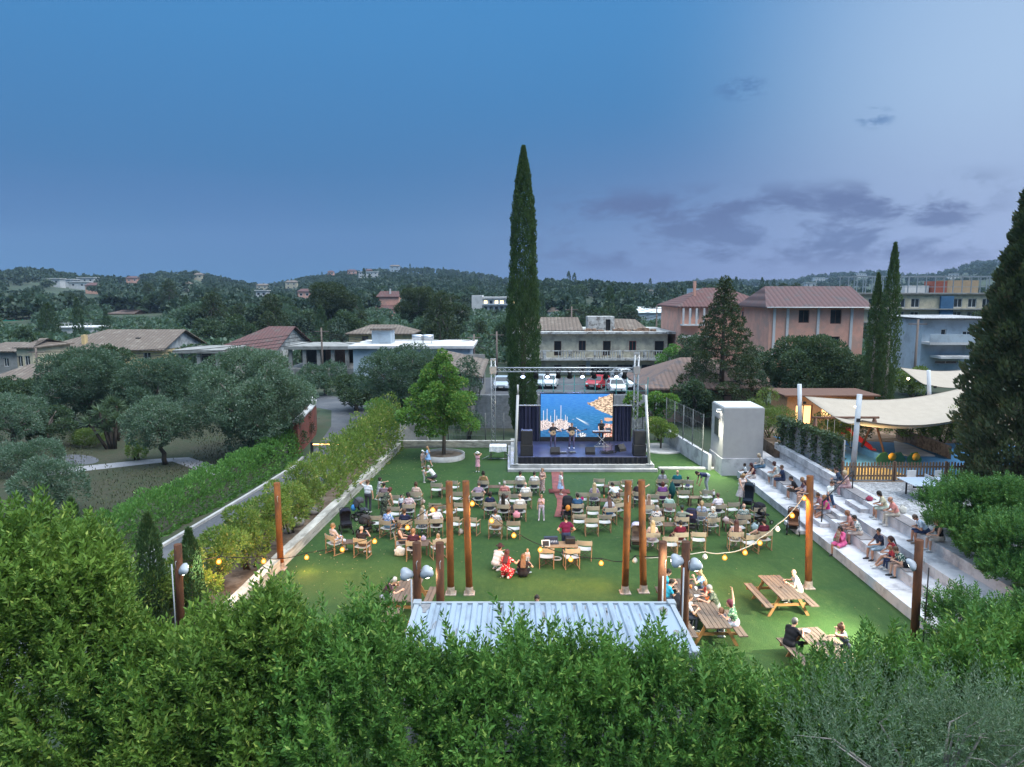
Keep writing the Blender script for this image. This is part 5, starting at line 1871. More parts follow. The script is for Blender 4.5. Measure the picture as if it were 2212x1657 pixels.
def screen_mat():
 m = bpy.data.materials.new('screen picture')
 m.use_nodes = True
 t = NT(m.node_tree)
 p = t.n['Principled BSDF']
 tc = t.add('ShaderNodeTexCoord')
 sep = t.add('ShaderNodeSeparateXYZ')
 t.l.new(tc.outputs['Object'],sep.inputs[0])
 u = t.math('DIVIDE',sep.outputs[0],SX1 - SX0)
 v = t.math('DIVIDE',sep.outputs[2],SZ1 - SZ0)
 cv = t.add('ShaderNodeCombineXYZ')
 t.put(cv.inputs[0],u)
 t.put(cv.inputs[1],v)
 uv = cv.outputs[0]
 rip = t.noise(t.scaled(uv,(10,46,1)),1.6,4,.6)
 sea = t.ramp(v,[(0,srgb(14,84,140)),(.45,srgb(20,110,170)),(.75,srgb(38,120,205)),(1,srgb(52,132,222))])
 sea = t.mix(t.math('MULTIPLY',t.smooth(rip,.35,.7),.45),sea,srgb(90,168,224))
 edge = t.math('MULTIPLY',t.math('SUBTRACT',t.noise(uv,7,5,.65),.5),.42)
 # headland at the upper right
 hl = t.math('SUBTRACT',t.math('ADD',t.math('MULTIPLY',t.math('SUBTRACT',u,.66),1.1),edge),t.math('ABSOLUTE',t.math('MULTIPLY',t.math('SUBTRACT',v,t.math('ADD',.76,t.math('MULTIPLY',t.math('SUBTRACT',u,.66),.0))),1.25)))
 rock = t.mix(t.smooth(t.noise(uv,26,5,.7),.38,.6),srgb(120,92,70),srgb(255,226,196))
 c = t.mix(t.smooth(hl,-.008,.006),sea,rock)
 # pontoons full of boats at lower left, quays at right
 e2 = t.math('MULTIPLY',t.math('SUBTRACT',t.noise(uv,9,5,.65),.5),.34)
 q = t.math('MULTIPLY',t.smooth(t.math('ADD',u,e2),.43,.40),t.smooth(t.math('ABSOLUTE',t.math('SUBTRACT',t.math('ADD',v,e2),.27)),.12,.10))
 boats = t.mix(t.smooth(t.noise(uv,62,3,.7),.42,.56),srgb(120,110,118),srgb(255,238,232))
 c = t.mix(q,c,boats)
 q2 = t.math('MULTIPLY',t.smooth(t.math('ADD',u,e2),.86,.885),t.smooth(t.math('ADD',v,e2),.32,.29))
 c = t.mix(q2,c,t.mix(t.smooth(t.noise(uv,30,3,.7),.4,.55),srgb(190,92,62),srgb(255,222,206)))
 q3 = t.math('MULTIPLY',t.smooth(u,.88,.90),t.smooth(t.math('ABSOLUTE',t.math('SUBTRACT',t.math('ADD',v,t.math('MULTIPLY',e2,.4)),.42)),.035,.028))
 c = t.mix(q3,c,srgb(232,176,140))
 # speedboat wake
 wy = t.math('ADD',.44,t.math('MULTIPLY',t.math('SUBTRACT',.5,u),.9))
 wk = t.math('MULTIPLY',t.smooth(t.math('ABSOLUTE',t.math('SUBTRACT',v,wy)),t.math('ADD',.008,t.math('MULTIPLY',t.math('SUBTRACT',u,.49),.24)),.003),t.math('MULTIPLY',t.smooth(u,.492,.50),t.smooth(u,.70,.56)))
 c = t.mix(wk,c,srgb(226,240,250))
 # masts
 for mu,mh in ((.04,.62),(.09,.66),(.14,.5),(.195,.64),(.225,.5),(.282,.74),(.345,.52),(.37,.48),(.50,.24)):
  mk = t.math('MULTIPLY',t.smooth(t.math('ABSOLUTE',t.math('SUBTRACT',u,mu)),.0045,.0025),t.math('MULTIPLY',t.smooth(v,mh,mh - .01),t.smooth(v,mh - .36,mh - .34)))
  c = t.mix(mk,c,srgb(236,232,236))
 # small white motor boat
 bx = t.math('DIVIDE',t.math('SUBTRACT',u,.58),.065)
 by = t.math('DIVIDE',t.math('SUBTRACT',v,.045),.055)
 c = t.mix(t.smooth(t.math('ADD',t.math('MULTIPLY',bx,bx),t.math('MULTIPLY',by,by)),1.0,.8),c,t.mix(t.smooth(t.noise(uv,40,2,.5),.45,.55),srgb(70,86,110),srgb(240,244,248)))
 t.put(p.inputs['Base Color'],(0.01,0.01,0.012))
 t.put(p.inputs['Emission Color'],c)
 p.inputs['Emission Strength'].default_value = 1.25
 p.inputs['Roughness'].default_value = .5
 return m

root = empty('video_screen',(SX0,SY,SZ0),0,'large lit screen at the back of the stage showing a harbour film','screen')
w_,h_ = SX1 - SX0,SZ1 - SZ0
MB().quad((0,0,0),(w_,0,0),(w_,0,h_),(0,0,h_)).build('display',screen_mat(),root)
MB().box(-.06,w_ + .06,.012,.2,-.31,h_ + .07).box(-.06,w_ + .06,-.03,.011,-.31,-.01).box(-.06,-.004,-.02,.011,-.009,h_ + .07).box(w_ + .004,w_ + .06,-.02,.011,-.009,h_ + .07).box(-.003,w_ + .003,-.02,.011,h_ + .004,h_ + .07).build('housing',M_BLK,root)
lamp('screen_glow','AREA',((SX0 + SX1) / 2,SY - .06,(SZ0 + SZ1) / 2),60,(.45,.65,1.0),((SX0 + SX1) / 2,SY - 5,1.6),shape='RECTANGLE',size=4.6,size_y=2.7)

# curtains beside the screen
for (xa,xb,lab,ph) in ((.48,1.86,'gathered dark blue curtain left of the screen',0),(6.98,8.1,'dark blue curtain with a gap right of the screen',2)):
 root = empty('curtain',(xa,47.9,.86),0,lab,'curtain')
 mb = MB()
 n_ = 70
 for i in range(n_):
  a,b_ = (xb - xa) * i / n_,(xb - xa) * (i + 1) / n_
  f = lambda u,z: .06 * math.sin(u * 24 + ph) + .035 * math.sin(u * 53 + 1) + .03 * z * math.sin(u * 9)
  for j in range(4):
   z0,z1 = 2.46 * j / 4,2.46 * (j + 1) / 4
   mb.verts([(a,f(a,z0),z0),(b_,f(b_,z0),z0),(b_,f(b_,z1),z1),(a,f(a,z1),z1)],[[0,1,2,3]],0,True)
 mb.build('drape',M_NAVY,root)
 MB().box(-.1,xb - xa + .1,-.06,.06,2.47,2.53).build('rail',M_WSTEEL,root)
 MB().box(0,xb - xa,.2,.24,0,2.46).build('backing',M_BLACKC,root)
 bk = MB().box(-.1,-.02,.0,.1,0,2.47).box(xb - xa + .02,xb - xa + .1,0,.1,0,2.47)
 bk.build('stand',M_BLK,root)

# truss: two lattice towers and a beam with lamps
def lattice(mb,a,b,s,step,rad=.025):
 a,b = Vector(a),Vector(b)
 d = (b - a).normalized()
 u = d.orthogonal().normalized()
 u = Vector((0,1,0)) if abs(d.y) < .5 else Vector((1,0,0))
 w = d.cross(u)
 cs = [u * s + w * s,u * s - w * s,-u * s - w * s,-u * s + w * s]
 for c in cs:
  mb.tube([a + c,b + c],rad,6)
 L = (b - a).length
 n = int(L / step)
 for i in range(n):
  p,q = a + d * (L * i / n),a + d * (L * (i + 1) / n)
  for k in range(4):
   c0,c1 = cs[k],cs[(k + 1) % 4]
   mb.tube([p + (c0 if i % 2 else c1),q + (c1 if i % 2 else c0)],rad * .55,5,cap=False)
 return mb

YT = 48.9
root = empty('lighting_truss',(3.6,YT,0),0,'aluminium lattice truss with two towers over the stage','truss')
for x,zt in ((-1.30,6.35),(8.62,6.75)):
 mb = MB()
 mb.M = Matrix.Translation((-3.6,-YT,0))
 lattice(mb,(x,YT,.05),(x,YT,zt),.14,.36)
 mb.box(x - .3,x + .3,YT - .3,YT + .3,0,.05)
 tw = mb.build('tower',M_ALU,root)
 mb = MB()
 mb.M = Matrix.Translation((-3.6,-YT,0))
 mb.box(x - .23,x + .23,YT - .23,YT - .17,5.45,5.95).box(x - .23,x + .23,YT + .17,YT + .23,5.45,5.95).box(x - .23,x - .17,YT - .169,YT + .169,5.45,5.95).box(x + .17,x + .23,YT - .169,YT + .169,5.45,5.95)
 mb.build('sleeve',M_ALU,tw)
 mb = MB()
 mb.M = Matrix.Translation((-3.6,-YT,0))
 mb.box(x - .2,x + .2,YT - .12,YT + .12,zt,zt + .12).build('head_block',M_ALU,tw)
mb = MB()
mb.M = Matrix.Translation((-3.6,-YT,0))
lattice(mb,(-1.05,YT,5.7),(8.38,YT,5.7),.14,.34)
mb.build('beam',M_ALU,root)
M_LENS = emat('stage lamp lens',(.55,.68,1.0),7)
mb = None
LX = [.75,1.65,2.45,3.2,4.0,4.85,5.7,6.5,7.2,7.8]
lampr = None
for i,x in enumerate(LX):
 lit = i in (0,2,5,8)
 root = empty('stage_lamp',(x,YT - .1,5.45),0,'black stage lamp hanging under the truss beam with its %s' % ('lens lit' if lit else 'lens dark'),'stage lamp','stage lamps on the truss')
 root.rotation_euler = (-.75 if lit else .5,0,0)
 MB().lathe([(.01,.12),(.10,.10),(.12,-.05),(.2,-.32),(.19,-.33),(.02,-.2)],n=12).build('housing',M_BLK,root)
 MB().box(-.15,-.12,-.02,.02,-.05,.25).box(.12,.15,-.02,.02,-.05,.25).box(-.15,.15,-.02,.02,.25,.28).build('yoke',M_BLK,root)
 MB().lathe([(.01,-.3),(.15,-.3)],n=12).build('lens',M_LENS if lit else M_GLASS,root)
for i,x in enumerate((1.6,4.4,7.2)):
 lamp('stage_wash','SPOT',(x,YT - .35,5.3),1100,(.30,.40,1.0),(x,45.4,.9),spot_size=R(80),spot_blend=.8,shadow_soft_size=.15)

# loudspeakers, monitors, gear
def speaker(x,y,z,w,d,h,lab,rz=0.0):
 root = empty('loudspeaker',(x,y,z),rz,lab,'speaker')
 MB().box(-w / 2,w / 2,-d / 2,d / 2,0,h,bevel=.02).build('cabinet',M_BLK,root)
 MB().box(-w / 2 + .03,w / 2 - .03,-d / 2 - .012,-d / 2 - .002,.04,h - .04).build('front_cover',mat('speaker cloth',(.03,.03,.034),.9,.2,20),root)
 MB().box(-w / 2 - .008,-w / 2 - .001,-.08,.08,h * .6,h * .66).build('handle',M_RUB,root)

for x,s in ((.92,'left'),(7.98,'right')):
 speaker(x,43.75,.86,.78,.7,.72,'large black bass cabinet at the %s front of the stage' % s)
 speaker(x,43.75,1.58,.72,.62,.88,'black loudspeaker standing on the bass cabinet at the %s of the stage' % s)
for (x,y,rz,lab) in ((2.72,44.1,0,'wedge monitor on the stage floor in front of the two lute players'),(4.95,44.1,0,'wedge monitor on the stage floor left of the cable pile'),(7.0,45.0,R(40),'tilted wedge monitor right of the keyboard')):
 root = empty('stage_monitor',(x,y,.86),rz + math.pi,lab,'monitor speaker')
 MB().slab([(-.3,-.22,0),(-.3,.24,0),(-.3,.24,.14),(-.3,.02,.44),(-.3,-.22,.34)],(.6,0,0)).build('cabinet',M_BLK,root)
 MB().slab([(-.27,.25,.15),(.27,.25,.15),(.27,.03,.445),(-.27,.03,.445)],(0,.012,.008)).build('front_cover',mat('speaker cloth',(.03,.03,.034),.9,.2,20),root)
r_ = random.Random(4)
for (x,y,lab) in ((3.85,44.3,'small effects box on the stage floor between the monitors'),(3.25,44.25,'flat effects box on the stage floor beside the left monitor')):
 root = empty('effects_box',(x,y,.861),.1,lab,'effects box')
 MB().box(-.2,.2,-.12,.12,0,.09,bevel=.01).build('case',mat('dark grey case',(.06,.065,.075),.5,.1,5),root)
 k = MB()
 for i in range(4):
  k.lathe([(.02,0),(.02,.03),(.001,.03)],(-.14 + i * .09,0,.091),8)
 k.build('knob',M_ALU,root)
mb = MB()
for i in range(9):
 c = (6.15 + r_.uniform(-.35,.35),44.3 + r_.uniform(-.25,.25))
 pts = [(c[0] + (.12 + .02 * k) * math.cos(k * .9),c[1] + (.1 + .015 * k) * math.sin(k * .9),.875 + .004 * k + i * .004) for k in range(14)]
 mb.tube(pts,.012,5)
tag(mb.build('cable_pile',M_RUB),'tangle of black cables on the stage floor in front of the keyboard','cable')
for (x,y,h,lab) in ((3.55,44.0,.55,'short microphone stand at the stage front between the monitors'),(5.95,44.4,.6,'short microphone stand beside the cable pile'),(6.35,44.45,.45,'low tripod stand on the cable pile')):
 root = empty('microphone_stand',(x,y,.862),0,lab,'stand')
 MB().tube([(0,0,.02),(0,0,h)],.012,6).tube([(0,0,h),(.25,-.15,h + .12)],.01,6).build('pole',M_BLK,root)
 for a in (0,2.1,4.2):
  MB().tube([(0,0,.12),(.24 * math.cos(a),.24 * math.sin(a),.01)],.01,5).build('foot',M_BLK,root)
# keyboard on an X stand
root = empty('keyboard',(5.95,46.3,.862),0,'dark reddish keyboard on a crossed stand in front of the man in black','keyboard')
MB().box(-.62,.62,-.17,.17,.92,1.02,bevel=.01).build('body',mat('keyboard shell',(.05,.03,.035),.4,.1,4),root)  # near-black shell with a slight red tone
k = MB()
for i in range(40):
 k.box(-.58 + i * .029,-.58 + i * .029 + .026,-.02,.15,1.021,1.028)
k.build('keys',M_FRAMEW,root)
for s in (-1,1):
 MB().tube([(-.42 * s,-.16 * s * .3,.02),(.42 * s,-.1,.9)],.022,8).build('stand_leg',M_ALU,root)
MB().box(-.5,.5,-.18,-.12,.01,.05).build('stand_foot',M_ALU,root)
root = empty('mixing_board',(6.35,46.75,.862),.2,'small second keyboard board beside the keyboard','mixer')
MB().slab([(-.3,-.15,.98),(.3,-.15,.98),(.3,.15,1.08),(-.3,.15,1.08)],(0,0,.06)).build('panel',M_BLK,root)
for s in (-.25,.25):
 MB().tube([(s,.12,.0),(s,.1,1.0)],.015,6).build('leg',M_BLK,root)

# white table left of the stage, carpet, steps
def plain_table(x,y,w,d,h,lab,top,leg,rz=0,cat='table',cloth_=None):
 root = empty('table',(x,y,0),rz,lab,cat)
 MB().box(-w / 2,w / 2,-d / 2,d / 2,h - .04,h,bevel=.008).build('tabletop',top,root)
 for i in (-1,1):
  for j in (-1,1):
   MB().box(i * (w / 2 - .06) - .025,i * (w / 2 - .06) + .025,j * (d / 2 - .06) - .025,j * (d / 2 - .06) + .025,0,h - .041).build('leg',leg,root)
 if cloth_:
  mb = MB()
  a,b_ = w / 2 + .03,d / 2 + .03
  n_ = 40
  ring = []
  per = [(-a,-b_),(a,-b_),(a,b_),(-a,b_)]
  for k in range(4):
   p,q = Vector(per[k]),Vector(per[(k + 1) % 4])
   for i in range(10):
    ring.append(p.lerp(q,i / 10))
  top_ = [(p.x,p.y,h + .006) for p in ring]
  bot_ = [(p.x * (1.02 + .025 * math.sin(i * 2.2)),p.y * (1.04 + .03 * math.sin(i * 1.7)),h - .36 + .03 * math.sin(i * .9)) for i,p in enumerate(ring)]
  mb.verts(top_ + bot_,[list(range(40))] + [[i,i + 40,(i + 1) % 40 + 40,(i + 1) % 40] for i in range(40)])
  o = mb.build('tablecloth',cloth_)
  o.location = (x,y,.001)
  o.rotation_euler = (0,0,rz)
  tag(o,'white cloth draped over the small table left of the stage','tablecloth')
 return root

plain_table(-.93,46.2,1.05,.75,.95,'small cloth covered table on the lawn left of the stage',M_FRAMEW,M_BARKD,0,'table',cloth((.62,.64,.68)))
mb = MB().tube([(-2.0,46.0,.06),(-1.2,46.4,.35)],.02,6).tube([(-.4,46.5,.3),(.2,46.2,.05)],.02,6).tube([(-1.6,46.3,.03),(-.2,46.3,.03)],.02,6)
tag(mb.build('folded_stand',M_ALU),'splayed metal stand legs on the grass under the white cloth table','stand')
cp = [CG('C',*q) for q in ((375,110),(612,110),(625,330),(665,520),(760,690),(700,830),(600,1050),(430,1048),(490,830),(490,690),(440,580),(400,500),(388,330))]
o = sheet('carpet',[(p.x,p.y) for p in cp],.03,mat('faded red carpet',(.19,.062,.055),.95,.2,5,bump=.4,col2=(.12,.045,.045),mixscale=2.2),None)
tag(o,'faded red carpet runner across the grass towards the stage','carpet')
mb = MB()
for i in range(6):
 y = 38.1 + i * .13
 mb.tube([(2.05,y,.045),(2.6,y + .12 * math.sin(i),.05),(3.2,y - .1,.045)],.035,6)
tag(mb.build('carpet_fold',MATS['faded red carpet']),'rumpled folds of the red carpet under the girl in white','carpet')

# ------------------------------------------------------------------ rusty posts, floodlights, string of bulbs
M_RUST = mat('rusty steel',(.185,.066,.018),.85,.35,3,bump=.5,col2=(.095,.038,.018),mixscale=2.5,stretch=(1,1,.35))
M_RUSTD = mat('dark rusty steel',(.095,.038,.018),.85,.35,3,bump=.5,col2=(.055,.025,.016),mixscale=2.5,stretch=(1,1,.35))
M_PBASE = mat('dirty post foot',(.26,.22,.20),.9,.3,8,bump=.5)
POSTS = {}

def post(key,px,pyb,pyt,lab,base=None,r=.125,pxt=None,foot=True):
 g = base or G(px,pyb)
 zt = O(px,pyt,g.y).z
 xt = O(pxt or px,pyt,g.y).x
 root = empty('steel_post',(g.x,g.y,g.z),0,lab,'post','rusty posts round the lawn')
 MB().tube([(0,0,0),((xt - g.x) * .5,0,(zt - g.z) * .5),(xt - g.x,0,zt - g.z)],r,18).build('shaft',M_RUST if foot else M_RUSTD,root)
 if foot:
  MB().box(-.2,.2,-.2,.2,0,.05,bevel=.01).lathe([(r + .03,.05),(r + .012,.3)],n=16).build('foot',M_PBASE,root)
 tk = MB()
 tk.tube([(.03,-r - .012,zt - g.z - .75),(.02,-r - .02,zt - g.z - .55),(.05,-r - .012,zt - g.z - .5)],.012,5)
 tk.build('hook',M_WSTEEL,root)
 POSTS[key] = (g.x,g.y,zt,xt)

post('A',607,1230,1043,'tall rusty post beside the left garden wall',pxt=598)
post('B',974,1283,1040,'left one of the two tall rusty posts nearest the container on the left',pxt=970)
post('C',1014,1283,1039,'right one of the two tall rusty posts nearest the container on the left',pxt=1006)
post('D',1350,1281,1039,'left one of the two tall rusty posts near the table crowded with people',pxt=1357)
post('E',1390,1279,1037,'right one of the two tall rusty posts near the table crowded with people',pxt=1386)
post('F',1746,1270,1028,'tall rusty post by the picnic table of the bald man',pxt=1750)
for key,px,pyt,Y,lab in (('a',384,1176,21.6,'short rusty post between the two young cypresses'),('b',900,1172,19.7,'short rusty post with two white floodlights over the left picnic table'),('c',950,1172,19.9,'bare short rusty post next to the one with floodlights on the left'),
        ('d',1432,1170,19.9,'bare short rusty post beside the long crowded table'),('e',1482,1170,19.2,'short rusty post with two white floodlights over the crowded table'),('f',1986,1166,20.6,'short rusty post with one white floodlight at the end of the terrace')):
 x = X(px,Y,1250)
 post(key,px,0,pyt,lab,Vector((x,Y,0)),.12,foot=False)
M_LAMPW = mat('white lamp shell',(.34,.38,.43),.4,.04,3)
M_GLOW = emat('floodlight lens',(1.0,.93,.74),14)

def flood(px,py,Y,yaw,pitch,lab,energy,aim,size=R(115),col=(1,.93,.70)):
 p = O(px,py,Y)
 root = empty('floodlight',p,yaw,lab,'floodlight','white floodlights on the short posts')
 root.rotation_euler = (pitch,0,yaw)
 mb = MB()
 rings = ((.02,-.10),(.55,-.085),(.9,-.03),(1.0,.03),(.95,.06))
 pts = [(k * .20 * (1 + .13 * math.cos(3 * a + .5)) * math.cos(a),z,k * .19 * (1 + .13 * math.cos(3 * a + .5)) * math.sin(a)) for k,z in rings for a in np.linspace(0,2 * math.pi,24,endpoint=False)]
 mb.verts(pts,[[i * 24 + j,i * 24 + (j + 1) % 24,(i + 1) * 24 + (j + 1) % 24,(i + 1) * 24 + j] for i in range(4) for j in range(24)],0,True)
 mb.build('shell',M_LAMPW,root)
 MB().lathe([(.005,.055),(.175,.055)],n=16).build('lens',M_GLOW,root).rotation_euler = (R(-90),0,0)
 Mi = (Matrix.Translation(p) @ root.rotation_euler.to_matrix().to_4x4()).inverted()
 k_ = min(POSTS.values(),key=lambda q: (q[0] - p.x) ** 2 + (q[1] - p.y) ** 2)
 MB().tube([(0,-.06,0),Mi @ Vector((p.x,k_[1] - .1,p.z + .03)),Mi @ Vector((k_[3],k_[1],p.z + .03))],.022,7).build('bracket',M_LAMPW,root)
 a = Vector(aim)
 d = (a - p).normalized()
 ax = Matrix.Rotation(yaw,3,'Z') @ Matrix.Rotation(pitch,3,'X') @ Vector((0,1,0))
 lamp('flood','SPOT',p + ax * .16,energy,col,aim,spot_size=size,spot_blend=.75,shadow_soft_size=.11)

flood(878,1240,19.6,R(18),R(-32),'left white floodlight on the short post over the left picnic table',380,(-5.5,27,0))
flood(921,1236,19.6,R(-18),R(-32),'right white floodlight on the short post over the left picnic table',300,(-1.0,29,0))
flood(1463,1211,19.1,R(18),R(-32),'left white floodlight on the short post over the crowded table',160,(3.0,26,0))
flood(1501,1220,19.1,R(-30),R(-32),'right white floodlight on the short post over the crowded table',550,(8.6,25.5,0))
flood(1970,1219,20.5,R(52),R(-36),'white floodlight on the short post at the end of the terrace',4800,(6.4,23.0,0),R(130))
flood(396,1230,21.5,R(-40),R(-30),'white floodlight on the short post between the young cypresses',420,(-5.0,29,0))
for (px,py,Y,lab) in ((890,1247,19.62,'thin white conduit pipe running down the left floodlight post'),(1430,1240,19.8,'thin white conduit pipe running down the bare post by the crowded table'),(1474,1222,19.02,'thin white conduit pipe running down the right floodlight post'),(376,1215,21.4,'thin white conduit pipe beside the post between the young cypresses'),(2000,1222,20.5,'dark conduit pipe running down the post at the end of the terrace')):
 p = O(px,py,Y)
 tag(MB().tube([(p.x,p.y - .16,p.z),(p.x,p.y - .16,.02)],.022,6).build('conduit_pipe',M_LAMPW if 'dark' not in lab else M_BLK),lab,'pipe')

M_FILA = emat('glowing filament',(1.0,.62,.17),6)

def bulb_glass():
 m = bpy.data.materials.new('glowing amber glass')
 m.use_nodes = True
 t = NT(m.node_tree)
 t.n.clear()
 o = t.add('ShaderNodeOutputMaterial')
 e = t.add('ShaderNodeEmission')
 e.inputs[0].default_value = (1.0,.36,.035,1)
 e.inputs[1].default_value = 1.9
 g = t.add('ShaderNodeBsdfTransparent')
 x = t.add('ShaderNodeMixShader')
 x.inputs[0].default_value = .45
 t.l.new(e.outputs[0],x.inputs[1])
 t.l.new(g.outputs[0],x.inputs[2])
 t.l.new(x.outputs[0],o.inputs[0])
 return m

M_BULB = bulb_glass()
M_BULBG = mat('unlit bulb glass',(.6,.58,.55),.2,.05,3)
M_WIRE = mat('black wire',(.012,.012,.012),.7,.1,5)
M_WIREL = mat('pale rope',(.30,.28,.25),.8,.1,5)
nb_ = 0
BULBS = []

def bulb(p,lit,lab):
 root = empty('light_bulb',p,0,lab,'light bulb','bulbs on the string lights')
 MB().lathe([(.018,.02),(.05,-.02),(.088,-.07),(.096,-.12),(.064,-.18),(.002,-.20)],n=14).build('glass',M_BULB if lit else M_BULBG,root)
 if lit:
  MB().ball((0,0,-.10),.058,10).build('filament',M_FILA,root)
 MB().lathe([(.024,.021),(.024,.09),(.002,.09)],n=10).build('socket',M_BLK,root)
 if lit:
  l = lamp('bulb_light','POINT',(p[0],p[1],p[2] - .27),75,(1.0,.47,.13),shadow_soft_size=.05)

# the string: from the left post over the lawn to the right terrace post, then on
def P3(px,py,Y):
 p = O(px,py,Y)
 return Vector(p)

STR = [  # px, py, distance, kind: 1 lit bulb, 2 dark bulb, 0 plain point of the wire
 [(380,1212,21.7,0),(472,1211,23.6,1),(569,1211,25.6,1),(601,1207,27.1,0)],
 [(601,1207,27.1,0),(662,1203,27.0,1),(739,1186,26.7,1),(809,1168,26.4,1),(880,1138,26.0,1),(935,1100,25.6,1),(971,1086,25.0,0),(1006,1070,24.9,0)],
 [(1006,1070,24.9,0),(1020,1086,25.0,1),(1062,1123,25.3,1),(1110,1155,25.6,1),(1167,1186,25.7,1),(1233,1207,25.7,1),(1299,1215,25.6,1),(1352,1213,25.2,0),(1372,1209,25.2,2),(1432,1200,24.6,0)],
 [(1388,1206,25.0,0),(1523,1201,25.2,2),(1566,1203,25.3,1),(1610,1192,25.3,1),(1642,1171,25.3,1),(1680,1141,25.3,2),(1712,1112,25.35,1),(1738,1074,25.4,1),(1750,1062,25.4,0)],
]
WH = {0: ['lit bulb on the wire before the yellow green shrubs, nearer the cypresses','lit bulb on the wire before the yellow green shrubs, nearer the tall post'],
  1: ['lit bulb over the grass just right of the left wall post','lit bulb below the couple sitting beside the black pram','lit bulb right of the bald man with a phone','lit bulb in front of the man in dark purple','lit bulb in front of the white shirt near the long haired woman'],
  2: ['lit bulb touching the right post of the left pair','lit bulb over the man in the printed white shirt','lit bulb below the empty chair right of the printed shirt','lit bulb at the corner of the chair by the mixing desk','lit bulb before the chair under the maroon shirt','lit bulb alone over the grass left of the right post pair','dark bulb between the right pair of tall posts'],
  3: ['dark bulb over the grass right of the crowded table','lit bulb lowest on the right string over open grass','lit bulb second from the bottom of the right string','lit bulb in front of the empty chair of the right group','dark bulb on the right string before the buggy','lit bulb in front of the brown buggy','lit bulb beside the top of the right tall post']}
for si,seg in enumerate(STR):
 pts = [P3(px,py - (9 if k else 0),Y) for px,py,Y,k in seg]
 mb = MB()
 fine = []
 for a,b_ in zip(pts[:-1],pts[1:]):
  for i in range(6):
   q = a.lerp(b_,i / 6)
   q.z -= .05 * math.sin(math.pi * i / 6)
   fine.append(q)
 fine.append(pts[-1])
 mb.tube(fine,.016 if si < 3 else .02,5)
 tag(mb.build('string_light_wire',M_WIRE if si < 3 else M_WIREL),['thin wire of the string lights before the left shrubs','thin wire of the string lights over the left seats','thin wire of the string lights across the middle of the lawn','pale rope of the string lights rising to the right post'][si],'wire')
 bi = 0
 for (px,py,Y,k),p in zip(seg,pts):
  if k:
   bulb(p - Vector((0,0,.09)),k == 1,WH[si][bi])
   bi += 1

# ------------------------------------------------------------------ container, its corrugated roof seen from above
cx0,cx1,cy0,cy1,cz = X(876,17.4,1390) + .18,4.33,15.75,18.5,2.62
root = empty('container',((cx0 + cx1) / 2,cy0,0),0,'white shipping container with a corrugated stained roof behind the hedge','container')
M_CONT = mat('white container paint',(.30,.345,.39),.5,.05,2,col2=(.24,.27,.30),mixscale=1.2)
M_CROOF = mat('white corrugated roof paint',(.27,.34,.42),.45,.05,1.4,col2=(.21,.26,.32),mixscale=2.0,stretch=(1,.25,1))
M_STAIN = mat('rust and dirt stain',(.20,.20,.21),.8,.3,6)
hw = (cx1 - cx0) / 2
mb = MB()
nr = 22
pr = []
for i in range(nr):
 a = -hw + .35 + i * (2 * hw - .7) / nr
 s = (2 * hw - .7) / nr
 pr += [(a,0),(a + s * .14,.055),(a + s * .56,.055),(a + s * .70,0)]
pr.append((hw - .35,0))
for (a,za),(b_,zb_) in zip(pr[:-1],pr[1:]):
 mb.quad((a,.12,cz + za - .05),(b_,.12,cz + zb_ - .05),(b_,cy1 - cy0 - .10,cz + zb_ - .05),(a,cy1 - cy0 - .10,cz + za - .05))
for s in (-1,1):
 mb.quad((s * hw,.02,cz - .02),(s * (hw - .35),.12,cz - .05),(s * (hw - .35),cy1 - cy0 - .1,cz - .05),(s * hw,cy1 - cy0,cz - .02))
mb.build('roof',M_CROOF,root)
mb = MB().box(-hw,hw,-.04,0.119,cz - .16,cz + .0).box(-hw,hw,cy1 - cy0 - .099,cy1 - cy0,cz - .16,cz + .005)
for s in (-1,1):
 mb.box(s * hw - .06,s * hw + .06,0.12,cy1 - cy0 - .1,cz - .16,cz + .025)
 for y in (0.02,cy1 - cy0 - .12):
  mb.box(s * hw - .11,s * hw + .11,y - .11,y + .14,cz - .15,cz + .07,bevel=.015)
mb.build('frame',M_CONT,root)
mb = MB()
for i in range(36):
 a,b_ = -hw + i * 2 * hw / 36,-hw + (i + 1) * 2 * hw / 36
 d = .04 * (i % 2)
 for y in (0.02,cy1 - cy0 - .02):
  mb.quad((a,y + d,0.05),(b_,y + .04 - d,0.05),(b_,y + .04 - d,cz - .16),(a,y + d,cz - .16))
for s in (-1,1):
 mb.quad((s * hw,.02,.05),(s * hw,cy1 - cy0 - .02,.05),(s * hw,cy1 - cy0 - .02,cz - .1),(s * hw,.02,cz - .1))
mb.build('side_panel',M_CONT,root)
mb = MB()
rr = random.Random(12)
for i in range(34):
 k = rr.randrange(nr)
 s = (2 * hw - .7) / nr
 x = -hw + .35 + k * s + s * rr.uniform(.72,.95)
 y1 = cy1 - cy0 - .12 - rr.random() ** 2 * 1.4
 L = rr.uniform(.08,.6)
 w = rr.uniform(.01,.035)
 pts = [(x - w,y1 - L,cz - .046),(x,y1 - L * 1.1,cz - .046),(x + w * .7,y1 - L * .4,cz - .046),(x + w,y1,cz - .046),(x - w * .6,y1,cz - .046)]
 mb.poly(pts)
for (x,y,a) in ((-hw + .25,cy1 - cy0 - .3,.16),(hw - .27,cy1 - cy0 - .5,.13),(hw - .22,1.0,.09)):
 mb.poly([(x + a * math.cos(t) * (.7 + .3 * math.sin(3 * t)),y + a * 2.0 * math.sin(t),cz - .026) for t in np.linspace(0,6.2,14)])
mb.build('stain',M_STAIN,root)

# ------------------------------------------------------------------ shade sails, play equipment, screens and fences on the right
M_SAIL = mat('sand coloured sail cloth',(.36,.315,.26),.9,.05,2,bump=.15,stretch=(1,1,1))
M_POSTS = mat('pale grey painted post',(.50,.54,.58),.5,.08,3)

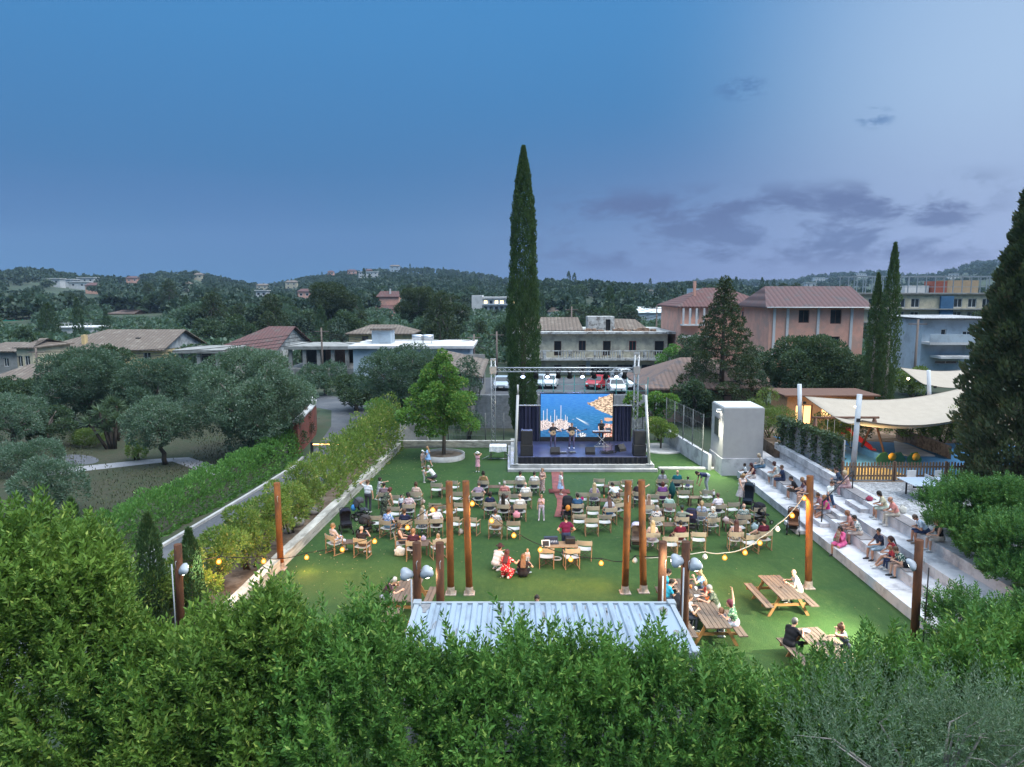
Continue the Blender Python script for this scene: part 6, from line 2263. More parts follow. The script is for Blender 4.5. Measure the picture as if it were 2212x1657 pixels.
def sail(label,P00,P10,P11,P01,sag,n=20):
 """Hypar-like cloth between four corners with edges drawn inwards."""
 a,b_,c,d = (Vector(p) for p in (P00,P10,P11,P01))
 pts,fs = [],[]
 for i in range(n + 1):
  for j in range(n + 1):
   u,v = i / n,j / n
   # pull the edges in
   uu = u + .13 * math.sin(math.pi * v) * (.5 - u) * 2 * .5
   vv = v + .13 * math.sin(math.pi * u) * (.5 - v) * 2 * .5
   p = a.lerp(b_,uu).lerp(d.lerp(c,uu),vv)
   p.z -= sag * (math.sin(math.pi * u) ** .9 * .6 + math.sin(math.pi * v) * .4)
   pts.append(p)
 for i in range(n):
  for j in range(n):
   k = i * (n + 1) + j
   fs.append([k,k + n + 1,k + n + 2,k + 1])
 root = empty('shade_sail',a,0,label,'shade sail')
 mb = MB()
 mb.M = Matrix.Translation(-a)
 mb.verts(pts,fs,0,True)
 o = mb.build('canvas',M_SAIL,root)
 md = o.modifiers.new('thick','SOLIDIFY')
 md.thickness = .012
 rp = MB()
 rp.M = Matrix.Translation(-a)
 N = n + 1
 for line in ([pts[i] for i in range(N)],[pts[n * N + i] for i in range(N)],[pts[i * N] for i in range(N)],[pts[i * N + n] for i in range(N)]):
  rp.tube(line,.018,5)
 rp.build('hem',mat('dark sail hem',(.12,.10,.08),.8,.1,5),root)

def sailpost(label,px,pyt,Y,px2=None,zb=1.6,r=.13):
 t = O(px,pyt,Y)
 x2 = X(px2 or px,Y,1000)
 root = empty('sail_post',(x2,Y,zb),0,label,'post')
 MB().tube([(0,0,0),(t.x - x2,0,t.z - zb)],r,14).build('shaft',M_POSTS,root)
 MB().box(-.03,.16,-.16,-.1,(t.z - zb) * .68,(t.z - zb) * .72).build('bracket',M_BLK,root)
 return t

t1 = sailpost('tall pale post in front of the big shade sail',1857,852,35.4,1843)
t2 = sailpost('pale post at the left corner of the big shade sail',1727,830,43.5)
t3 = sailpost('pale post under the upper shade sail',2006,800,50,2003)
sail('large sand coloured shade sail over the playground',O(1738,856,43.3),O(1862,908,35.5),O(2125,895,37.0),O(2125,826,47.5),1.35)
sail('smaller pale shade sail higher up behind the large one',O(1944,794,58),O(2010,832,50.2),O(2110,834,50),O(2140,790,60),.7)
lamp('sail_lamp','POINT',(18.9,37.9,3.0),320,(1.0,.72,.35),shadow_soft_size=.2)
lamp('cafe_lamp','POINT',(20.5,45.6,3.4),160,(1.0,.62,.28),shadow_soft_size=.3)
lamp('cafe_lamp','POINT',(25.5,49.0,3.6),160,(1.0,.66,.32),shadow_soft_size=.3)
for (px,py,Y,lab) in ((1850,868,52,'small lit bulb among the dark trees above the sail'),(1771,802,59.5,'small lit lamp in the crown of the rounded dark tree'),(1962,818,60,'bright lamp under the upper sail'),(1849,880,43,'glowing lamp under the shade sail beside the post')):
 p = O(px,py,Y)
 o = MB().ball((0,0,0),.11,10).build('garden_lamp',emat('garden lamp',(1,.80,.45),12))
 o.location = p
 tag(o,lab,'lamp')
# cafe under the sails
b = Bld('cafe_hut','low wooden cafe hut glowing warm under the shade sails','hut',19.0,25.0,48.5,3.0,1.6,3.9)
ops = [(-2.4,-1.2,.3,1.7),(-.6,1.0,.7,1.7),(1.5,2.6,.7,1.7)]
b.walls(mat('warm timber',(.36,.20,.10),.8,.2,4,stretch=(6,1,1)),ops)
for o in ops:
 b.window(o,M_FRAMEB,emat('warm interior',(1.0,.62,.26),1.6),1)
b.flat(M_FRAMEB,.3,.12)
# picket fence
root = empty('picket_fence',(16.6,34.8,1.6),0,'brown picket fence between the gravel yard and the playground','fence')
mb = MB()
x = 0
i = 0
rr = random.Random(3)
while x < 10.6:
 h = .93 + rr.uniform(-.02,.02)
 mb.slab([(x,0,.06),(x + .085,0,.06),(x + .085,0,h),(x + .042,0,h + .05),(x,0,h)],(0,.022,0))
 x += .155
 i += 1
mb.build('picket',mat('weathered brown pickets',(.19,.13,.09),.85,.25,4,stretch=(5,1,1)),root)
MB().box(0,10.6,.023,.07,.22,.30).box(0,10.6,.023,.07,.68,.76).build('rail',M_FRAMEB,root)
for k in range(5):
 MB().box(k * 2.6,k * 2.6 + .1,.071,.17,0,.98).build('fence_post',M_FRAMEB,root)
# table tennis table
tx,ty = CG('Q',1760,1440,2.36).x,CG('Q',1760,1440,2.36).y
root = empty('table_tennis_table',(tx,ty,1.606),.0,'blue grey table tennis table on the gravel','table')
MB().box(-1.37,1.37,-.76,.76,.73,.76).build('tabletop',mat('blue grey table top',(.30,.37,.47),.5,.05,2),root)
ln = MB().box(-1.37,1.37,-.76,-.74,.7605,.7625).box(-1.37,1.37,.74,.76,.7605,.7625).box(-1.37,-1.35,-.739,.739,.7605,.7625).box(1.35,1.37,-.739,.739,.7605,.7625)
ln.build('edge_line',M_FRAMEW,root)
MB().box(-.015,.015,-.85,.85,.77,.91).build('net',mat('pale net',(.45,.46,.48),.9,.2,30),root)
for s in (-1,1):
 for y in (-.55,.55):
  MB().box(s * 1.0 - .03,s * 1.0 + .03,y - .03,y + .03,0,.729).build('leg',M_BLK,root)
MB().box(-1.0,1.0,-.03,.03,.45,.55).build('crossbar',M_BLK,root)
for k,(dx,lab) in enumerate(((-.25,'white bucket seat behind the table tennis table'),(1.1,'white folded chair behind the table tennis table'))):
 root = empty('white_chair',(tx + dx,ty + 1.3,1.606),.3 * k,lab,'chair')
 MB().box(-.22,.22,-.22,.22,.43,.47,bevel=.01).build('seat',M_FRAMEW,root)
 MB().box(-.22,.22,.2,.23,.48,.9,bevel=.01).build('backrest',M_FRAMEW,root)
 for i in (-1,1):
  for j in (-1,1):
   MB().box(i * .19 - .02,i * .19 + .02,j * .19 - .02,j * .19 + .02,0,.43).build('leg',M_FRAMEW,root)
# swing, slide, deck, blue wall
sx,sy = X(1883,40.5,1000),40.5
root = empty('swing',(sx,sy,1.606),0,'wooden swing frame with two hanging seats in the playground','swing')
for (dx,dy) in ((-3.4,-.8),(-3.4,.8),(0,-1.0),(.0,1.0)):
 MB().tube([(dx * 1.05 + (.25 if dx == 0 else 0) * (1 if dy < 0 else -1),dy,0),(dx,0,2.2)],.065,8).build('leg',M_FRAMEB,root)
MB().tube([(-3.6,0,2.22),(.25,0,2.22)],.07,8).build('top_beam',M_FRAMEB,root)
for k in (-2.5,-1.1):
 s = MB().box(k - .22,k + .22,-.08,.08,.42,.46).build('swing_seat',M_RUB,root)
 MB().tube([(k - .2,0,.46),(k - .2,0,2.16)],.012,5).tube([(k + .2,0,.46),(k + .2,0,2.16)],.012,5).build('chain',M_ALU,s)
root = empty('slide',(X(1822,41.8,980),41.8,1.606),R(-20),'small red slide with blue sides in the playground','slide')
MB().slab([(-.2,0,1.15),(.25,0,1.15),(1.5,0,.2),(1.75,0,.16),(1.75,0,.1),(1.45,0,.12),(.2,0,1.05),(-.2,0,1.05)],(0,.45,0)).build('chute',mat('red plastic',(.55,.02,.03),.4,.05,3),root)
MB().slab([(-.2,-.02,1.3),(.3,-.02,1.3),(1.55,-.02,.32),(1.5,-.02,.12),(.2,-.02,1.0),(-.2,-.02,1.0)],(0,-.05,0)).slab([(-.2,.47,1.3),(.3,.47,1.3),(1.55,.47,.32),(1.5,.47,.12),(.2,.47,1.0),(-.2,.47,1.0)],(0,.05,0)).build('side_panel',mat('red plastic',(.55,.02,.03),.4,.05,3),root)
lad = MB()
for s in (-.02,.43):
 lad.tube([(-.7,s,0),(-.2,s,1.6)],.03,6)
for k in range(4):
 lad.tube([(-.6 + k * .12,-.02,.3 + k * .28),(-.6 + k * .12,.43,.3 + k * .28)],.025,6)
lad.build('ladder',mat('blue plastic',(.03,.12,.35),.45,.05,3),root)
dk = [CG('Q',*q,1.65) for q in ((1270,960),(1430,1000),(1760,1135),(1430,1135),(1290,1090))]
mb = MB().slab([(p.x,p.y,1.61) for p in dk],(0,0,.06))
o = mb.build('wooden_deck',mat('pale deck boards',(.40,.42,.46),.85,.1,2,col2=(.26,.27,.30),mixscale=3,stretch=(.3,6,1)))
tag(o,'pale boarded deck sloping through the playground','deck')
pw = [CG('Q',*q,1.9) for q in ((600,905),(740,960),(900,1060),(1040,1110),(1140,1128),(1330,1132))]
mb = MB()
for a,b_ in zip(pw[:-1],pw[1:]):
 mb.slab([(a.x,a.y,1.61),(b_.x,b_.y,1.61),(b_.x,b_.y,1.98),(a.x,a.y,1.98)],(.05,.2,0))
tag(mb.build('playground_wall',mat('blue painted wall',(.06,.19,.42),.8,.1,3)),'low blue wall curving round the back of the playground','wall')
pw = [CG('Q',*q,1.9) for q in ((1310,880),(1540,970),(1780,1050),(1950,1120))]
mb = MB()
for a,b_ in zip(pw[:-1],pw[1:]):
 mb.slab([(a.x,a.y,1.61),(b_.x,b_.y,1.61),(b_.x,b_.y,2.35),(a.x,a.y,2.35)],(.1,.35,0))
tag(mb.build('stone_wall',mat('dark rubble stone',(.13,.12,.125),.95,.5,4,bump=1,col2=(.22,.2,.19),mixscale=6)),'dark dry stone wall behind the playground deck','wall')
# cut-out play panel with yellow faces
root = empty('play_panel',(X(1955,38.0,1000),38.0,1.606),0,'green plant-shaped play panel with yellow flowers','play equipment')
for k,(dx,c) in enumerate(((-1.2,(.05,.16,.07)),(-.4,(.04,.13,.08)),(.5,(.05,.16,.07)))):
 MB().slab([(dx - .3,0,0),(dx + .3,0,0),(dx + .42,0,.35),(dx + .15,0,.75),(dx - .15,0,.7),(dx - .4,0,.4)],(0,.05,0)).build('leaf_panel',mat('green play board %d' % k,c,.6,.1,4),root)
for k,dx in enumerate((-.75,.55)):
 MB().lathe([(.01,-.03),(.2,-.03),(.22,0),(.01,.03)],(0,0,0),14).build('flower',mat('yellow play board',(.6,.32,.04),.6,.1,4),root).matrix_basis = Matrix.Translation((dx,-.06,.5)) @ Matrix.Rotation(R(90),4,'X')
# wire screen with ivy running from the booth to the sail post
root = empty('garden_screen',(16.35,35.5,1.62),0,'ivy covered wire screen with grey sheeting along the top of the terrace','fence')
F0,F1 = Vector((16.2,42.0)),Vector((17.0,35.6))
mb = MB()
mbs = MB()
for i in range(9):
 p = F0.lerp(F1,i / 8) - Vector((16.35,35.5))
 mb.tube([(p.x,p.y,0),(p.x,p.y,1.9)],.03,6)
mb.tube([(F0.x - 16.35,F0.y - 35.5,1.88),(F1.x - 16.35,F1.y - 35.5,1.88)],.03,6)
mb.build('fence_post',M_WSTEEL,root)
for i in range(80):
 a,b_ = F0.lerp(F1,i / 80) - Vector((16.35,35.5)),F0.lerp(F1,(i + 1) / 80) - Vector((16.35,35.5))
 wv = lambda k: .05 * math.sin(k * 1.1)
 mbs.verts([(a.x + wv(i),a.y,.1),(b_.x + wv(i + 1),b_.y,.1),(b_.x + wv(i + 1),b_.y,1.8),(a.x + wv(i),a.y,1.8)],[[0,1,2,3]],0,True)
mbs.build('sheeting',mat('grey shade netting',(.26,.28,.31),.9,.2,4,col2=(.16,.175,.19),mixscale=2),root)
r_ = np.random.default_rng(60)
n_ = 5200
t = r_.random(n_)
zz = r_.random(n_) ** .6 * 2.1
gp = (np.sin(t * 34) + .5 * np.sin(t * 77)) > .1
P = np.stack([F0.x + (F1.x - F0.x) * t - .12 + r_.normal(0,.13,n_),F0.y + (F1.y - F0.y) * t,zz],1)[gp | (zz > 1.75)] - np.array([[16.35,35.5,0]])
D = np.tile([[-.8,-.3,.1]],(len(P),1)) + r_.normal(0,.5,(len(P),3))
V,F = leaf_cards(P,D,.14,.10,r_)
link('ivy',np_mesh('ivy',V,F,L_DARK),root)
M_POLE2 = mat('dull galvanised wire',(.13,.14,.145),.7,.1,4)
# wire fence left of the booth and vine by the cottage
for (xa,ya,xb,yb,h,lab) in ((11.3,51.3,12.1,44.2,3.4,'tall wire mesh fence beside the booth'),(-6.0,51.0,-.6,51.0,2.3,'wire fence behind the plane tree'),(9.4,53.0,11.2,52.2,2.0,'dark wire fence behind the ball-shaped tree')):
 root = empty('wire_fence',(xa,ya,0),0,lab,'fence')
 mb = MB()
 n_ = 5
 for i in range(n_):
  k = i / (n_ - 1)
  mb.tube([((xb - xa) * k,(yb - ya) * k,0),((xb - xa) * k,(yb - ya) * k,h)],.035,6)
 mb.build('fence_post',M_POLE2,root)
 mb = MB()
 for z in np.linspace(.25,h - .05,6):
  mb.tube([(0,0,z),(xb - xa,yb - ya,z)],.010,4)
 for i in range(26):
  k = i / 25
  mb.tube([((xb - xa) * k,(yb - ya) * k,0),((xb - xa) * k,(yb - ya) * k,h)],.006,4)
 mb.build('wire_mesh',M_POLE2,root)
r_ = np.random.default_rng(62)
vx,vy = 9.35,52.0
bl = [(np.array([r_.uniform(-1.0,2.6),r_.uniform(-.5,.5),r_.uniform(1.9,3.6)]),np.array([.5,.4,.35]) * r_.uniform(.7,1.2)) for _ in range(17)]
root = empty('grape_vine',(vx,vy,0),0,'climbing vine with bright leaves spreading beside the right truss tower','vine')
link('foliage',crown_mesh('foliage',bl,110,.19,.17,L_PLANE,r_,.3),root)
mb = MB().tube([(1.6,0,0),(1.4,.1,1.2),(.8,0,2.3),(-.4,0,3.0)],[.09,.07,.05,.02],7)
for c,_ in bl[::2]:
 mb.tube([(1.2,0,1.6),(c[0] * .6 + .5,0,c[2] * .9),tuple(c)],[.04,.03,.01],5)
mb.build('stem',M_BARKD,root)
mb = MB().tube([(16.35,33.2,1.6),(16.35,33.2,2.55)],.03,8).tube([(16.35,33.2,2.55),(14.15,31.4,1.55)],.03,8).tube([(14.15,31.4,1.55),(14.15,31.4,.42)],.03,8)
tag(mb.build('handrail',M_BLK),'black metal handrail climbing the terrace steps','handrail')

# ------------------------------------------------------------------ red curved wall and lit bar at the gate
pw = [(-14.6,47.6),(-14.75,49.5),(-15.0,52),(-15.3,54.5),(-15.9,57),(-16.9,59)]
mb = MB()
for a,b_ in zip(pw[:-1],pw[1:]):
 mb.slab([(a[0],a[1],0),(b_[0],b_[1],0),(b_[0],b_[1],2.3),(a[0],a[1],2.2)],(-.3,0,0))
o = mb.build('curved_wall',mat('dark red render',(.20,.065,.05),.9,.15,3,col2=(.13,.06,.05),mixscale=2))
tag(o,'dark red wall curving along the road with a pale coping','wall')
cpn = MB()
for a,b_ in zip(pw[:-1],pw[1:]):
 cpn.slab([(a[0] + .06,a[1],2.22),(b_[0] + .06,b_[1],2.32),(b_[0] - .36,b_[1],2.32),(a[0] - .36,a[1],2.22)],(0,0,.1))
cpn.build('coping',M_CONC,o)
p0,p1 = O(676,960,46.2),O(748,960,46.2)
root = empty('barrier',(p0.x,46.2,0),0,'road barrier with a glowing orange light strip','barrier')
MB().box(0,p1.x - p0.x,0,.06,p0.z - .03,p0.z + .03).build('light_strip',emat('orange light strip',(1,.50,.16),7),root)
MB().box(-.15,.0,-.1,.1,0,p0.z + .15).build('housing',M_BLK,root)
# pale stone blocks beside the road and in the bed
for k,(x,y,s,lab) in enumerate(((-9.95,34.4,.5,'large pale rock on the soil by the left wall'),(-10.2,32.6,.62,'broad pale rock on the soil in front of the thin shrub'),(-10.3,31.6,.35,'small pale rock beside the broad one'))):
 r_ = np.random.default_rng(70 + k)
 mb = MB().ball((0,0,s * .3),s * .6,10,0,.7)
 mb.v = [tuple(np.array(v) * (1 + .18 * math.sin(v[0] * 9 + k) * math.cos(v[1] * 7 + v[2] * 5))) for v in mb.v]
 o = mb.build('rock',mat('pale rock',(.34,.32,.31),.95,.2,4,bump=.5))
 o.location = (x,y,0.01)
 tag(o,lab,'rock')
# small paved gate block behind the clipped hedge
tag(MB().box(X(582,47.5),X(606,47.5),47.5,48.1,0,1.1,bevel=.03).build('gate_pillar',M_CONCW),'low grey concrete pillar at the end of the clipped hedge','pillar')

# ------------------------------------------------------------------ utility poles and wires
M_POLE = mat('weathered pole',(.16,.13,.115),.9,.2,5,stretch=(1,1,.2))
UP = []
for (px,pyb,pyt,Y,lab) in ((76,858,752,78,'dark double utility pole beside the low tiled shed at the left'),(695,812,708,88,'utility pole in front of the concrete pavilion'),(1024,790,722,92,'utility pole right of the flat roofed house'),(1073,800,716,92,'utility pole just left of the tall cypress'),
        (1234,716,662,100,'thin utility pole above the derelict roof'),(1417,712,660,108,'utility pole right of the derelict house'),(1980,800,690,69,'dark utility pole at the corner of the pale blue house')):
 x = X(px,Y)
 zt = Z(pyt,Y)
 root = empty('utility_pole',(x,Y,0),0,lab,'utility pole')
 MB().tube([(0,0,0),(0,0,zt)],[.15,.10],8).build('pole',M_POLE,root)
 MB().box(-.9,.9,-.06,.06,zt - .5,zt - .4).build('crossarm',M_POLE,root)
 UP.append((x,Y,zt))
for (a,b_,lab) in ((0,1,'electric wires spanning from the left pole to the pavilion pole'),(1,2,'electric wires in front of the flat roofed house'),(2,3,'electric wires left of the tall cypress'),(4,5,'electric wires over the derelict roof')):
 mb = MB()
 for k in range(4):
  p,q = UP[a],UP[b_]
  pts = []
  for i in range(17):
   t = i / 16
   pts.append((p[0] + (q[0] - p[0]) * t - .7 + k * .45,p[1] + (q[1] - p[1]) * t,p[2] - .4 - k * .35 + (q[2] - p[2]) * t - 3.2 * t * (1 - t)))
  mb.tube(pts,.032,4)
 tag(mb.build('electric_wire',M_WIRE),lab,'wire')

# ------------------------------------------------------------------ parked cars
def car(name,label,x,y,rz,paint,hatch=True):
 root = empty(name,(x,y,0.008),rz,label,'car','cars in the car park')
 # side profile (y forward), widths per row
 L,Wd = 4.05,1.72
 prof = [(-2.0,.45,.80),(-1.98,.95,.82),(-1.75,1.0,.84),(-1.25,1.42,.66),(-.4,1.50,.66),(.55,1.42,.66),(1.15,.98,.82),(1.75,.86,.80),(1.98,.70,.74),(2.02,.42,.74)]
 mb = MB()
 pts,fs = [],[]
 for (yy,z,w) in prof:
  pts += [(-w,yy,z),(w,yy,z)]
 n = len(prof)
 low = [(-1.95,.28,.80),(1.95,.26,.74)]
 for i in range(n - 1):
  fs.append([2 * i,2 * i + 1,2 * i + 3,2 * i + 2])
 mb.verts(pts,fs,0,False)
 # sides: belt line and body down to the sill
 for s in (-1,1):
  belt = [(s * .86,yy,.92 if abs(yy) < 1.3 else (.94 if yy < 0 else .86)) for yy in (-1.9,-1.25,-.4,.55,1.15,1.75,1.95)]
  sill = [(s * .86,yy,.30) for yy in (-1.9,-1.25,-.4,.55,1.15,1.75,1.95)]
  m_ = len(belt)
  f2 = [[i,i + 1,m_ + i + 1,m_ + i] for i in range(m_ - 1)]
  mb.verts(belt + sill,f2 if s > 0 else [f[::-1] for f in f2])
  # shoulder strips that join belt to the roof profile
  for (ya,za,wa),(yb,zb_,wb) in zip(prof[1:8],prof[2:9]):
   pass
  up = [(s * w,yy,z) for (yy,z,w) in prof[1:9]]
  bl_ = [(s * .86,yy,.94 if yy < .8 else .86) for (yy,z,w) in prof[1:9]]
  f3 = [[i,i + 1,len(up) + i + 1,len(up) + i] for i in range(len(up) - 1)]
  mb.verts(up + bl_,f3)
 mb.quad((-.8,2.02,.42),(.8,2.02,.42),(.8,1.95,.24),(-.8,1.95,.24)).quad((-.8,-2.0,.45),(.8,-2.0,.45),(.8,-1.95,.26),(-.8,-1.95,.26))
 mb.quad((-.86,1.95,.3),(-.74,2.02,.42),(-.74,1.98,.70),(-.86,1.95,.86)).quad((.86,1.95,.3),(.74,2.02,.42),(.74,1.98,.70),(.86,1.95,.86))
 mb.quad((-.86,-1.95,.28),(.86,-1.95,.28),(.86,1.95,.28),(-.86,1.95,.28))
 mb.build('body',paint,root)
 MB().quad((-.60,.60,1.405),(.60,.60,1.405),(.74,1.10,1.015),(-.74,1.10,1.015)).build('windscreen',M_GLASS,root).location = (0,.02,.02)
 MB().quad((-.6,-1.3,1.39),(.6,-1.3,1.39),(.74,-1.70,1.04),(-.74,-1.70,1.04)).build('rear_window',M_GLASS,root).location = (0,-.02,.02)
 for s in (-1,1):
  MB().quad((s * .875,-1.2,.97),(s * .875,.75,.97),(s * .70,.45,1.36),(s * .70,-1.0,1.38)).build('side_window',M_GLASS,root)
  MB().slab([(s * .45,1.99,.60),(s * .74,1.97,.62),(s * .78,1.9,.76),(s * .48,1.96,.74)],(0,.05,0)).build('headlight',mat('headlight glass',(.75,.77,.8),.15,.03,3),root)
  MB().box(s * .88,s * 1.02,.82,.95,.95,1.07,bevel=.02).build('mirror',paint,root)
  for yy in (-1.25,1.25):
   w_ = MB().tube([(s * .70,yy,.31),(s * .88,yy,.31)],.31,16).build('wheel',M_RUB,root)
   MB().tube([(s * .881,yy,.31),(s * .895,yy,.31)],.19,12).build('rim',M_ALU,w_)
 MB().box(-.42,.42,2.0,2.05,.36,.55,bevel=.01).build('front_grille',M_BLK,root)
 MB().box(-.26,.26,2.051,2.06,.40,.50).build('number_plate',M_FRAMEW,root)
 MB().box(-.8,.8,1.955,2.035,.25,.345).build('bumper',M_BLK,root)
 return root

P_WHITE = mat('white car paint',(.66,.68,.70),.25,.02,2,spec=.6)
P_RED = mat('red car paint',(.36,.02,.03),.25,.05,2,spec=.6)
P_SILV = mat('silver blue car paint',(.36,.43,.50),.25,.03,2,spec=.6)
for (px,py,Y,rz,paint,lab) in ((1330,846,84,180,P_WHITE,'white hatchback facing the stage, the nearest car of the car park'),(1188,836,87,172,P_WHITE,'white car left of the derelict house shop front'),(1293,838,87,150,P_RED,'red car with its nose turned left beside the white hatchback'),(1366,838,88,182,P_WHITE,'white car behind the right truss tower'),
         (1162,836,89,175,P_SILV,'silver car half hidden by the tall cypress'),(1084,840,80,178,P_SILV,'pale blue car left of the tall cypress'),(1347,822,93,200,P_WHITE,'white car in the second row behind the hatchback')):
 g = G(px,py)
 car('parked_car',lab,g.x,g.y,R(rz),paint)

# ------------------------------------------------------------------ furniture on the lawn
M_TEAK = mat('warm teak',(.26,.16,.09),.7,.2,5,stretch=(3,3,.6))
M_TEAKD = mat('dark brown bar',(.06,.045,.038),.7,.2,5)
M_CANV = mat('beige chair canvas',(.36,.325,.265),.9,.06,6,bump=.2)
M_CANVS = mat('pale chair seat canvas',(.44,.44,.435),.9,.05,6,bump=.2)

def make_chair():
 """Folding director's chair facing +y."""
 root = empty('director_chair',(0,0,0),0,'x','chair','folding director chairs on the lawn')
 w = .285
 mb = MB()
 n = 8
 for i in range(n):
  a,b_ = -w + 2 * w * i / n,-w + 2 * w * (i + 1) / n
  za,zb_ = .445 - .03 * math.sin(math.pi * i / n),.445 - .03 * math.sin(math.pi * (i + 1) / n)
  mb.slab([(a,-.20,za),(b_,-.20,zb_),(b_,.21,zb_),(a,.21,za)],(0,0,.012))
 mb.build('seat',M_CANVS,root)
 mb = MB()
 for i in range(n):
  a,b_ = -w - .02 + (2 * w + .04) * i / n,-w - .02 + (2 * w + .04) * (i + 1) / n
  ya,yb = -.245 - .035 * math.sin(math.pi * i / n),-.245 - .035 * math.sin(math.pi * (i + 1) / n)
  mb.slab([(a,ya,.66),(b_,yb,.66),(b_,yb - .02,.865),(a,ya - .02,.865)],(0,.014,0))
 mb.build('backrest',M_CANV,root)
 for s in (-1,1):
  x = s * w
  MB().box(x - .016,x + .016,-.245,-.205,.0,.875,bevel=.004).build('leg',M_TEAK,root)
  MB().box(x - .016,x + .016,.18,.22,.0,.63,bevel=.004).build('leg',M_TEAK,root)
  MB().box(x - .03,x + .03,-.20,.27,.631,.655,bevel=.006).build('armrest',M_TEAK,root)
  MB().box(x - .015,x + .015,-.29,.28,.0,.03,bevel=.004).build('runner',M_TEAK,root)
 mb = MB()
 for y in (-.17,.17):
  mb.slab([(-w,y,.04),(-w + .03,y,.04),(w,y,.42),(w - .03,y,.42)],(0,.022,0))
  mb.slab([(w,y + .026,.04),(w - .03,y + .026,.04),(-w,y + .026,.42),(-w + .03,y + .026,.42)],(0,.022,0))
 mb.build('cross_brace',M_TEAKD,root)
 return root

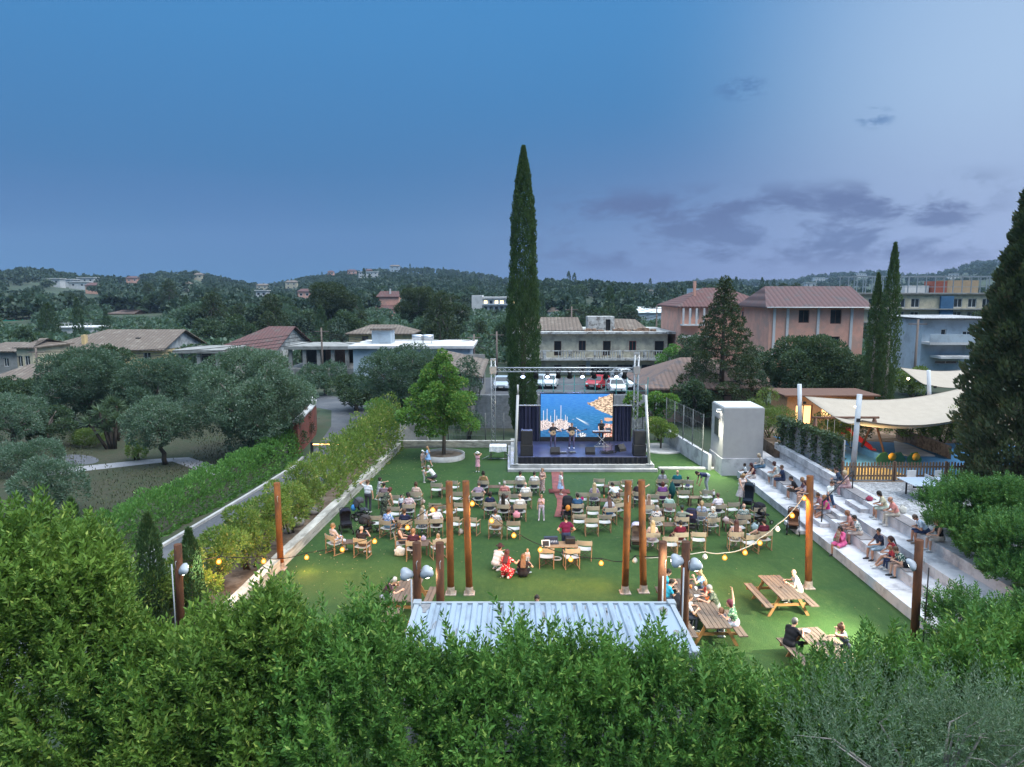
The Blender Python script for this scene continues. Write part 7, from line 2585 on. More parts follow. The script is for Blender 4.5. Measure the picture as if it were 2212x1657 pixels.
# crop, x, y of the backrest, turn (degrees, 0 faces the stage), what sets it apart
CH = {
 'A1': ('A',1300,1030,4,'director chair of the man in mauve beside the dancing girl'),'A2': ('A',1555,1080,0,'empty director chair behind the bending woman in dark flowers'),'A3': ('A',1895,1020,-4,'director chair of the woman in pale green with a bun'),
 'A4': ('A',1485,1300,-6,'empty director chair left of the woman in a black cap'),'A5': ('A',1770,1250,6,'director chair of the woman in a black cap'),'A6': ('A',1130,1470,0,'empty director chair beside the black buggies on the left'),
 'A7': ('A',1315,1560,-22,'director chair of the person in blue tie-dye, turned right'),'A8': ('A',1685,1555,0,'director chair of the man in navy on the left'),'B1': ('B',355,495,0,'empty director chair behind the crouching man in white'),
 'B2': ('B',605,455,-10,'empty director chair right of the crouching man, behind the tall post'),'B3': ('B',670,630,-8,'empty director chair seen between the left pair of tall posts, second row'),'B4': ('B',1085,455,0,'director chair of the woman in an olive top with a high bun'),
 'B5': ('B',1480,450,-8,'empty director chair left of the two men in white in the front row'),'B6': ('B',1660,455,0,'director chair of the left one of two men in white in the front row'),'B7': ('B',1880,460,0,'director chair of the right one of two men in white in the front row'),
 'B8': ('B',995,640,-4,'director chair of the bent figure in mauve'),'B9': ('B',1420,625,3,'director chair of the grey haired person in pink'),'B10': ('B',1575,665,2,'empty director chair between the pink top and a white shirt'),
 'B11': ('B',1755,645,8,'director chair of the man in white behind the front row'),'B12': ('B',335,810,-4,'empty director chair left of the left pair of posts, third row'),'B13': ('B',520,840,-24,'empty director chair turned right behind the left tall post'),
 'B14': ('B',725,800,-3,'empty director chair between the left pair of tall posts, third row'),'B15': ('B',1190,795,0,'director chair of the dark haired woman in navy'),'B16': ('B',1390,830,-10,'director chair of the woman with long black hair in white'),
 'B17': ('B',1660,830,4,'director chair of the bald man in white in the middle'),'B18': ('F',1655,240,-4,'director chair of the woman with long grey blonde hair'),'B19': ('F',1890,225,6,'director chair of the man in white with reddish hair'),
 'B20': ('B',615,1020,-18,'empty director chair behind the left tall post, fourth row'),'B21': ('B',885,1030,-20,'empty director chair right of the second tall post, fourth row'),'B22': ('B',1265,1085,-6,'director chair of the man in a printed white shirt'),
 'B23': ('B',1555,1090,0,'empty director chair right of the printed white shirt'),'F1': ('F',225,480,-38,'director chair of the woman in a pale top, turned right by the left wall'),'F2': ('F',700,535,-12,'director chair of the bald man with a phone'),
 'F6': ('F',1240,460,-78,'director chair facing right with the person in a brown vest'),'F7': ('F',1530,575,4,'director chair of the man in dark purple'),'F8': ('F',1945,545,24,'director chair of the small child drinking, turned left'),
 'C1': ('C',1365,290,-5,'empty director chair left of a low table in the front row'),'C2': ('C',1680,340,-4,'empty director chair above the leaning man in pale blue'),'C3': ('C',1950,310,0,'empty director chair behind the left post of the right pair, front row'),
 'C4': ('C',1000,580,-6,'empty director chair with a pink bag on its seat'),'C5': ('C',1265,590,-4,'director chair of the woman with long blonde hair in lilac flowers'),'C6': ('C',1765,575,6,'director chair of the leaning man in pale blue'),
 'C7': ('C',920,820,0,'director chair of the man in blue beside the buggy on the carpet'),'C8': ('C',1240,865,-2,'empty director chair right of the man in blue'),'C9': ('C',1615,900,10,'director chair of the woman in jeans with long dark hair'),
 'C10': ('C',1790,800,24,'director chair of the curly haired person in a patterned top'),'C11': ('C',955,1035,-3,'left one of three empty director chairs behind the man in blue'),'C12': ('C',1220,1115,0,'middle one of three empty director chairs, pulled back'),
 'C13': ('C',1485,1045,-2,'right one of three empty director chairs, under the woman in jeans'),'C14': ('C',1060,1590,-8,'empty director chair right of the man in maroon'),'D1': ('D',860,390,0,'director chair of the woman in navy stripes with a ponytail'),
 'D2': ('D',1115,395,0,'director chair of the bald man in teal'),'D3': ('D',1290,405,-10,'director chair with a small child in blue in the front row'),'D4': ('D',450,610,0,'director chair of the dark figure behind the right pair of posts'),
 'D5': ('D',690,650,-4,'empty director chair left of the purple shirt'),'D6': ('D',860,610,-2,'director chair of the person in purple'),'D7': ('D',1225,580,-4,'empty director chair right of the bald man in teal, second row'),
 'D8': ('D',610,840,-4,'director chair of the long haired person behind the right post'),'D9': ('D',975,810,-8,'director chair of the boy in mint green'),'D10': ('D',770,1045,4,'director chair of the grey haired woman in black and white'),
 'D11': ('D',1195,1050,-2,'director chair of the man in grey green reaching out an arm'),'D12': ('D',690,1325,0,'director chair of the blonde woman in pale pink'),'D13': ('D',1180,1320,4,'director chair of the man in dark red'),
 'D14': ('D',995,1390,-6,'empty director chair left of the man in dark red'),'D15': ('E',330,1310,-8,'empty director chair right of the man in dark red'),'E1': ('E',480,580,-2,'director chair with toys on its seat behind the bending man'),
 'E2': ('E',460,800,0,'empty director chair left of the man in white on the right'),'E3': ('E',700,830,8,'director chair of the man in white on the right'),'E4': ('E',930,795,8,'empty director chair beside the blue black pram'),
 'E5': ('E',1385,885,8,'empty director chair behind the black luggage trolley'),'E6': ('E',370,960,-14,'director chair of the woman with a blonde ponytail'),'E7': ('E',590,1065,8,'director chair of the elderly woman with white hair'),
 'E8': ('E',1110,1010,-6,'director chair of the bald man in a floral shirt'),'E9': ('E',1045,1100,6,'empty director chair in front of the floral shirt man'),'E10': ('E',980,1310,-6,'director chair of the woman with long dark hair on the right'),
 'E11': ('E',1260,1360,10,'empty director chair at the near end of the right group'),'E12': ('E',1490,1300,8,'director chair of the person in dark maroon beside the trolley'),'G1': ('G',1265,430,-2,'empty director chair nearest the mixing desk, with a bulb at its corner'),
 'G2': ('G',1575,435,8,'empty director chair behind the man in maroon'),
}
proto_ = make_chair()
CHAIRS = {}
first = True
for key,(c,x,y,deg,lab) in CH.items():
 p = CG(c,x,y,.76)
 rz = R(deg)
 # the backrest stands .26 m behind the middle of the chair
 loc = Vector((p.x - .26 * math.sin(rz),p.y + .26 * math.cos(rz),.005))
 if first:
  o = proto_
  o.location = loc
  o.rotation_euler = (0,0,rz)
  o['label'] = lab
  first = False
 else:
  o = copy_thing(proto_,loc,rz,lab)
 CHAIRS[key] = (loc,rz)

M_LOWT = mat('dark stained low table',(.11,.07,.05),.7,.2,5)
lows = [('A',1100,0,0)]
for (c,x,y,w,d,lab) in (('B',1275,515,.95,.55,'low dark wood table between the bun haired woman and an empty chair'),('F',545,545,.6,.55,'low dark wood table between the couple by the left wall'),('F',1680,560,.55,.8,'low table covered with toys beside the man in dark purple'),('C',1440,690,.55,.6,'low table with bottles right of the lilac flowered dress'),
        ('C',1520,400,.4,.55,'low dark wood table in the front row of the right block'),('D',990,1130,.85,.55,'low table with cups between the grey haired woman and the grey green shirt'),('E',255,665,.6,.5,'low brown table between the two empty chairs on the right'),('E',840,1080,.5,.7,'low table with bags beside the elderly woman'),
        ('B',465,545,.5,.5,'low table beside the empty chair behind the crouching man'),('B',1500,905,.5,.5,'low table with a bag left of the bald man in white'),('D',770,880,.6,.5,'low table with drinks in front of the mint green boy'),('A',1600,1480,.5,.5,'low table in front of the man in navy')):
 p = CG(c,x,y,.42)
 root = empty('low_table',(p.x,p.y,.005),R(random.uniform(-5,5)),lab,'table','low tables among the chairs')
 mb = MB()
 n = 5
 for i in range(n):
  a = -d / 2 + i * d / n
  mb.box(-w / 2,w / 2,a + .004,a + d / n - .004,.395,.42)
 mb.build('tabletop',M_LOWT,root)
 for i in (-1,1):
  for j in (-1,1):
   MB().box(i * (w / 2 - .05) - .03,i * (w / 2 - .05) + .03,j * (d / 2 - .05) - .03,j * (d / 2 - .05) + .03,0,.394).build('leg',M_LOWT,root)

def cup(loc,col,lab,r=.035,h=.11,cat='cup',name='cup'):
 o = MB().lathe([(.002,0),(r * .75,0),(r,h),(r * .9,h),(r * .65,.012),(.002,.012)],n=12).build(name,mat('%s %s' % (name,str(col)),col,.4,.05,3))
 o.location = loc
 return tag(o,lab,cat)

cup(CG('B',1338,495,.426),(.55,.55,.55),'white cup on the low table by the bun haired woman',.045,.14)
cup(CG('D',985,1085,.426),(.6,.6,.6),'white cup on the low table beside the grey green shirt',.045,.14)
cup(CG('D',935,1090,.426),(.25,.12,.05),'brown bottle on the low table beside the grey green shirt',.035,.2,'bottle','bottle')
cup(CG('C',1465,650,.426),(.45,.16,.04),'orange drink on the low table beside the lilac dress',.04,.16)
cup(CG('F',1635,515,.426),(.65,.30,.03),'orange toy cup on the table beside the man in dark purple',.05,.15)

def soft_bag(c,x,y,z,col,lab,s=.16,name='bag',cat='bag',sq=1.0):
 p = CG(c,x,y,z)
 mb = MB().ball((0,0,s * .7 * sq),s,14,0,.8 * sq)
 q_,hz = [],s * 1.5 * sq
 for v in mb.v:
  a,b_,c_ = v[0] / s,v[1] / s,(v[2] - s * .7 * sq) / (s * .8 * sq)
  f = lambda k: math.copysign(abs(k) ** .55,k)
  w_ = 1 - .28 * max(0,c_) + .10 * math.sin(7 * a + 5 * c_) + .08 * math.cos(9 * b_ - 4 * c_)
  q_.append((f(a) * s * .85 * w_,f(b_) * s * .52 * w_,max(0,(f(c_) * .5 + .5) * hz * (1 + .12 * math.sin(5 * a + 2)))))
 mb.v = q_
 o = mb.build(name,cloth(col))
 MB().tube([(-s * .5,0,s * 1.2 * sq),(-s * .3,0,s * 1.8 * sq),(s * .3,0,s * 1.8 * sq),(s * .5,0,s * 1.2 * sq)],.012,5).build('handle',cloth(tuple(k * .6 for k in col)),o)
 o.location = (p.x,p.y,z)
 return tag(o,lab,cat)

soft_bag('F',1320,760,.01,(.55,.55,.54),'crumpled white bag on the grass beside the man in dark purple',.26)
soft_bag('B',1600,1000,.3,(.60,.25,.32),'pink backpack hanging behind the bald man in white',.2,'backpack','backpack')
soft_bag('B',1530,950,.01,(.03,.03,.04),'black bag on the grass left of the pink backpack',.3)
soft_bag('C',1010,690,.455,(.65,.03,.22),'bright pink bag on the seat of an empty chair',.10)
soft_bag('E',440,640,.455,(.35,.35,.36),'grey toy bag on the chair behind the bending man',.13)
soft_bag('E',790,1090,.43,(.55,.45,.46),'pale pink bag on the low table beside the elderly woman',.15)
soft_bag('B',150,775,.01,(.55,.42,.40),'pale bag on the grass right of the woman in pale green',.13)
soft_bag('B',735,1245,.01,(.5,.5,.5),'white shoes and bag on the grass under the fourth row chair',.13)
soft_bag('F',1690,525,.43,(.42,.36,.48),'lilac toy on the table beside the man in dark purple',.13,'toy','toy')
soft_bag('P',495,610 - 265,.775,(.03,.03,.03),'small dark ashtray on the right picnic table',.06,'ashtray','ashtray',.4)
soft_bag('T',500,920,.42,(.25,.30,.24),'green bag on the step beside the woman in pink',.2)
soft_bag('T',935,350,1.64,(.28,.05,.09),'dark red handbag on the step left of the woman in pale yellow',.18,'handbag','handbag',.7)
soft_bag('T',1380,515,1.64,(.55,.54,.50),'pale bag on the top step behind the man in light blue',.2)
soft_bag('T',1440,1260,.82,(.02,.022,.03),'black bag on the second step beside the green leaf shirt',.22)
soft_bag('E',1280,1230,.1,(.30,.40,.46),'blue white bag on the grass before the maroon shirt',.2)

# picnic tables
M_PIC = mat('weathered picnic boards',(.115,.085,.068),.8,.2,5,stretch=(1,.25,1),col2=(.085,.068,.06),mixscale=3)
M_PICL = mat('orange brown picnic legs',(.27,.14,.055),.75,.15,5)

def picnic(name_lab,x,y,rz,L=1.85,small=False):
 root = empty('picnic_table',(x,y,.005),rz,name_lab,'picnic table','picnic tables on the lawn')
 mb = MB()
 n = 6
 w = .82
 for i in range(n):
  a = -w / 2 + i * w / n
  mb.box(a + .006,a + w / n - .006,-L / 2,L / 2,.715,.755,bevel=.004)
 mb.build('tabletop',M_PIC,root)
 for s in (-1,1):
  mb = MB()
  for i in range(2):
   a = s * .78 - .15 + i * .15
   mb.box(a + .006,a + .144,-L / 2,L / 2,.43,.47,bevel=.004)
  mb.build('bench',M_PIC,root)
 for yy in (-L / 2 + .28,L / 2 - .33):
  for s in (-1,1):
   MB().slab([(s * .24,yy,.714),(s * .35,yy,.714),(s * .74,yy,0),(s * .63,yy,0)],(0,.045,0)).build('leg',M_PICL,root)
  MB().box(-.92,.92,yy + .046,yy + .09,.34,.429).build('crossbar',M_PICL,root)
  MB().box(-.38,.38,yy + .046,yy + .09,.64,.714).build('top_brace',M_PICL,root)
 return root

tpP = CG('P',490,330,.755)
picnic('picnic table with the bald man in white sitting at its right side',tpP.x,tpP.y,R(3),2.0)
tpL = CG('F',1430,1285,.755)
picnic('picnic table with the man in a grey cap leaning on it',tpL.x,tpL.y,R(-4),1.9)
tpM = CG('H',1060,1040,.755)
picnic('far half of the long picnic table crowded with a family',tpM.x - .25,tpM.y + 1.0,R(2),1.85)
picnic('near half of the long picnic table with the woman raising her hand',tpM.x + .0,tpM.y - .95,R(2),1.85)
tpB = CG('P',870,860,.755)
picnic('picnic table half hidden by the hedge with a man in a vest',tpB.x,tpB.y - .3,R(6),1.9)
tpK = CG('F',1240,1640,.755)
picnic('picnic table half hidden by the hedge at the left end of the container',tpK.x - .2,tpK.y - .6,R(-4),1.9)
o = MB().box(-.09,.09,-.07,.07,0,.025).build('tray',M_FRAMEW)
o.location = CG('H',1000,975,.765)
tag(o,'white paper tray on the crowded picnic table','tray')
cup(CG('H',925,880,.76),(.6,.2,.05),'orange cup on the crowded picnic table',.05,.12)
cup(CG('H',985,905,.76),(.5,.52,.55),'clear plastic cup on the crowded picnic table',.05,.12)
cup(CG('H',930,1080,.76),(.5,.5,.5),'pale cup near the middle of the crowded picnic table',.05,.1)
cup((tpB.x - .18,tpB.y + .35,.762),(.6,.58,.55),'white round hat or plate on the lower right picnic table',.12,.05,'plate','plate')

# mixing desk behind the chairs
p = CG('G',1430,350,.75)
root = empty('desk',(p.x,p.y,.005),0,'wooden desk with sound gear behind the man in maroon','table')
MB().box(-.7,.7,-.35,.35,.71,.75,bevel=.006).build('tabletop',M_TEAK,root)
for i in (-1,1):
 for j in (-1,1):
  MB().box(i * .62 - .03,i * .62 + .03,j * .28 - .03,j * .28 + .03,0,.709).build('leg',M_TEAKD,root)
root = empty('mixing_console',(p.x - .38,p.y + .12,.757),.1,'dark blue mixing console on the desk left of the man in maroon','mixer')
MB().slab([(-.28,-.2,0),(.28,-.2,0),(.28,.22,0),(-.28,.22,0)],(0,0,.08)).slab([(-.28,.05,.081),(.28,.05,.081),(.28,.22,.081),(-.28,.22,.081)],(0,0,.14)).build('body',mat('console blue',(.03,.04,.075),.5,.2,6),root)
k = MB()
for i in range(7):
 for j in range(3):
  k.lathe([(.018,0),(.018,.03),(.001,.03)],(-.22 + i * .07,-.15 + j * .07,.081),6)
k.build('knob',M_ALU,root)
root = empty('laptop',(p.x - .62,p.y - .28,.757),.1,'open tablet with a bright frame on the corner of the desk','tablet')
MB().slab([(-.17,-.02,.0),(.17,-.02,.0),(.17,.09,.24),(-.17,.09,.24)],(0,.015,0)).build('shell',M_FRAMEW,root)
MB().slab([(-.13,-.026,.03),(.13,-.026,.03),(.13,.062,.21),(-.13,.062,.21)],(0,.004,0)).build('display',M_BLK,root)
o = MB().box(-.2,.2,-.16,.16,0,.25,bevel=.02).build('equipment_case',M_BLK)
o.location = (p.x + .4,p.y + .12,.757)
tag(o,'black equipment case on the desk right of the man in maroon','case')
o = MB().lathe([(.2,0),(.21,.03),(.16,.05),(.15,.02)],n=20).build('ring',M_FRAMEW)
o.location = CG('G',1385,525,.02)
tag(o,'white ring lying on the grass under the desk','ring')

# strollers
def stroller(label,p,rz,c1,c2,tall=1.0,wheels=.12,bag=None):
 root = empty('stroller',(p[0],p[1],.005),rz,label,'stroller','strollers on the lawn')
 m1,m2 = cloth(c1),cloth(c2)
 for s in (-1,1):
  MB().tube([(s * .24,-.38,wheels),(s * .25,.05,.55),(s * .24,-.30,.98 * tall)],.016,6).tube([(s * .24,.36,wheels),(s * .25,.02,.52)],.016,6).build('frame',M_BLK,root)
  for yy,r in ((-.38,wheels),(.38,wheels * .85)):
   w_ = MB().tube([(s * .27 - .025,yy,r),(s * .27 + .025,yy,r)],r,14).build('wheel',M_RUB,root)
   MB().tube([(s * (.27) - .028,yy,r),(s * .27 + .028,yy,r)],r * .55,10).build('rim',M_ALU,w_)
 MB().tube([(-.24,-.30,.98 * tall),(-.2,-.36,1.02 * tall),(.2,-.36,1.02 * tall),(.24,-.30,.98 * tall)],.02,7).build('handle',M_RUB,root)
 MB().slab([(-.22,-.16,.46),(.22,-.16,.46),(.22,.28,.42),(-.22,.28,.42)],(0,0,.06)).slab([(-.22,-.17,.50),(.22,-.17,.50),(.22,-.30,.95 * tall),(-.22,-.30,.95 * tall)],(0,.05,0)).build('seat',m1,root)
 # canopy: part of a barrel over the seat
 mb = MB()
 n,kk = 10,8
 pts,fs = [],[]
 for j in range(kk + 1):
  a = R(200) - R(150) * j / kk
  for i in range(n + 1):
   u = -1 + 2 * i / n
   e = math.sqrt(max(0,1 - abs(u) ** 3.5))
   pts.append((u * .26,-.12 + .30 * math.cos(a) * (.55 + .45 * e),.72 * tall + .34 * tall * math.sin(a) * (.35 + .65 * e)))
 for j in range(kk):
  for i in range(n):
   q = j * (n + 1) + i
   fs.append([q,q + 1,q + n + 2,q + n + 1])
 mb.verts(pts,fs,0,True)
 o = mb.build('canopy',m2,root)
 md = o.modifiers.new('thick','SOLIDIFY')
 md.thickness = .01
 MB().box(-.2,.2,-.34,.12,.2,.34,bevel=.03).build('basket',M_BLK,root)
 if bag:
  MB().ball((.0,-.42,.62),.13,10,0,1.3).build('hung_bag',cloth(bag),root)
 return root

DK = (.016,.017,.024)
stroller('black pram with its hood up beside the left wall',CG('F',490,400),R(-160),DK,(.014,.016,.03),1.05)
stroller('black buggy with a grey hood behind the waving man',CG('F',740,190),R(-60),(.05,.06,.08),(.06,.065,.08),1.05,bag=(.05,.22,.55))
stroller('low brown black buggy between the prams and the tie-dye shirt',CG('F',830,410),R(-35),(.05,.035,.03),(.05,.045,.045),.85)
stroller('black buggy with coloured bags standing on the red carpet',CG('C',700,1060),R(0),DK,DK,1.1,bag=(.50,.20,.04))
stroller('buggy with a lilac grey hood behind the right pair of posts',CG('D',400,1560),R(170),(.10,.08,.07),(.38,.38,.52),1.1,bag=(.35,.45,.6))
stroller('tall blue black pram pushed by the woman in a white skirt',CG('E',1170,860),R(150),(.015,.022,.035),(.012,.022,.035),1.25,.15)
stroller('brown buggy with blue straps beside the terrace step',CG('S',1380,1320),R(160),(.12,.06,.035),(.13,.065,.04),1.1,bag=(.16,.14,.40))
stroller('black luggage-like buggy beside the floral shirt man',CG('E',1400,1120),R(-70),DK,DK,1.0)
stroller('folded dark buggy leaning between the maroon man and an empty chair',CG('E',190,1260),R(-20),(.02,.02,.05),(.02,.02,.05),1.1)
o = MB()
o.lathe([(.05,.0),(.16,.25),(.2,.55),(.1,.8),(.02,.95)],n=10)
o = o.build('folded_umbrella',cloth((.012,.07,.075)))
o.location = CG('D',1010,690,.01)
tag(o,'dark teal folded umbrella and coat hanging behind the bald man in teal','umbrella')

# ------------------------------------------------------------------ people: one continuous skin grown round a posed skeleton
SKIN = mat('skin',(.50,.29,.21),.6,.08,5)
SKINT = mat('tanned skin',(.38,.205,.14),.6,.08,5)
SKIND = mat('brown skin',(.17,.095,.065),.6,.08,5)
EYE = mat('eye',(.02,.015,.012),.3,.1,5)
LIP = mat('lips',(.36,.13,.11),.5,.1,5)

def vlerp(a,b,t):
 return a + (b - a) * t

def ik(a,b,l1,l2,pole):
 """Middle joint of a two-bone limb from a towards b, bent towards pole; returns joint, reached end."""
 d = b - a
 L = float(np.linalg.norm(d))
 L2 = min(L,(l1 + l2) * .995)
 u = d / max(L,1e-6)
 b = a + u * L2
 x = (l1 * l1 - l2 * l2 + L2 * L2) / (2 * L2)
 h = math.sqrt(max(0,l1 * l1 - x * x))
 p = np.asarray(pole,float) - u * float(np.dot(pole,u))
 n = np.linalg.norm(p)
 p = p / n if n > 1e-6 else np.array([0,1.0,0])
 return a + u * x + p * h,b

def sd_cap(P,a,b,ra,rb):
 ba = b - a
 t = np.clip(((P - a) @ ba) / max(1e-9,float(ba @ ba)),0,1)
 return np.linalg.norm(P - (a + t[...,None] * ba),axis=-1) - (ra + (rb - ra) * t)

def sd_ell(P,c,M,r):
 q = ((P - c) @ M) / r
 k = np.linalg.norm(q,axis=-1)
 return (k - 1) * float(np.min(r)) * .5 + (k - 1) * float(np.mean(r)) * .5

def sd_cone(P,a,b,ra,rb):
 ba = b - a
 L = float(np.linalg.norm(ba))
 u = ba / L
 t = (P - a) @ u
 rad = np.linalg.norm(P - a - t[...,None] * u,axis=-1)
 return np.maximum(rad - (ra + (rb - ra) * np.clip(t / L,0,1)),np.maximum(-t,t - L))

class Prim:
 def __init__(self,kind,reg,*a,k=.02):
  self.kind,self.reg,self.a,self.k = kind,reg,a,k
  if kind == 'ell':
   c,M,r = a
   self.lo,self.hi = c - max(r) - .05,c + max(r) + .05
  else:
   p,q,ra,rb = a
   m = max(ra,rb) + .05
   self.lo,self.hi = np.minimum(p,q) - m,np.maximum(p,q) + m

 def d(self,P):
  return {'cap': sd_cap,'ell': sd_ell,'cone': sd_cone}[self.kind](P,*self.a)

def nets(prims,h,cut=()):
 lo = np.min([p.lo for p in prims],0)
 hi = np.max([p.hi for p in prims],0)
 n = np.ceil((hi - lo) / h).astype(int) + 2
 D = np.full(n,.2,np.float32)
 ax = [lo[i] + h * np.arange(n[i]) for i in range(3)]
 for p in prims:
  s = [slice(max(0,int((p.lo[i] - lo[i]) / h)),min(n[i],int((p.hi[i] - lo[i]) / h) + 2)) for i in range(3)]
  X_,Y_,Z_ = np.meshgrid(ax[0][s[0]],ax[1][s[1]],ax[2][s[2]],indexing='ij')
  d = p.d(np.stack([X_,Y_,Z_],-1)).astype(np.float32)
  o = D[s[0],s[1],s[2]]
  k = p.k
  hh = np.clip(.5 + .5 * (o - d) / k,0,1)
  D[s[0],s[1],s[2]] = o + (d - o) * hh - k * hh * (1 - hh)
 if cut:
  X_,Y_,Z_ = np.meshgrid(*ax,indexing='ij')
  P = np.stack([X_,Y_,Z_],-1)
  for c in cut:
   D = np.maximum(D,-c(P).astype(np.float32))
 ins = D < 0
 c8 = np.stack([ins[i:n[0] - 1 + i,j:n[1] - 1 + j,k:n[2] - 1 + k] for i in (0,1) for j in (0,1) for k in (0,1)],-1)
 act = c8.any(-1) & ~c8.all(-1)
 idx = -np.ones(act.shape,np.int64)
 cells = np.argwhere(act)
 idx[act] = np.arange(len(cells))
 acc = np.zeros((len(cells),3))
 cn = np.zeros(len(cells))
 offs = [(i,j,k) for i in (0,1) for j in (0,1) for k in (0,1)]
 for a in offs:
  for b in offs:
   if a < b and sum(x != y for x,y in zip(a,b)) == 1:
    da = D[cells[:,0] + a[0],cells[:,1] + a[1],cells[:,2] + a[2]]
    db = D[cells[:,0] + b[0],cells[:,1] + b[1],cells[:,2] + b[2]]
    m = (da < 0) != (db < 0)
    t = np.where(m,da / np.where(m,da - db,1),0)
    pt = np.array(a)[None] + (np.array(b) - np.array(a))[None] * t[:,None]
    acc[m] += pt[m]
    cn[m] += 1
 V = lo + h * (cells + acc / cn[:,None])
 F = []
 for axis in range(3):
  u,w = (axis + 1) % 3,(axis + 2) % 3
  sl0 = [slice(1,-1)] * 3
  sl0[axis] = slice(0,-1)
  sl1 = list(sl0)
  sl1[axis] = slice(1,None)
  s0,s1 = ins[tuple(sl0)],ins[tuple(sl1)]
  e = np.argwhere(s0 != s1)
  if not len(e):
   continue
  flip = ~s0[tuple(e.T)]
  base = e.copy()
  for x in range(3):
   if x != axis:
    base[:,x] += 1
  q = []
  for du,dw in ((-1,-1),(0,-1),(0,0),(-1,0)):
   c = base.copy()
   c[:,u] += du
   c[:,w] += dw
   q.append(idx[c[:,0],c[:,1],c[:,2]])
  q = np.stack(q,1)
  q[flip] = q[flip][:,::-1]
  F.append(q[(q >= 0).all(1)])
 return V,np.concatenate(F)

def rotm(ax,a):
 return np.array(Matrix.Rotation(a,3,ax))

def A3(*v):
 return np.array(v,float)

def hand_geo(wrist,fdir,palm,side,s,curl):
 """Palm side already belongs to the skin; adds four bent fingers of unequal length and a thumb."""
 f = fdir / np.linalg.norm(fdir)
 p = palm - f * float(palm @ f)
 p = p / max(1e-6,np.linalg.norm(p))
 w = np.cross(f,p) * side
 out = []
 for i,(o,L) in enumerate(((-.030,.068),(-.010,.078),(.010,.073),(.029,.056))):
  b = wrist + (f * .085 + w * o) * s
  c1 = curl * (1 + .12 * i)
  d1 = f * math.cos(c1) + p * math.sin(c1)
  d2 = f * math.cos(c1 * 2.2) + p * math.sin(c1 * 2.2)
  m = b + d1 * L * .5 * s
  out.append(([b - f * .012 * s,m,m + d2 * L * .5 * s],[.0100 * s,.0090 * s,.0065 * s]))
 b = wrist + (f * .030 - w * .030) * s
 d1 = f * .62 - w * .72 + p * .25
 m = b + d1 * .036 * s
 out.append(([b,m,m + (f * .85 - w * .25 + p * .35) * .032 * s],[.0115 * s,.0105 * s,.0075 * s]))
 return out

POSE = {
 'sit': dict(hip=.50,lean=-8,feet=((-.11,.44,.07),(.11,.43,.07)),hands=((-.16,.26,.64),(.16,.27,.64))),
 'stand': dict(hip=.93,lean=1,feet=((-.10,.02,.07),(.10,.0,.07)),hands=((-.26,.04,.82),(.26,.04,.82))),
 'walk': dict(hip=.91,lean=4,feet=((-.09,.30,.07),(.09,-.30,.12)),hands=((-.25,-.14,.86),(.25,.22,.90))),
 'step': dict(hip=.52,lean=16,feet=((-.12,.40,.07),(.12,.46,.07)),hands=((-.08,.42,.66),(.08,.43,.66))),
 'crouch': dict(hip=.34,lean=32,feet=((-.12,.06,.07),(.12,.0,.07)),hands=((-.14,.62,.62),(.14,.60,.60))),
 'floor': dict(hip=.13,lean=6,feet=((.16,.34,.08),(-.18,.30,.08)),hands=((-.22,.30,.30),(.22,.30,.30))),
 'bench': dict(hip=.53,lean=18,feet=((-.12,.36,.07),(.12,.40,.07)),hands=((-.16,.44,.80),(.16,.44,.80))),
 'bend': dict(hip=.90,lean=78,feet=((-.12,.02,.07),(.12,-.03,.07)),hands=((-.18,.55,.45),(.18,.55,.42))),
}
NP_ = [0]

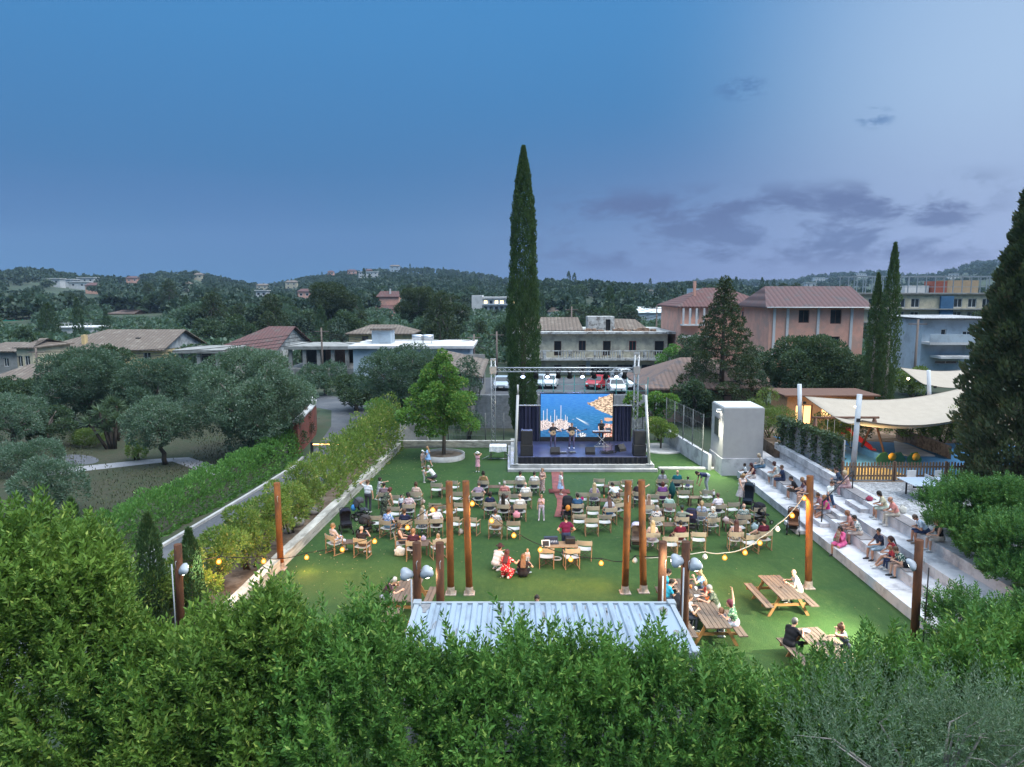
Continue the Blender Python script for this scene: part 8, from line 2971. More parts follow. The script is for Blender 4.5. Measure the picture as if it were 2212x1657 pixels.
def person(loc,deg,pose,label,top=(.5,.5,.5),pants=(.05,.06,.09),shoes=(.5,.5,.5),hair=(.03,.02,.015),skin=None,s=1.0,hs='short',sleeve='short',leg='long',pat=None,col2=(.7,.7,.68),ppat=None,pcol2=(.7,.7,.7),
   head=(0,0),hands=None,feet=None,lean=None,hip=None,skirt=None,hat=None,beard=None,chub=1.0,twist=0,curl=.45,res=None,group=None,female=False,ground=None,glasses=False):
 """deg: 0 faces the stage (+y), positive turns towards the left of the view. head = (turn, nod) in degrees."""
 q = dict(POSE[pose])
 if hands: q['hands'] = [h if h is not None else q['hands'][i] for i,h in enumerate(hands)]
 if feet: q['feet'] = feet
 if lean is not None: q['lean'] = lean
 if hip is not None: q['hip'] = hip
 skin = skin or SKIN
 kid = s < .75
 hsc = 1.0 if not kid else 1.28 - .12 * (s - .4)
 S_ = s
 Rl = rotm('X',-R(q['lean']))
 Rt = rotm('Z',R(twist)) @ Rl
 pel = A3(0,0,q['hip'] * S_)
 up = lambda x,y,z: pel + Rt @ (A3(x,y,z) * S_)
 b = chub
 reg_top,reg_p,reg_s,reg_sh = 1,2,0,3
 pr = []
 cap = lambda reg,a,c,ra,rc,k=.022: pr.append(Prim('cap',reg,a,c,ra * S_,rc * S_,k=k * S_))
 sw = (.155 if female else .175) * (1 if not kid else .92)
 hw = .095 if not female else .10
 # torso
 cap(reg_p,up(-hw * .75,0,0),up(hw * .75,0,0),.105 * b,.105 * b)
 cap(reg_p if skirt is None else reg_top,up(-.05,0,.05),up(.05,0,.05),.115 * b,.115 * b,.04)
 waist = .098 if female else .112
 cap(reg_top,up(-.06,0,.18),up(.06,0,.18),waist * b,waist * b,.05)
 cap(reg_top,up(-.085,.01,.33),up(.085,.01,.33),.113 * b,.113 * b,.05)
 cap(reg_top,up(-sw + .05,-.005,.455),up(sw - .05,-.005,.455),.072,.072,.05)
 if female and not kid:
  for x in (-.065,.065):
   cap(reg_top,up(x,.085,.345),up(x,.095,.335),.055,.052,.03)
 # neck, head
 nb,nt = up(0,-.005,.50),up(0,.015,.575)
 Rh = rotm('Z',R(head[0] + twist)) @ rotm('X',-R(q['lean'] * .35 + head[1]))
 cap(reg_s,nb,nt,.052,.050,.02)
 hc = nt + Rh @ (A3(0,.022,.095) * S_ * hsc)
 H = lambda x,y,z: hc + Rh @ (A3(x,y,z) * S_ * hsc)
 pr.append(Prim('ell',0,H(0,-.008,.022),Rh,A3(.074,.092,.090) * S_ * hsc,k=.015 * S_))
 pr.append(Prim('ell',0,H(0,.022,-.045),Rh,A3(.056,.066,.068) * S_ * hsc,k=.03 * S_))
 hcap = lambda a,c,ra,rc,k=.010,reg=0: pr.append(Prim('cap',reg,H(*a),H(*c),ra * S_ * hsc,rc * S_ * hsc,k=k * S_))
 hcap((0,.083,.012),(0,.104,-.022),.010,.016)           # nose
 hcap((-.03,.078,.022),(.03,.078,.022),.014,.014)       # brow
 hcap((0,.066,-.098),(0,.070,-.094),.020,.020,.02)     # chin
 hcap((-.02,.083,-.058),(.02,.083,-.058),.0115,.0115,.008,4)   # mouth
 for x in (-1,1):
  hcap((x * .074,-.005,.02),(x * .078,-.012,-.025),.014,.010)   # ears
 if beard is not None:
  hcap((-.045,.04,-.075),(0,.078,-.095),.032,.032,.02,5)
  hcap((.045,.04,-.075),(0,.078,-.095),.032,.032,.02,5)
 # arms
 fing = []
 for i,sd in ((0,-1),(1,1)):
  sh = up(sd * sw,-.005,.445)
  tgt = A3(*q['hands'][i]) * A3(S_,S_,S_)
  if pose in ('stand','walk') and hands is None:
   tgt = up(sd * (sw + .075 * b),q['hands'][i][1],-.10)
  el,wr = ik(sh,tgt,.285 * S_,.255 * S_,A3(sd * .75,-.6,-.55))
  pr.append(Prim('cap',reg_top if sleeve != 'none' else 0,sh,vlerp(sh,el,.55),.056 * S_ * (.5 + .5 * b),.050 * S_,k=.03 * S_))
  cap(reg_top if sleeve == 'long' else reg_s,vlerp(sh,el,.5),el,.043,.037,.012)
  cap(reg_top if sleeve == 'long' else reg_s,el,vlerp(el,wr,.9),.037,.026,.012)
  cap(reg_s,vlerp(el,wr,.85),wr,.026,.024,.012)
  fd = (wr - el) / np.linalg.norm(wr - el)
  pal = A3(-sd * .7,.25,-.65)
  pl = pal - fd * float(pal @ fd)
  pl = pl / max(1e-6,np.linalg.norm(pl))
  wv = np.cross(fd,pl)
  for o in (-.020,.020):
   cap(reg_s,wr + fd * .015 * S_ + wv * o * .7 * S_,wr + fd * .080 * S_ + wv * o * S_,.017,.016,.012)
  fing += hand_geo(wr,fd,pl,sd,S_,curl)
 # legs
 for i,sd in ((0,-1),(1,1)):
  hp = pel + Rt[:,0] * sd * hw * S_
  ft = A3(*q['feet'][i]) * S_
  if ground is not None:
   ft[2] += ground[i] if hasattr(ground,'__len__') else ground
  kn,an = ik(hp,ft,.435 * S_,.42 * S_,A3(sd * .12 if pose != 'floor' else sd * 1.2,1.0,.25))
  bare_thigh = leg in ('bare',)
  cap(reg_p,hp,vlerp(hp,kn,.62),.088 * (.4 + .6 * b),.066,.03)
  cap(reg_s if leg in ('bare',) else reg_p,vlerp(hp,kn,.55),kn,.068,.054,.02)
  cap(reg_p if leg == 'long' else reg_s,kn,vlerp(kn,an,.35),.053,.052,.02)
  cap(reg_p if leg == 'long' else reg_s,vlerp(kn,an,.35),vlerp(kn,an,.92),.052,.034 if leg != 'long' else .044,.02)
  dirf = A3(sd * .12,1,0)
  if pose == 'walk' and i == 1:
   dirf = A3(.05,.9,-.35)
  if pose == 'floor':
   dirf = A3(-sd * .8,.5,0)
  dirf /= np.linalg.norm(dirf)
  cap(reg_sh,an + A3(0,0,-.015) * S_ - dirf * .035 * S_,an + dirf * .055 * S_ + A3(0,0,-.022) * S_,.040,.040,.015)
  cap(reg_sh,an + dirf * .03 * S_ + A3(0,0,-.030) * S_,an + dirf * .150 * S_ + A3(0,0,-.040) * S_,.038,.030,.015)
 if skirt is not None:
  if pose in ('stand','walk','bend'):
   z1 = {'long': .16,'knee': .48,'mini': .66}[skirt[0]] * S_
   a = up(0,0,.12) if pose != 'bend' else pel
   pr.append(Prim('cone',6,a,A3(0,.0 if pose != 'walk' else .03,z1),.105 * b * S_,skirt[1] * S_,k=.01))
  else:
   kk = []
   for i in (0,1):
    hp = pel + A3((-1 if i == 0 else 1) * hw * S_,0,0)
    ft = A3(*q['feet'][i]) * S_
    kn,_ = ik(hp,ft,.435 * S_,.42 * S_,A3((-1 if i == 0 else 1) * .12 if pose != 'floor' else (-1 if i == 0 else 1) * 1.2,1,.25))
    kk.append(kn)
    cap(6,hp,vlerp(hp,kn,.9),.10,.082,.05)
   cap(6,vlerp(pel,kk[0],.7),vlerp(pel,kk[1],.7),.075,.075,.06)
   if skirt[0] == 'long':
    for i in (0,1):
     ft = A3(*q['feet'][i]) * S_
     cap(6,kk[i],vlerp(kk[i],ft,.8),.085,.10,.05)
 h = res or (.0165 if s > .75 else .0135)
 V,F = nets(pr,h)
 C = V[F].mean(1)
 best = np.full(len(C),9.0)
 reg = np.zeros(len(C),int)
 for p in pr:
  m = np.all((C > p.lo) & (C < p.hi),1)
  if m.any():
   d = p.d(C[m])
   bb = best[m]
   rr = reg[m]
   w = d < bb
   bb[w] = d[w]
   rr[w] = p.reg
   best[m] = bb
   reg[m] = rr
 NP_[0] += 1
 hm = mat('hair %s' % (tuple(round(c,2) for c in hair),),hair,.6,.25,12,stretch=(1,1,.25))
 mats = [skin,cloth(top,pat,col2),cloth(pants,ppat,pcol2),mat('shoe %s' % (tuple(shoes),),shoes,.7,.1,8),LIP,mat('beard %s' % (tuple(beard),),beard,.8,.2,12) if beard else hm,cloth(pants,ppat,pcol2) if skirt and len(skirt) < 3 else (cloth(skirt[2],pat,col2) if skirt else hm),EYE]
 # fingers and eyes join the same skin mesh
 mb = MB()
 for path,rad in fing:
  mb.tube(path,rad,6,0)
 for x in (-.031,.031):
  mb.ball(tuple(H(x,.080,.004)),.0125 * S_ * hsc,8,7)
 V = [tuple(v) for v in V]
 n0 = len(V)
 faces = F.tolist() + [[n0 + i for i in f] for f in mb.f]
 me = bpy.data.meshes.new('body')
 me.from_pydata(V + mb.v,[],faces)
 for m in mats:
  me.materials.append(m)
 me.polygons.foreach_set('material_index',np.concatenate([reg,np.array(mb.m,int)]).astype(np.int32))
 me.polygons.foreach_set('use_smooth',np.ones(len(faces),bool))
 me.update()
 o = link('person',me)
 o.location = (loc[0],loc[1],loc[2])
 o.rotation_euler = (0,0,R(deg))
 tag(o,label,'person',group)
 # hair as a child
 hp = []
 Hc = lambda a,c,ra,rc,k=.02: hp.append(Prim('cap',0,H(*a),H(*c),ra * S_ * hsc,rc * S_ * hsc,k=k * S_))
 if hs != 'bald':
  t = .012 if hs in ('short','crop','grey') else .018
  if hs == 'crop':
   t = .008
  hp.append(Prim('ell',0,H(0,-.012,.030),Rh,(A3(.074,.092,.090) + t) * S_ * hsc,k=.012))
  if hs in ('short','crop'):
   Hc((0,-.055,-.01),(0,-.060,-.045),.058,.045)
  if hs in ('long','bob','tail','bun','curly'):
   Hc((-.05,-.045,-.02),(.05,-.045,-.02),.055,.055)
   for x in (-.062,.062):
    Hc((x,-.01,.02),(x * 1.08,-.005,-.075),.028,.024)
  if hs == 'bob':
   Hc((-.055,-.045,-.08),(.055,-.045,-.08),.045,.045)
  if hs == 'long':
   for x in (-.06,-.02,.02,.06):
    a_ = H(x,-.06,-.05)
    b_ = vlerp(nb,pel,.42) + Rt @ (A3(x * 1.25,-.135,0) * S_)
    hp.append(Prim('cap',0,a_,b_,.044 * S_ * hsc,.030 * S_,k=.02 * S_))
  if hs == 'tail':
   hp.append(Prim('cap',0,H(0,-.105,.05),H(0,-.135,-.02),.030 * S_ * hsc,.034 * S_ * hsc,k=.02))
   hp.append(Prim('cap',0,H(0,-.135,-.02),up(0,-.15,.34),.034 * S_ * hsc,.014 * S_,k=.02))
  if hs == 'bun':
   hp.append(Prim('ell',0,H(0,-.06,.13),Rh,A3(.042,.042,.045) * S_ * hsc,k=.02))
  if hs == 'curly':
   for k_ in range(14):
    a_ = k_ * 2.4
    hp.append(Prim('ell',0,H(.075 * math.cos(a_),-.03 + .06 * math.sin(a_) - .03,.10 - k_ * .014),Rh,A3(.04,.04,.04) * S_ * hsc,k=.015))
  e1 = Prim('ell',0,H(0,.100,-.045),Rh,A3(.074,.085,.108) * S_ * hsc)
  cuts = [lambda P: e1.d(P)]
  hV,hF = nets(hp,h * .85,cuts)
  ho = link('hair',np_mesh('hair',hV,hF,hm,smooth=True),o)
 elif hs == 'bald' and hair[0] > .0 and hair != (0,0,0):
  # a cropped fringe round the back of the head
  hp.append(Prim('ell',0,H(0,-.012,.005),Rh,(A3(.074,.092,.070) + .006) * S_ * hsc,k=.012))
  e1 = Prim('ell',0,H(0,.085,.02),Rh,A3(.09,.115,.16) * S_ * hsc)
  e2 = Prim('ell',0,H(0,-.01,.125),Rh,A3(.10,.12,.09) * S_ * hsc)
  hV,hF = nets(hp,h * .85,[lambda P: e1.d(P),lambda P: e2.d(P)])
  if len(hF):
   link('hair',np_mesh('hair',hV,hF,hm,smooth=True),o)
 if hat is not None:
  kind,colr = hat
  mb = MB()
  k = S_ * hsc
  if kind == 'brim':
   mb.lathe([(.002,.14 * k),(.07 * k,.135 * k),(.088 * k,.06 * k),(.092 * k,.045 * k),(.18 * k,.035 * k),(.178 * k,.028 * k),(.09 * k,.036 * k)],n=20)
  else:
   mb.lathe([(.002,.135 * k),(.06 * k,.12 * k),(.088 * k,.075 * k),(.094 * k,.025 * k),(.088 * k,.02 * k)],n=18)
   if kind == 'cap':
    mb.slab([(-.07 * k,.07 * k,.03 * k),(.07 * k,.07 * k,.03 * k),(.055 * k,.17 * k,.018 * k),(-.055 * k,.17 * k,.018 * k)],(0,0,.008))
  ho = mb.build('hat',cloth(colr),o)
  ho.matrix_basis = Matrix.Translation(Vector(H(0,-.01,.015))) @ Matrix(Rh.tolist()).to_4x4()
 if glasses:
  mb = MB()
  for x in (-.034,.034):
   mb.ball(tuple(H(x,.093,.008)),.020 * S_ * hsc,8)
  mb.build('sunglasses',M_BLK,o)
 return o

def seated(key,label,**kw):
 """Someone sitting in the director's chair CH[key]."""
 loc,rz = CHAIRS[key]
 s = kw.get('s',1.0)
 z = loc[2] + (.455 - .395 * s if s < .9 else .455 - (.5 - .105) * s)
 kw.setdefault('pose','sit')
 p = kw.pop('pose')
 d = kw.pop('turn',0)
 fwd = kw.pop('fwd',.01)
 x,y = loc[0] - fwd * math.sin(rz),loc[1] + fwd * math.cos(rz) - .03
 g = -z if s >= .9 else -z * .45
 return person((x,y,z),math.degrees(rz) + d,p,label,ground=g,**kw)

WHT,NAV,BLKC = (.62,.63,.65),(.022,.030,.075),(.022,.022,.027)
HB,HD,HBL,HG,HR,HW = (.075,.045,.028),(.018,.014,.012),(.36,.25,.13),(.27,.26,.25),(.085,.025,.02),(.5,.49,.46)
# --- sitting in the director's chairs
seated('A1','man in a mauve shirt with dark hair sitting beside the dancing girl',top=(.20,.16,.20),hair=HD,head=(-30,0))
seated('A3','woman in a pale pink and green dress with a high bun, sitting on the left',top=(.50,.40,.36),pants=(.42,.50,.42),hair=HB,hs='bun',female=True,skirt=('knee',.2))
seated('A5','woman in a black cap and floral top leaning over a child',top=(.33,.25,.28),pat='floral',col2=(.5,.45,.5),hair=HD,hs='bob',hat=('beanie',BLKC),female=True,lean=16,head=(40,20))
seated('A7','person in a blue tie-dye shirt turned right beside the buggies',top=(.14,.24,.52),pat='floral',col2=(.45,.55,.70),pants=(.10,.22,.40),hair=HB,head=(-42,6),lean=4)
seated('A8','man in a navy shirt with short brown hair, left side',top=NAV,hair=HB)
seated('B4','woman in an olive sleeveless top with a high bun in the front row',top=(.19,.14,.065),hair=HD,hs='bun',sleeve='none',female=True,head=(-15,0))
seated('B6','man in a white shirt with black hair, left of two in the front row',top=WHT,hair=HD,head=(-30,0))
seated('B7','man in a white shirt with black hair beside the curly girl in the front row',top=WHT,hair=HD,head=(-20,0))
seated('B8','bent figure in a mauve shirt whose head is hidden',top=(.20,.155,.21),hair=HB,lean=36,head=(0,30))
seated('B9','grey haired person in a pink top, middle left block',top=(.45,.20,.19),pants=(.35,.16,.15),hair=HG,hs='short',lean=-4)
seated('B11','man in a white shirt with thin hair, behind the front row pair',top=WHT,hair=HG,hs='bald',lean=-2)
seated('B15','woman in navy with dark hair turned right, middle left block',top=NAV,hair=HD,hs='bob',female=True,head=(-35,10))
seated('B16','woman with long black hair in a white shirt, middle left block',top=WHT,pants=BLKC,hair=HD,hs='long',female=True,head=(-25,0))
seated('B17','bald man in a white shirt beside the pink backpack',top=WHT,hair=(.2,.12,.08),hs='bald',head=(20,0))
seated('B18','woman with long grey blonde hair beside a child',top=(.45,.47,.52),pants=(.05,.09,.18),hair=(.26,.22,.17),hs='long',female=True,ppat='floral',pcol2=(.3,.35,.4))
seated('B19','man with reddish hair in a white shirt reaching left to a child',top=(.60,.58,.64),pants=BLKC,hair=(.14,.06,.035),hands=((-.42,.30,.95),None),head=(35,0),lean=6)
seated('B22','man in a white shirt with a printed back and dark cap of hair',top=(.50,.52,.55),pat='print',col2=(.10,.11,.13),hair=(.05,.025,.03),leg='shorts',pants=(.20,.14,.09),head=(10,0))
seated('F1','woman with short light brown hair in a pale top, legs crossed by the left wall',top=(.44,.38,.38),pants=(.50,.56,.68),hair=(.22,.14,.07),hs='short',female=True,feet=((-.05,.50,.20),(.10,.44,.07)),head=(-20,0))
seated('F2','bald man in a dark shirt looking at a bright phone',top=(.03,.028,.035),pants=(.10,.07,.06),hair=(.3,.25,.22),hs='bald',hands=(None,(.10,.30,.92)),leg='shorts')
seated('F6','person in a dark brown vest facing right at the toy table',top=(.10,.07,.055),hair=HB,hs='bob',sleeve='none',female=True,leg='shorts')
seated('F7','man in dark purple with short sandy hair in front of a rusty post',top=(.055,.022,.04),hair=(.24,.13,.07),pants=BLKC,head=(-20,0))
seated('F8','small child in pale clothes drinking from a blue cup',top=(.50,.40,.34),pants=(.40,.30,.36),hair=(.30,.20,.12),s=.62,hands=((-.05,.20,.88),(.08,.20,.88)),hs='bob')
seated('C5','woman with long blonde hair in a lilac flowered dress',top=(.42,.36,.46),pat='floral',col2=(.22,.18,.32),pants=(.42,.36,.46),ppat='floral',pcol2=(.22,.18,.32),hair=(.42,.33,.20),hs='long',female=True,skirt=('knee',.2))
seated('C6','man in a pale blue shirt leaning over the bottles on the low table',top=(.52,.58,.64),hair=HD,lean=34,twist=24,head=(16,14),hands=((-.35,.40,.60),None))
seated('C7','man in a blue shirt with short black hair beside the carpet',top=(.03,.09,.20),hair=HD,head=(12,0),chub=1.12)
seated('C9','woman with long dark hair in white stripes and blue jeans',top=(.52,.54,.60),pat='stripe',col2=(.30,.34,.45),pants=(.03,.10,.24),hair=(.08,.045,.04),hs='long',female=True,lean=6)
seated('C10','curly haired person in a brown patterned top beside the woman in jeans',top=(.30,.27,.18),pat='floral',col2=(.10,.09,.06),hair=(.085,.055,.05),hs='curly',female=True)
seated('D1','woman in a navy and white striped top with a dark ponytail',top=(.04,.055,.12),pat='stripe',col2=(.5,.52,.55),hair=HD,hs='tail',female=True,chub=1.12)
seated('D2','bald man in a teal shirt in the front row on the right',top=(.012,.12,.16),hair=(.3,.24,.2),hs='bald',head=(-25,0),chub=1.15)
seated('D3','small child with dark hair and blue clothes in the front row',top=(.10,.12,.28),pants=(.16,.18,.42),hair=HD,s=.60)
seated('D4','dark dressed figure behind the tall posts stretching out a hand to the right',top=(.03,.022,.03),hair=HD,hands=(None,(.58,.42,.98)),lean=10,head=(-20,25))
seated('D6','dark haired person in a bright purple shirt',top=(.15,.06,.22),pants=(.10,.04,.15),hair=HR,hs='bob',chub=1.12)
seated('D8','long haired person in white behind the right tall post',top=(.55,.55,.56),pants=(.34,.40,.48),hair=(.18,.12,.10),hs='long',female=True)
seated('D9','boy in a mint green shirt with short red brown hair',top=(.28,.42,.40),pants=(.34,.22,.24),hair=(.10,.05,.04),s=.88,lean=4)
seated('D10','woman with grey hair in a black and white patterned dress',top=(.55,.55,.58),pat='floral',col2=(.03,.04,.09),pants=(.5,.5,.54),ppat='floral',pcol2=(.03,.03,.05),hair=HG,hs='bob',female=True,skirt=('knee',.2))
seated('D11','man in a grey green shirt stretching his right arm outward',top=(.17,.21,.20),hair=HD,hands=(None,(.62,.10,.92)),hat=('cap',(.03,.05,.05)))
seated('D12','woman with long blonde hair in a pale pink top beside the lilac buggy',top=(.55,.42,.40),pants=(.45,.42,.62),hair=(.44,.33,.19),hs='long',female=True)
seated('D13','man in a dark red shirt with a left leg stretched sideways',top=(.10,.012,.03),pants=(.07,.015,.02),hair=HD,hs='crop',feet=((-.45,.46,.28),(.12,.44,.07)))
seated('E3','man in a white shirt with brown hair holding a baby, right block',top=(.60,.58,.66),hair=(.10,.06,.05),lean=6,head=(15,0))
seated('E6','woman with a blonde ponytail in a white and blue patterned dress',top=(.50,.54,.66),pat='floral',col2=(.25,.34,.52),pants=(.42,.48,.62),ppat='floral',pcol2=(.22,.28,.45),hair=(.34,.24,.13),hs='tail',female=True,skirt=('knee',.2))
seated('E7','elderly woman with curly white hair in a pale patterned dress',top=(.44,.48,.46),pat='floral',col2=(.16,.22,.28),pants=(.44,.48,.46),ppat='floral',pcol2=(.12,.18,.24),hair=HW,hs='curly',female=True,skirt=('knee',.2))
seated('E8','bald man in a grey green floral shirt, right block',top=(.36,.42,.42),pat='floral',col2=(.10,.18,.20),hair=(.4,.36,.33),hs='bald')
seated('E10','woman with long dark reddish hair in white flowered clothes, right block',top=(.48,.36,.36),pants=(.46,.46,.46),ppat='floral',pcol2=(.05,.05,.06),hair=(.07,.03,.03),hs='long',female=True)
seated('E12','person in a maroon top lying back with bare crossed legs beside the trolley',top=(.07,.012,.03),hair=HD,hs='short',leg='shorts',pants=(.16,.13,.09),feet=((-.42,.48,.52),(-.30,.52,.42)),lean=-4,head=(25,0))
# children held or standing among the seats
g_ = CG('A',1630,1390)
person((g_.x,g_.y,0),-150,'stand','small child in white and blue in front of the woman in a black cap',top=(.48,.56,.66),pants=(.05,.06,.12),hair=HD,s=.56)
g_ = CG('F',1690,330)
person((g_.x,g_.y,0.02),0,'stand','small blonde child in pale blue beside the grey blonde woman',top=(.42,.56,.70),pants=(.10,.18,.3),hair=(.36,.26,.16),s=.60,hs='bob',female=True)
g_ = CG('E',575,880)
person((g_.x,g_.y,0.42),30,'stand','baby with fair hair held against the left shoulder of the man in white',top=(.58,.58,.62),hair=(.34,.26,.18),s=.36)
# --- standing, walking and crouching on the lawn
g_ = CG('A',1010,1380)
person((g_.x,g_.y,.005),-10,'stand','man in a white polo shirt holding one hand on his head beside the buggies',top=(.58,.64,.74),pants=(.055,.06,.08),hair=HB,hands=((-.16,.04,1.66),None),head=(-30,-8))
g_ = CG('A',1210,1125)
person((g_.x,g_.y,.005),-60,'walk','girl in a white patterned dress dancing with an arm stretched out',top=(.55,.54,.56),pat='floral',col2=(.15,.16,.2),pants=(.55,.54,.56),ppat='floral',pcol2=(.15,.16,.2),hair=HD,hs='bob',s=.70,female=True,leg='bare',skirt=('knee',.24),hands=((-.20,.35,1.05),(.25,.70,1.42)),lean=8)
g_ = CG('A',1310,1520)
person((g_.x,g_.y,.005),-35,'stand','woman in a long dark flowered dress bending over the chairs',top=(.03,.035,.03),pat='floral',col2=(.12,.15,.10),pants=(.03,.035,.03),ppat='floral',pcol2=(.12,.15,.10),hair=HR,hs='bob',female=True,sleeve='none',leg='long',skirt=('long',.25),lean=40,hands=((-.1,.48,.70),(.12,.52,.72)),head=(0,10))
g_ = CG('B',140,225)
person((g_.x,g_.y,.005),-120,'stand','boy in grey with a white cap near the plane tree',top=(.30,.24,.24),pants=(.28,.24,.23),leg='shorts',hair=HB,s=.64,hat=('cap',(.6,.6,.6)))
g_ = CG('B',235,220)
person((g_.x,g_.y,.005),70,'walk','girl in a light blue dress running beside the round planter',top=(.22,.38,.66),pants=(.22,.38,.66),hair=(.30,.18,.09),hs='long',s=.80,female=True,leg='bare',skirt=('mini',.25),hands=((-.30,.10,.95),(.36,.24,.95)))
g_ = CG('B',165,460)
person((g_.x,g_.y,.005),-90,'stand','toddler in pale clothes holding the hand of the crouching man',top=(.46,.42,.44),pants=(.44,.42,.44),hair=HB,s=.55,hands=((-.12,.18,.55),(.12,.36,.68)))
g_ = CG('B',340,450)
person((g_.x,g_.y,.005),80,'crouch','man in a white shirt crouching towards the toddler',top=(.60,.64,.66),pants=(.05,.05,.06),hair=HG,hs='crop',leg='shorts',lean=38,hands=((-.1,.70,.66),(.08,.66,.60)))
g_ = CG('B',1000,290)
person((g_.x,g_.y,.005),175,'stand','girl in a pink dress with both hands on her white hat',top=(.55,.30,.36),pants=(.55,.30,.36),hair=HB,s=.72,female=True,leg='bare',hs='bob',skirt=('knee',.22),hands=((-.14,.0,1.66),(.14,.0,1.66)),hat=('brim',(.6,.6,.58)),sleeve='none')
g_ = CG('C',165,1115)
person((g_.x,g_.y,.005),172,'stand','girl in a pink top and lilac trousers holding a cup at her mouth',top=(.55,.36,.36),pants=(.48,.42,.55),shoes=(.5,.45,.5),hair=(.22,.13,.08),s=.76,female=True,hs='bob',hands=((-.04,.16,1.32),None),feet=((-.17,0,.07),(.15,.02,.07)))
g_ = CG('C',560,590)
person((g_.x,g_.y,.01),-70,'stand','girl in a white top and pale blue skirt standing on the carpet',top=(.62,.66,.70),pants=(.36,.50,.74),hair=(.28,.18,.12),s=.76,female=True,hs='bob',leg='bare',skirt=('knee',.24))
g_ = CG('B',2005,610)
person((g_.x,g_.y,.005),165,'stand','girl with big curly hair in a long flowered dress beside the front row',top=(.48,.36,.32),pat='floral',col2=(.25,.10,.10),pants=(.48,.40,.38),ppat='floral',pcol2=(.25,.10,.10),hair=(.20,.12,.07),s=.80,female=True,hs='curly',skirt=('long',.20),sleeve='none',hands=((-.05,.16,1.05),(.06,.16,1.02)))
g_ = CG('E',1055,800)
person((g_.x,g_.y,.005),-165,'stand','blonde woman in a white top and pleated skirt looking down at the pram',top=(.60,.52,.50),pants=(.58,.50,.50),hair=(.32,.20,.10),hs='long',female=True,leg='bare',sleeve='none',skirt=('knee',.30),hands=((-.25,.32,.90),(.20,.42,.95)),head=(0,34),shoes=(.3,.2,.15))
g_ = CG('E',470,560)
person((g_.x,g_.y,.005),100,'bend','man in a navy shirt bending right down over the grass',top=NAV,pants=(.40,.44,.50),hair=HD,head=(0,20))
g_ = CG('G',1490,495)
person((g_.x,g_.y,.005),4,'stand','man in a maroon shirt standing at the desk with hands on his hips',top=(.115,.012,.05),pants=(.03,.045,.10),hair=HD,hs='crop',hands=((-.24,.10,1.02),(.24,.10,1.02)),head=(8,14),chub=1.08,s=1.03,res=.014)
g_ = CG('G',690,700)
person((g_.x - .12,g_.y + .30,.005),-40,'crouch','person in pale clothes and a dark brimmed hat crouching on the grass',top=(.52,.52,.56),pants=(.50,.48,.52),hair=HD,hs='short',hat=('brim',(.05,.022,.025)),lean=26,res=.014,hip=.30)
g_ = CG('G',775,770)
person((g_.x,g_.y + .1,.005),-20,'crouch','woman with very long dark red hair in a red dress with white dots',top=(.48,.02,.03),pat='dots',col2=(.75,.70,.68),pants=(.48,.02,.03),ppat='dots',pcol2=(.75,.70,.68),hair=(.055,.015,.02),hs='long',female=True,skirt=('long',.25),lean=16,hands=((-.1,.35,.55),(.40,.40,.62)),res=.014)
g_ = CG('G',985,755)
person((g_.x,g_.y + .1,.005),-5,'floor','woman with brown hair in black sitting cross-legged on the grass',top=(.022,.018,.024),pants=(.016,.016,.02),hair=(.13,.075,.045),hs='long',female=True,hands=((-.05,.34,.42),(.25,.34,.45)),res=.014,shoes=(.3,.4,.5))
g_ = CG('G',1030,665)
person((g_.x + .02,g_.y + .05,.12),190,'stand','toddler in pale pink standing before the woman in black',top=(.55,.46,.50),pants=(.40,.48,.6),hair=(.34,.22,.12),s=.44,res=.012)
g_ = G(1160,1290,1.62)
person((g_.x,g_.y,.005),176,'stand','man with black hair and a short beard standing just behind the container',top=(.42,.42,.44),hair=HD,hs='short',beard=(.04,.03,.028),head=(0,10),res=.012,s=1.0)
# --- picnic tables
person((tpL.x - .80,tpL.y - .1,.0),-82,'bench','man in dark purple and a flat grey cap leaning on the picnic table',top=(.055,.020,.035),pants=(.36,.36,.46),hair=HG,hat=('beanie',(.40,.36,.35)),lean=32,hands=((.02,.52,1.02),(.16,.62,.80)),head=(0,14),leg='shorts',res=.014,chub=1.15)
person((tpP.x + .78,tpP.y + .25,.0),78,'bench','bald man in a white shirt sitting at the right picnic table, looking back',top=(.40,.42,.41),pants=(.35,.36,.30),hair=(.45,.40,.38),hs='bald',lean=20,head=(58,4),res=.014,chub=1.12)
mx,my_ = tpM.x - .25,tpM.y + 1.0
nx,ny = tpM.x,tpM.y - .95
person((mx - .78,my_ + .55,0),-84,'bench','dark haired man in bright blue, farthest on the left bench of the crowded table',top=(.03,.32,.52),hair=HD,hs='short',head=(-20,16),res=.014)
person((mx - .80,my_ - .15,0),-80,'bench','dark haired boy in bright blue in the middle of the left bench',top=(.04,.36,.56),hair=HD,head=(-20,14),res=.014,s=.92)
person((mx - .70,my_ - 1.0,0),-70,'bench','man in black bending forward at the left bench of the crowded table',top=BLKC,pants=BLKC,hair=HB,lean=36,head=(0,20),res=.014,chub=1.1)
person((mx + .76,my_ + .55,0),84,'bench','blonde woman in white and blue at the far right of the crowded table',top=(.40,.52,.70),pat='floral',col2=(.10,.25,.55),hair=(.36,.26,.15),hs='long',female=True,res=.014,hands=((-.1,.40,1.0),None))
person((mx + .74,my_ - .12,.12),88,'bench','girl in red and orange on the right bench of the crowded table',top=(.55,.06,.04),pants=(.5,.12,.04),hair=(.22,.12,.06),hs='long',female=True,s=.76,sleeve='none',res=.013)
person((mx + .80,my_ - .85,0),78,'bench','grey haired man in a dark patterned shirt on the right bench',top=(.055,.075,.055),pat='floral',col2=(.16,.18,.13),pants=(.22,.24,.22),hair=HG,lean=22,hands=((-.22,.56,.80),(.1,.50,.80)),head=(12,10),res=.014,chub=1.12)
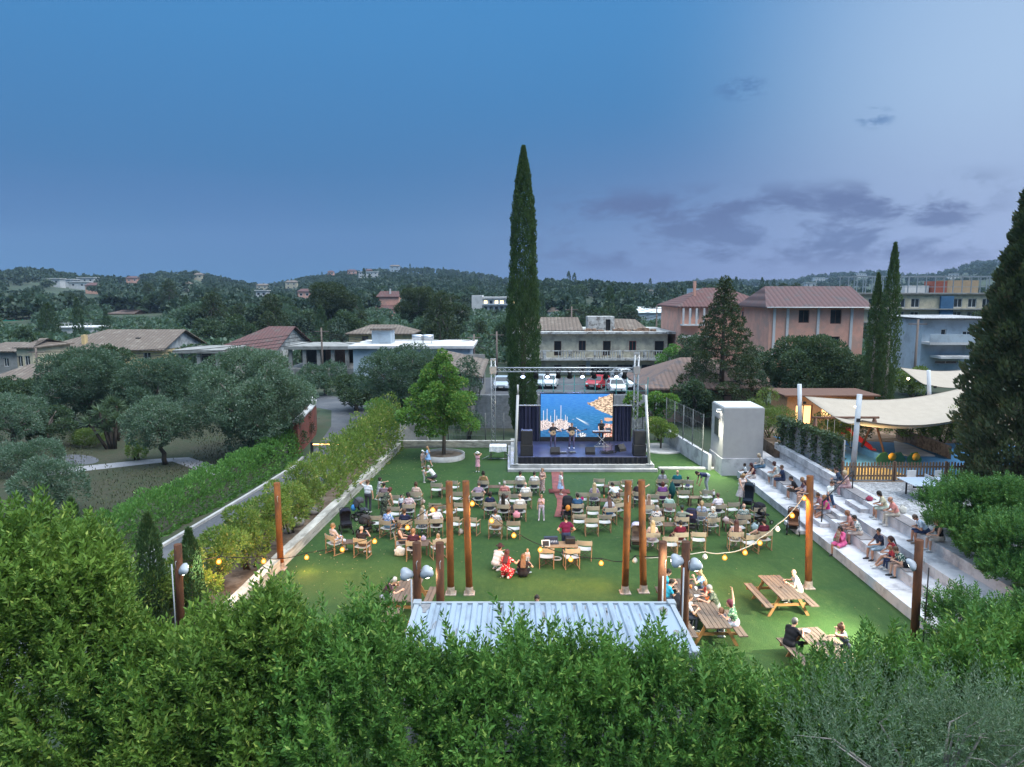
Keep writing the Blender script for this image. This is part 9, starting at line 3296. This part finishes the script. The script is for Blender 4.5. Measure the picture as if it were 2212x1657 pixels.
person((nx - .78,ny + .35,0),-80,'bench','person in white at the near left bench, mostly behind the rusty post',top=(.52,.52,.56),hair=HB,res=.014)
person((nx + .80,ny - .15,0),62,'bench','woman with dark red hair in a leafy blouse raising her right hand',top=(.05,.13,.08),pat='floral',col2=(.35,.42,.30),pants=(.40,.48,.60),ppat='floral',pcol2=(.7,.4,.45),hair=(.09,.015,.03),hs='bob',female=True,hands=(None,(.50,.25,1.45)),head=(20,0),res=.014)
person((nx + .48,ny - .15,.12),40,'bench','small brown haired child leaning beside the woman with the raised hand',top=(.20,.18,.22),pants=(.05,.05,.07),hair=(.16,.08,.05),hs='bob',s=.66,res=.013,lean=24)
person((tpB.x - .80,tpB.y + .10,0),-60,'bench','grey haired man in a black vest over a pale blue shirt, seen from behind',top=(.014,.014,.018),pants=BLKC,hair=(.12,.115,.11),hs='short',hands=(None,(.10,.50,.80)),head=(-10,0),res=.013,chub=1.12,sleeve='short')
person((tpB.x + .82,tpB.y - .25,0),70,'bench','woman with pinned brown hair and a bare back at the lower right table',top=(.06,.07,.10),pants=(.03,.03,.04),hair=(.13,.06,.035),hs='bun',sleeve='none',female=True,hands=((-.03,.34,1.10),None),head=(10,8),res=.013)
# --- on the terrace steps, facing the stage or the lawn on the left
def step_person(x,y,z,deg,label,tread=-.41,**kw):
 s = kw.get('s',1.0)
 zz = z + .02 - .415 * s
 return person((x,y,zz),deg,kw.pop('pose','step'),label,ground=(z + tread - zz),**kw)

step_person(13.75,40.8,.40,80,'boy in a white shirt on the lowest step against the booth',top=(.60,.64,.68),pants=BLKC,leg='shorts',skin=SKIND,hair=HD,hs='crop',s=.68,lean=6)
step_person(13.95,39.9,.40,86,'woman with long dark red hair on the lowest step, legs stretched to the grass',top=(.08,.02,.03),pants=(.48,.42,.40),leg='bare',hair=(.05,.015,.02),hs='long',female=True,sleeve='none',feet=((-.1,.72,.07),(.12,.70,.07)),hands=((-.12,.45,.60),(.05,.45,.60)))
step_person(14.75,40.7,.80,80,'woman in a sand coloured headscarf and blue jeans by the booth',top=(.40,.36,.33),pants=(.09,.16,.24),hair=(.36,.30,.22),hs='bob',female=True,sleeve='long',lean=22,head=(0,14),feet=((-.1,.66,.10),(.1,.62,.10)))
step_person(14.75,38.5,.80,60,'woman in a pale grey dress with shoulder length dark hair',top=(.42,.46,.46),pants=(.40,.44,.44),leg='bare',skirt=('knee',.2),hair=(.05,.02,.02),hs='bob',female=True,skin=SKINT,sleeve='none')
step_person(14.78,37.7,.80,72,'man in a navy shirt and navy shorts beside the woman in grey',top=(.02,.03,.07),pants=(.022,.03,.07),leg='shorts',hair=HB,hs='crop',skin=SKINT,lean=8,head=(12,0))
step_person(14.70,35.6,.80,74,'man in black leaning forward with joined hands on the steps',top=(.018,.018,.022),pants=(.07,.06,.05),leg='shorts',hair=HD,hs='crop',skin=SKINT,lean=30)
step_person(14.95,35.15,.80,74,'fair haired woman half hidden behind the man in black',top=(.09,.05,.07),hair=(.24,.14,.08),hs='long',female=True,head=(-20,0))
step_person(14.78,34.5,.80,76,'woman with long dark hair in a pink top, dark shorts and white shoes',top=(.48,.38,.42),pants=(.07,.012,.03),leg='bare',hair=(.07,.03,.03),hs='long',female=True,shoes=(.62,.62,.64),lean=10)
step_person(14.70,32.0,.80,80,'woman in a bright magenta top half hidden by the tall post, legs stretched out',top=(.50,.03,.20),pants=(.28,.30,.36),leg='bare',hair=(.26,.13,.06),hs='bob',female=True,sleeve='none',feet=((-.1,.76,.07),(.14,.70,.07)),skin=SKINT,chub=1.12)
step_person(14.72,32.55,.80,84,'dark haired person next to the magenta top, behind the tall post',top=(.36,.18,.20),pants=(.2,.2,.25),leg='shorts',hair=HB,skin=SKINT,lean=24,head=(10,10))
g_ = CG('S',1900,1010,.80)
person((14.9,g_.y + .3,.605),-150,'walk','man in a white shirt and blue shorts climbing down the steps',top=(.58,.64,.64),pants=(.035,.065,.13),leg='shorts',shoes=(.65,.66,.68),hair=HB,hs='crop',ground=(0.0,.0),head=(0,20))
step_person(16.25,34.1,1.62,74,'man in dark blue at the top of the steps by the fence',top=(.04,.06,.10),pants=(.03,.035,.06),hair=HD,sleeve='long',lean=24)
step_person(16.25,33.35,1.62,66,'fair haired woman in a pink flowered blouse at the top of the steps',top=(.48,.28,.28),pat='floral',col2=(.55,.45,.42),pants=(.45,.30,.32),hair=(.46,.36,.24),hs='bob',female=True,lean=18)
step_person(13.95,28.9,.40,120,'woman in a pink dress on the lowest step holding a baby to her face',top=(.52,.10,.24),pants=(.52,.10,.24),leg='bare',skirt=('knee',.2),skin=SKINT,hair=HD,hs='tail',female=True,sleeve='long',hands=((-.06,.28,.95),(.10,.28,.80)),shoes=(.03,.03,.035),res=.014,head=(6,6))
o = person((13.95 - .26,28.9 - .15,.40 + .12),120,'stand','baby in beige held up by the woman in a pink dress',top=(.36,.28,.22),pants=(.36,.30,.26),hair=HB,s=.38,res=.011)
step_person(14.72,29.0,.80,70,'man in a white shirt with a bold green leaf print and pale shorts',top=(.52,.55,.56),pat='floral',col2=(.03,.10,.11),pants=(.44,.38,.35),leg='shorts',hair=HD,skin=SKINT,lean=20,shoes=(.12,.07,.06),res=.014,chub=1.1,head=(20,8))
step_person(14.78,29.7,.80,72,'red haired person half hidden behind the green leaf print shirt',top=(.40,.20,.18),pants=(.3,.2,.18),leg='shorts',hair=(.20,.10,.06),hs='bob',female=True,skin=SKINT,lean=24,res=.014)
step_person(14.72,27.3,.80,96,'man in a dark navy shirt and dark shorts looking at the camera',top=(.02,.025,.05),pat='floral',col2=(.05,.06,.10),pants=(.30,.40,.50),leg='shorts',hair=HD,hs='crop',skin=SKINT,lean=10,shoes=(.025,.02,.025),res=.014,head=(28,0),glasses=True)
step_person(14.80,26.4,.80,86,'dark haired woman in red leaning against the man in the dark green shirt',top=(.26,.03,.04),pants=(.03,.05,.13),leg='bare',hair=(.05,.025,.022),hs='tail',female=True,skin=SKINT,feet=((-.12,.74,.10),(.12,.66,.07)),shoes=(.5,.5,.5),res=.014)
step_person(14.60,26.0,.80,80,'child in red and navy with fair hair between two adults on the steps',top=(.36,.04,.05),pants=(.025,.035,.09),hair=(.22,.13,.08),hs='bob',s=.76,female=True,res=.013,lean=24,tread=-.3)
step_person(14.72,25.5,.80,84,'man in a dark green shirt with white leaves and black flip-flops',top=(.015,.07,.06),pat='floral',col2=(.55,.58,.54),pants=(.36,.24,.20),leg='shorts',hair=HB,lean=34,skin=SKIN,shoes=(.03,.025,.025),res=.014,chub=1.12,head=(0,10))
step_person(16.25,29.9,1.62,72,'woman with short black hair in pale yellow reading at the top step',top=(.48,.46,.34),pants=(.36,.44,.40),leg='shorts',hair=HD,hs='bob',female=True,lean=24,head=(0,22),skin=SKINT,res=.014,tread=-.42)
step_person(16.22,29.0,1.62,76,'bald man in a salmon shirt and beige trousers at the top step',top=(.55,.24,.22),pants=(.44,.42,.38),hair=(.2,.12,.1),hs='bald',lean=22,head=(0,14),skin=SKINT,res=.014,chub=1.12)
step_person(16.25,26.9,1.62,78,'man in a light blue shirt bent forward at the top step',top=(.42,.54,.70),pants=(.03,.05,.12),leg='shorts',hair=(.12,.09,.08),hs='crop',lean=38,head=(0,24),skin=SKINT,shoes=(.2,.15,.12),res=.014,chub=1.1)
step_person(16.30,26.0,1.62,80,'woman in a black vest and straw hat beside the leafy shrub',top=(.02,.02,.025),pants=(.44,.40,.38),leg='shorts',hair=(.25,.15,.09),hs='bob',female=True,sleeve='none',hat=('brim',(.36,.25,.14)),res=.014)
# --- musicians
def lute(o_loc,deg,label):
 root = empty('lute',o_loc,R(deg),label,'instrument')
 root.rotation_euler = (R(8),R(-14),R(deg))
 MB().lathe([(.002,-.10),(.10,-.085),(.155,-.03),(.165,.0)],n=16).build('bowl',mat('striped lute wood',(.30,.14,.06),.4,.2,6),root).matrix_basis = Matrix.Rotation(R(90),4,'X') @ Matrix.Scale(1.25,4,(1,0,0))
 MB().lathe([(.002,.003),(.165,.002)],n=20).build('soundboard',mat('pale lute top',(.55,.42,.28),.45,.06,4),root).matrix_basis = Matrix.Rotation(R(90),4,'X') @ Matrix.Scale(1.25,4,(1,0,0))
 MB().lathe([(.002,.006),(.04,.006)],n=14).build('soundhole',M_BLK,root).matrix_basis = Matrix.Translation((.03,-.002,0)) @ Matrix.Rotation(R(90),4,'X')
 MB().box(.18,.83,-.022,-.002,-.02,.02).box(.831,.99,-.02,.012,-.032,.032).build('neck',mat('dark fretboard',(.06,.035,.025),.4,.1,4),root)

for (px,py,y,lab,ll,tc) in ((1194.6,968,45.0,'left musician in black playing a long necked lute on the stage','long necked lute held by the left musician',0),(1235,967,45.0,'middle musician in black playing a long necked lute on the stage','long necked lute held by the middle musician',0)):
 p = O(px,py,45.6)
 person((p.x,45.6,.861),176,'stand',lab,top=(.03,.03,.036),pants=(.10,.09,.17),shoes=(.6,.6,.62),hair=HB,hs='crop',hands=((-.50,.20,1.24),(.12,.24,1.08)),feet=((-.14,.02,.07),(.16,.0,.07)),head=(-6,6))
 lute((p.x - .02,45.6 - .27,.861 + 1.10),0,ll)
p = O(1300,966,46.9)
person((5.98,46.85,.861),180,'stand','musician in black standing behind the keyboard',top=(.02,.02,.024),pants=(.03,.03,.04),shoes=(.6,.6,.62),hair=(.12,.09,.08),hs='crop',hands=((-.2,.46,1.06),(.2,.46,1.06)),head=(0,16),beard=(.2,.17,.15))

# ------------------------------------------------------------------ evening air between the viewer and the hills
def haze():
 m = bpy.data.materials.new('haze')
 m.use_nodes = True
 t = NT(m.node_tree)
 t.n.clear()
 out = t.add('ShaderNodeOutputMaterial')
 v = t.add('ShaderNodeVolumePrincipled')
 v.inputs['Color'].default_value = (.50,.72,1.0,1)
 v.inputs['Density'].default_value = .00015
 v.inputs['Anisotropy'].default_value = 0.0
 t.l.new(v.outputs[0],out.inputs['Volume'])
 tag(MB().box(-1500,1500,-40,1750,-8,150).build('haze',m),kind='stuff')

haze()
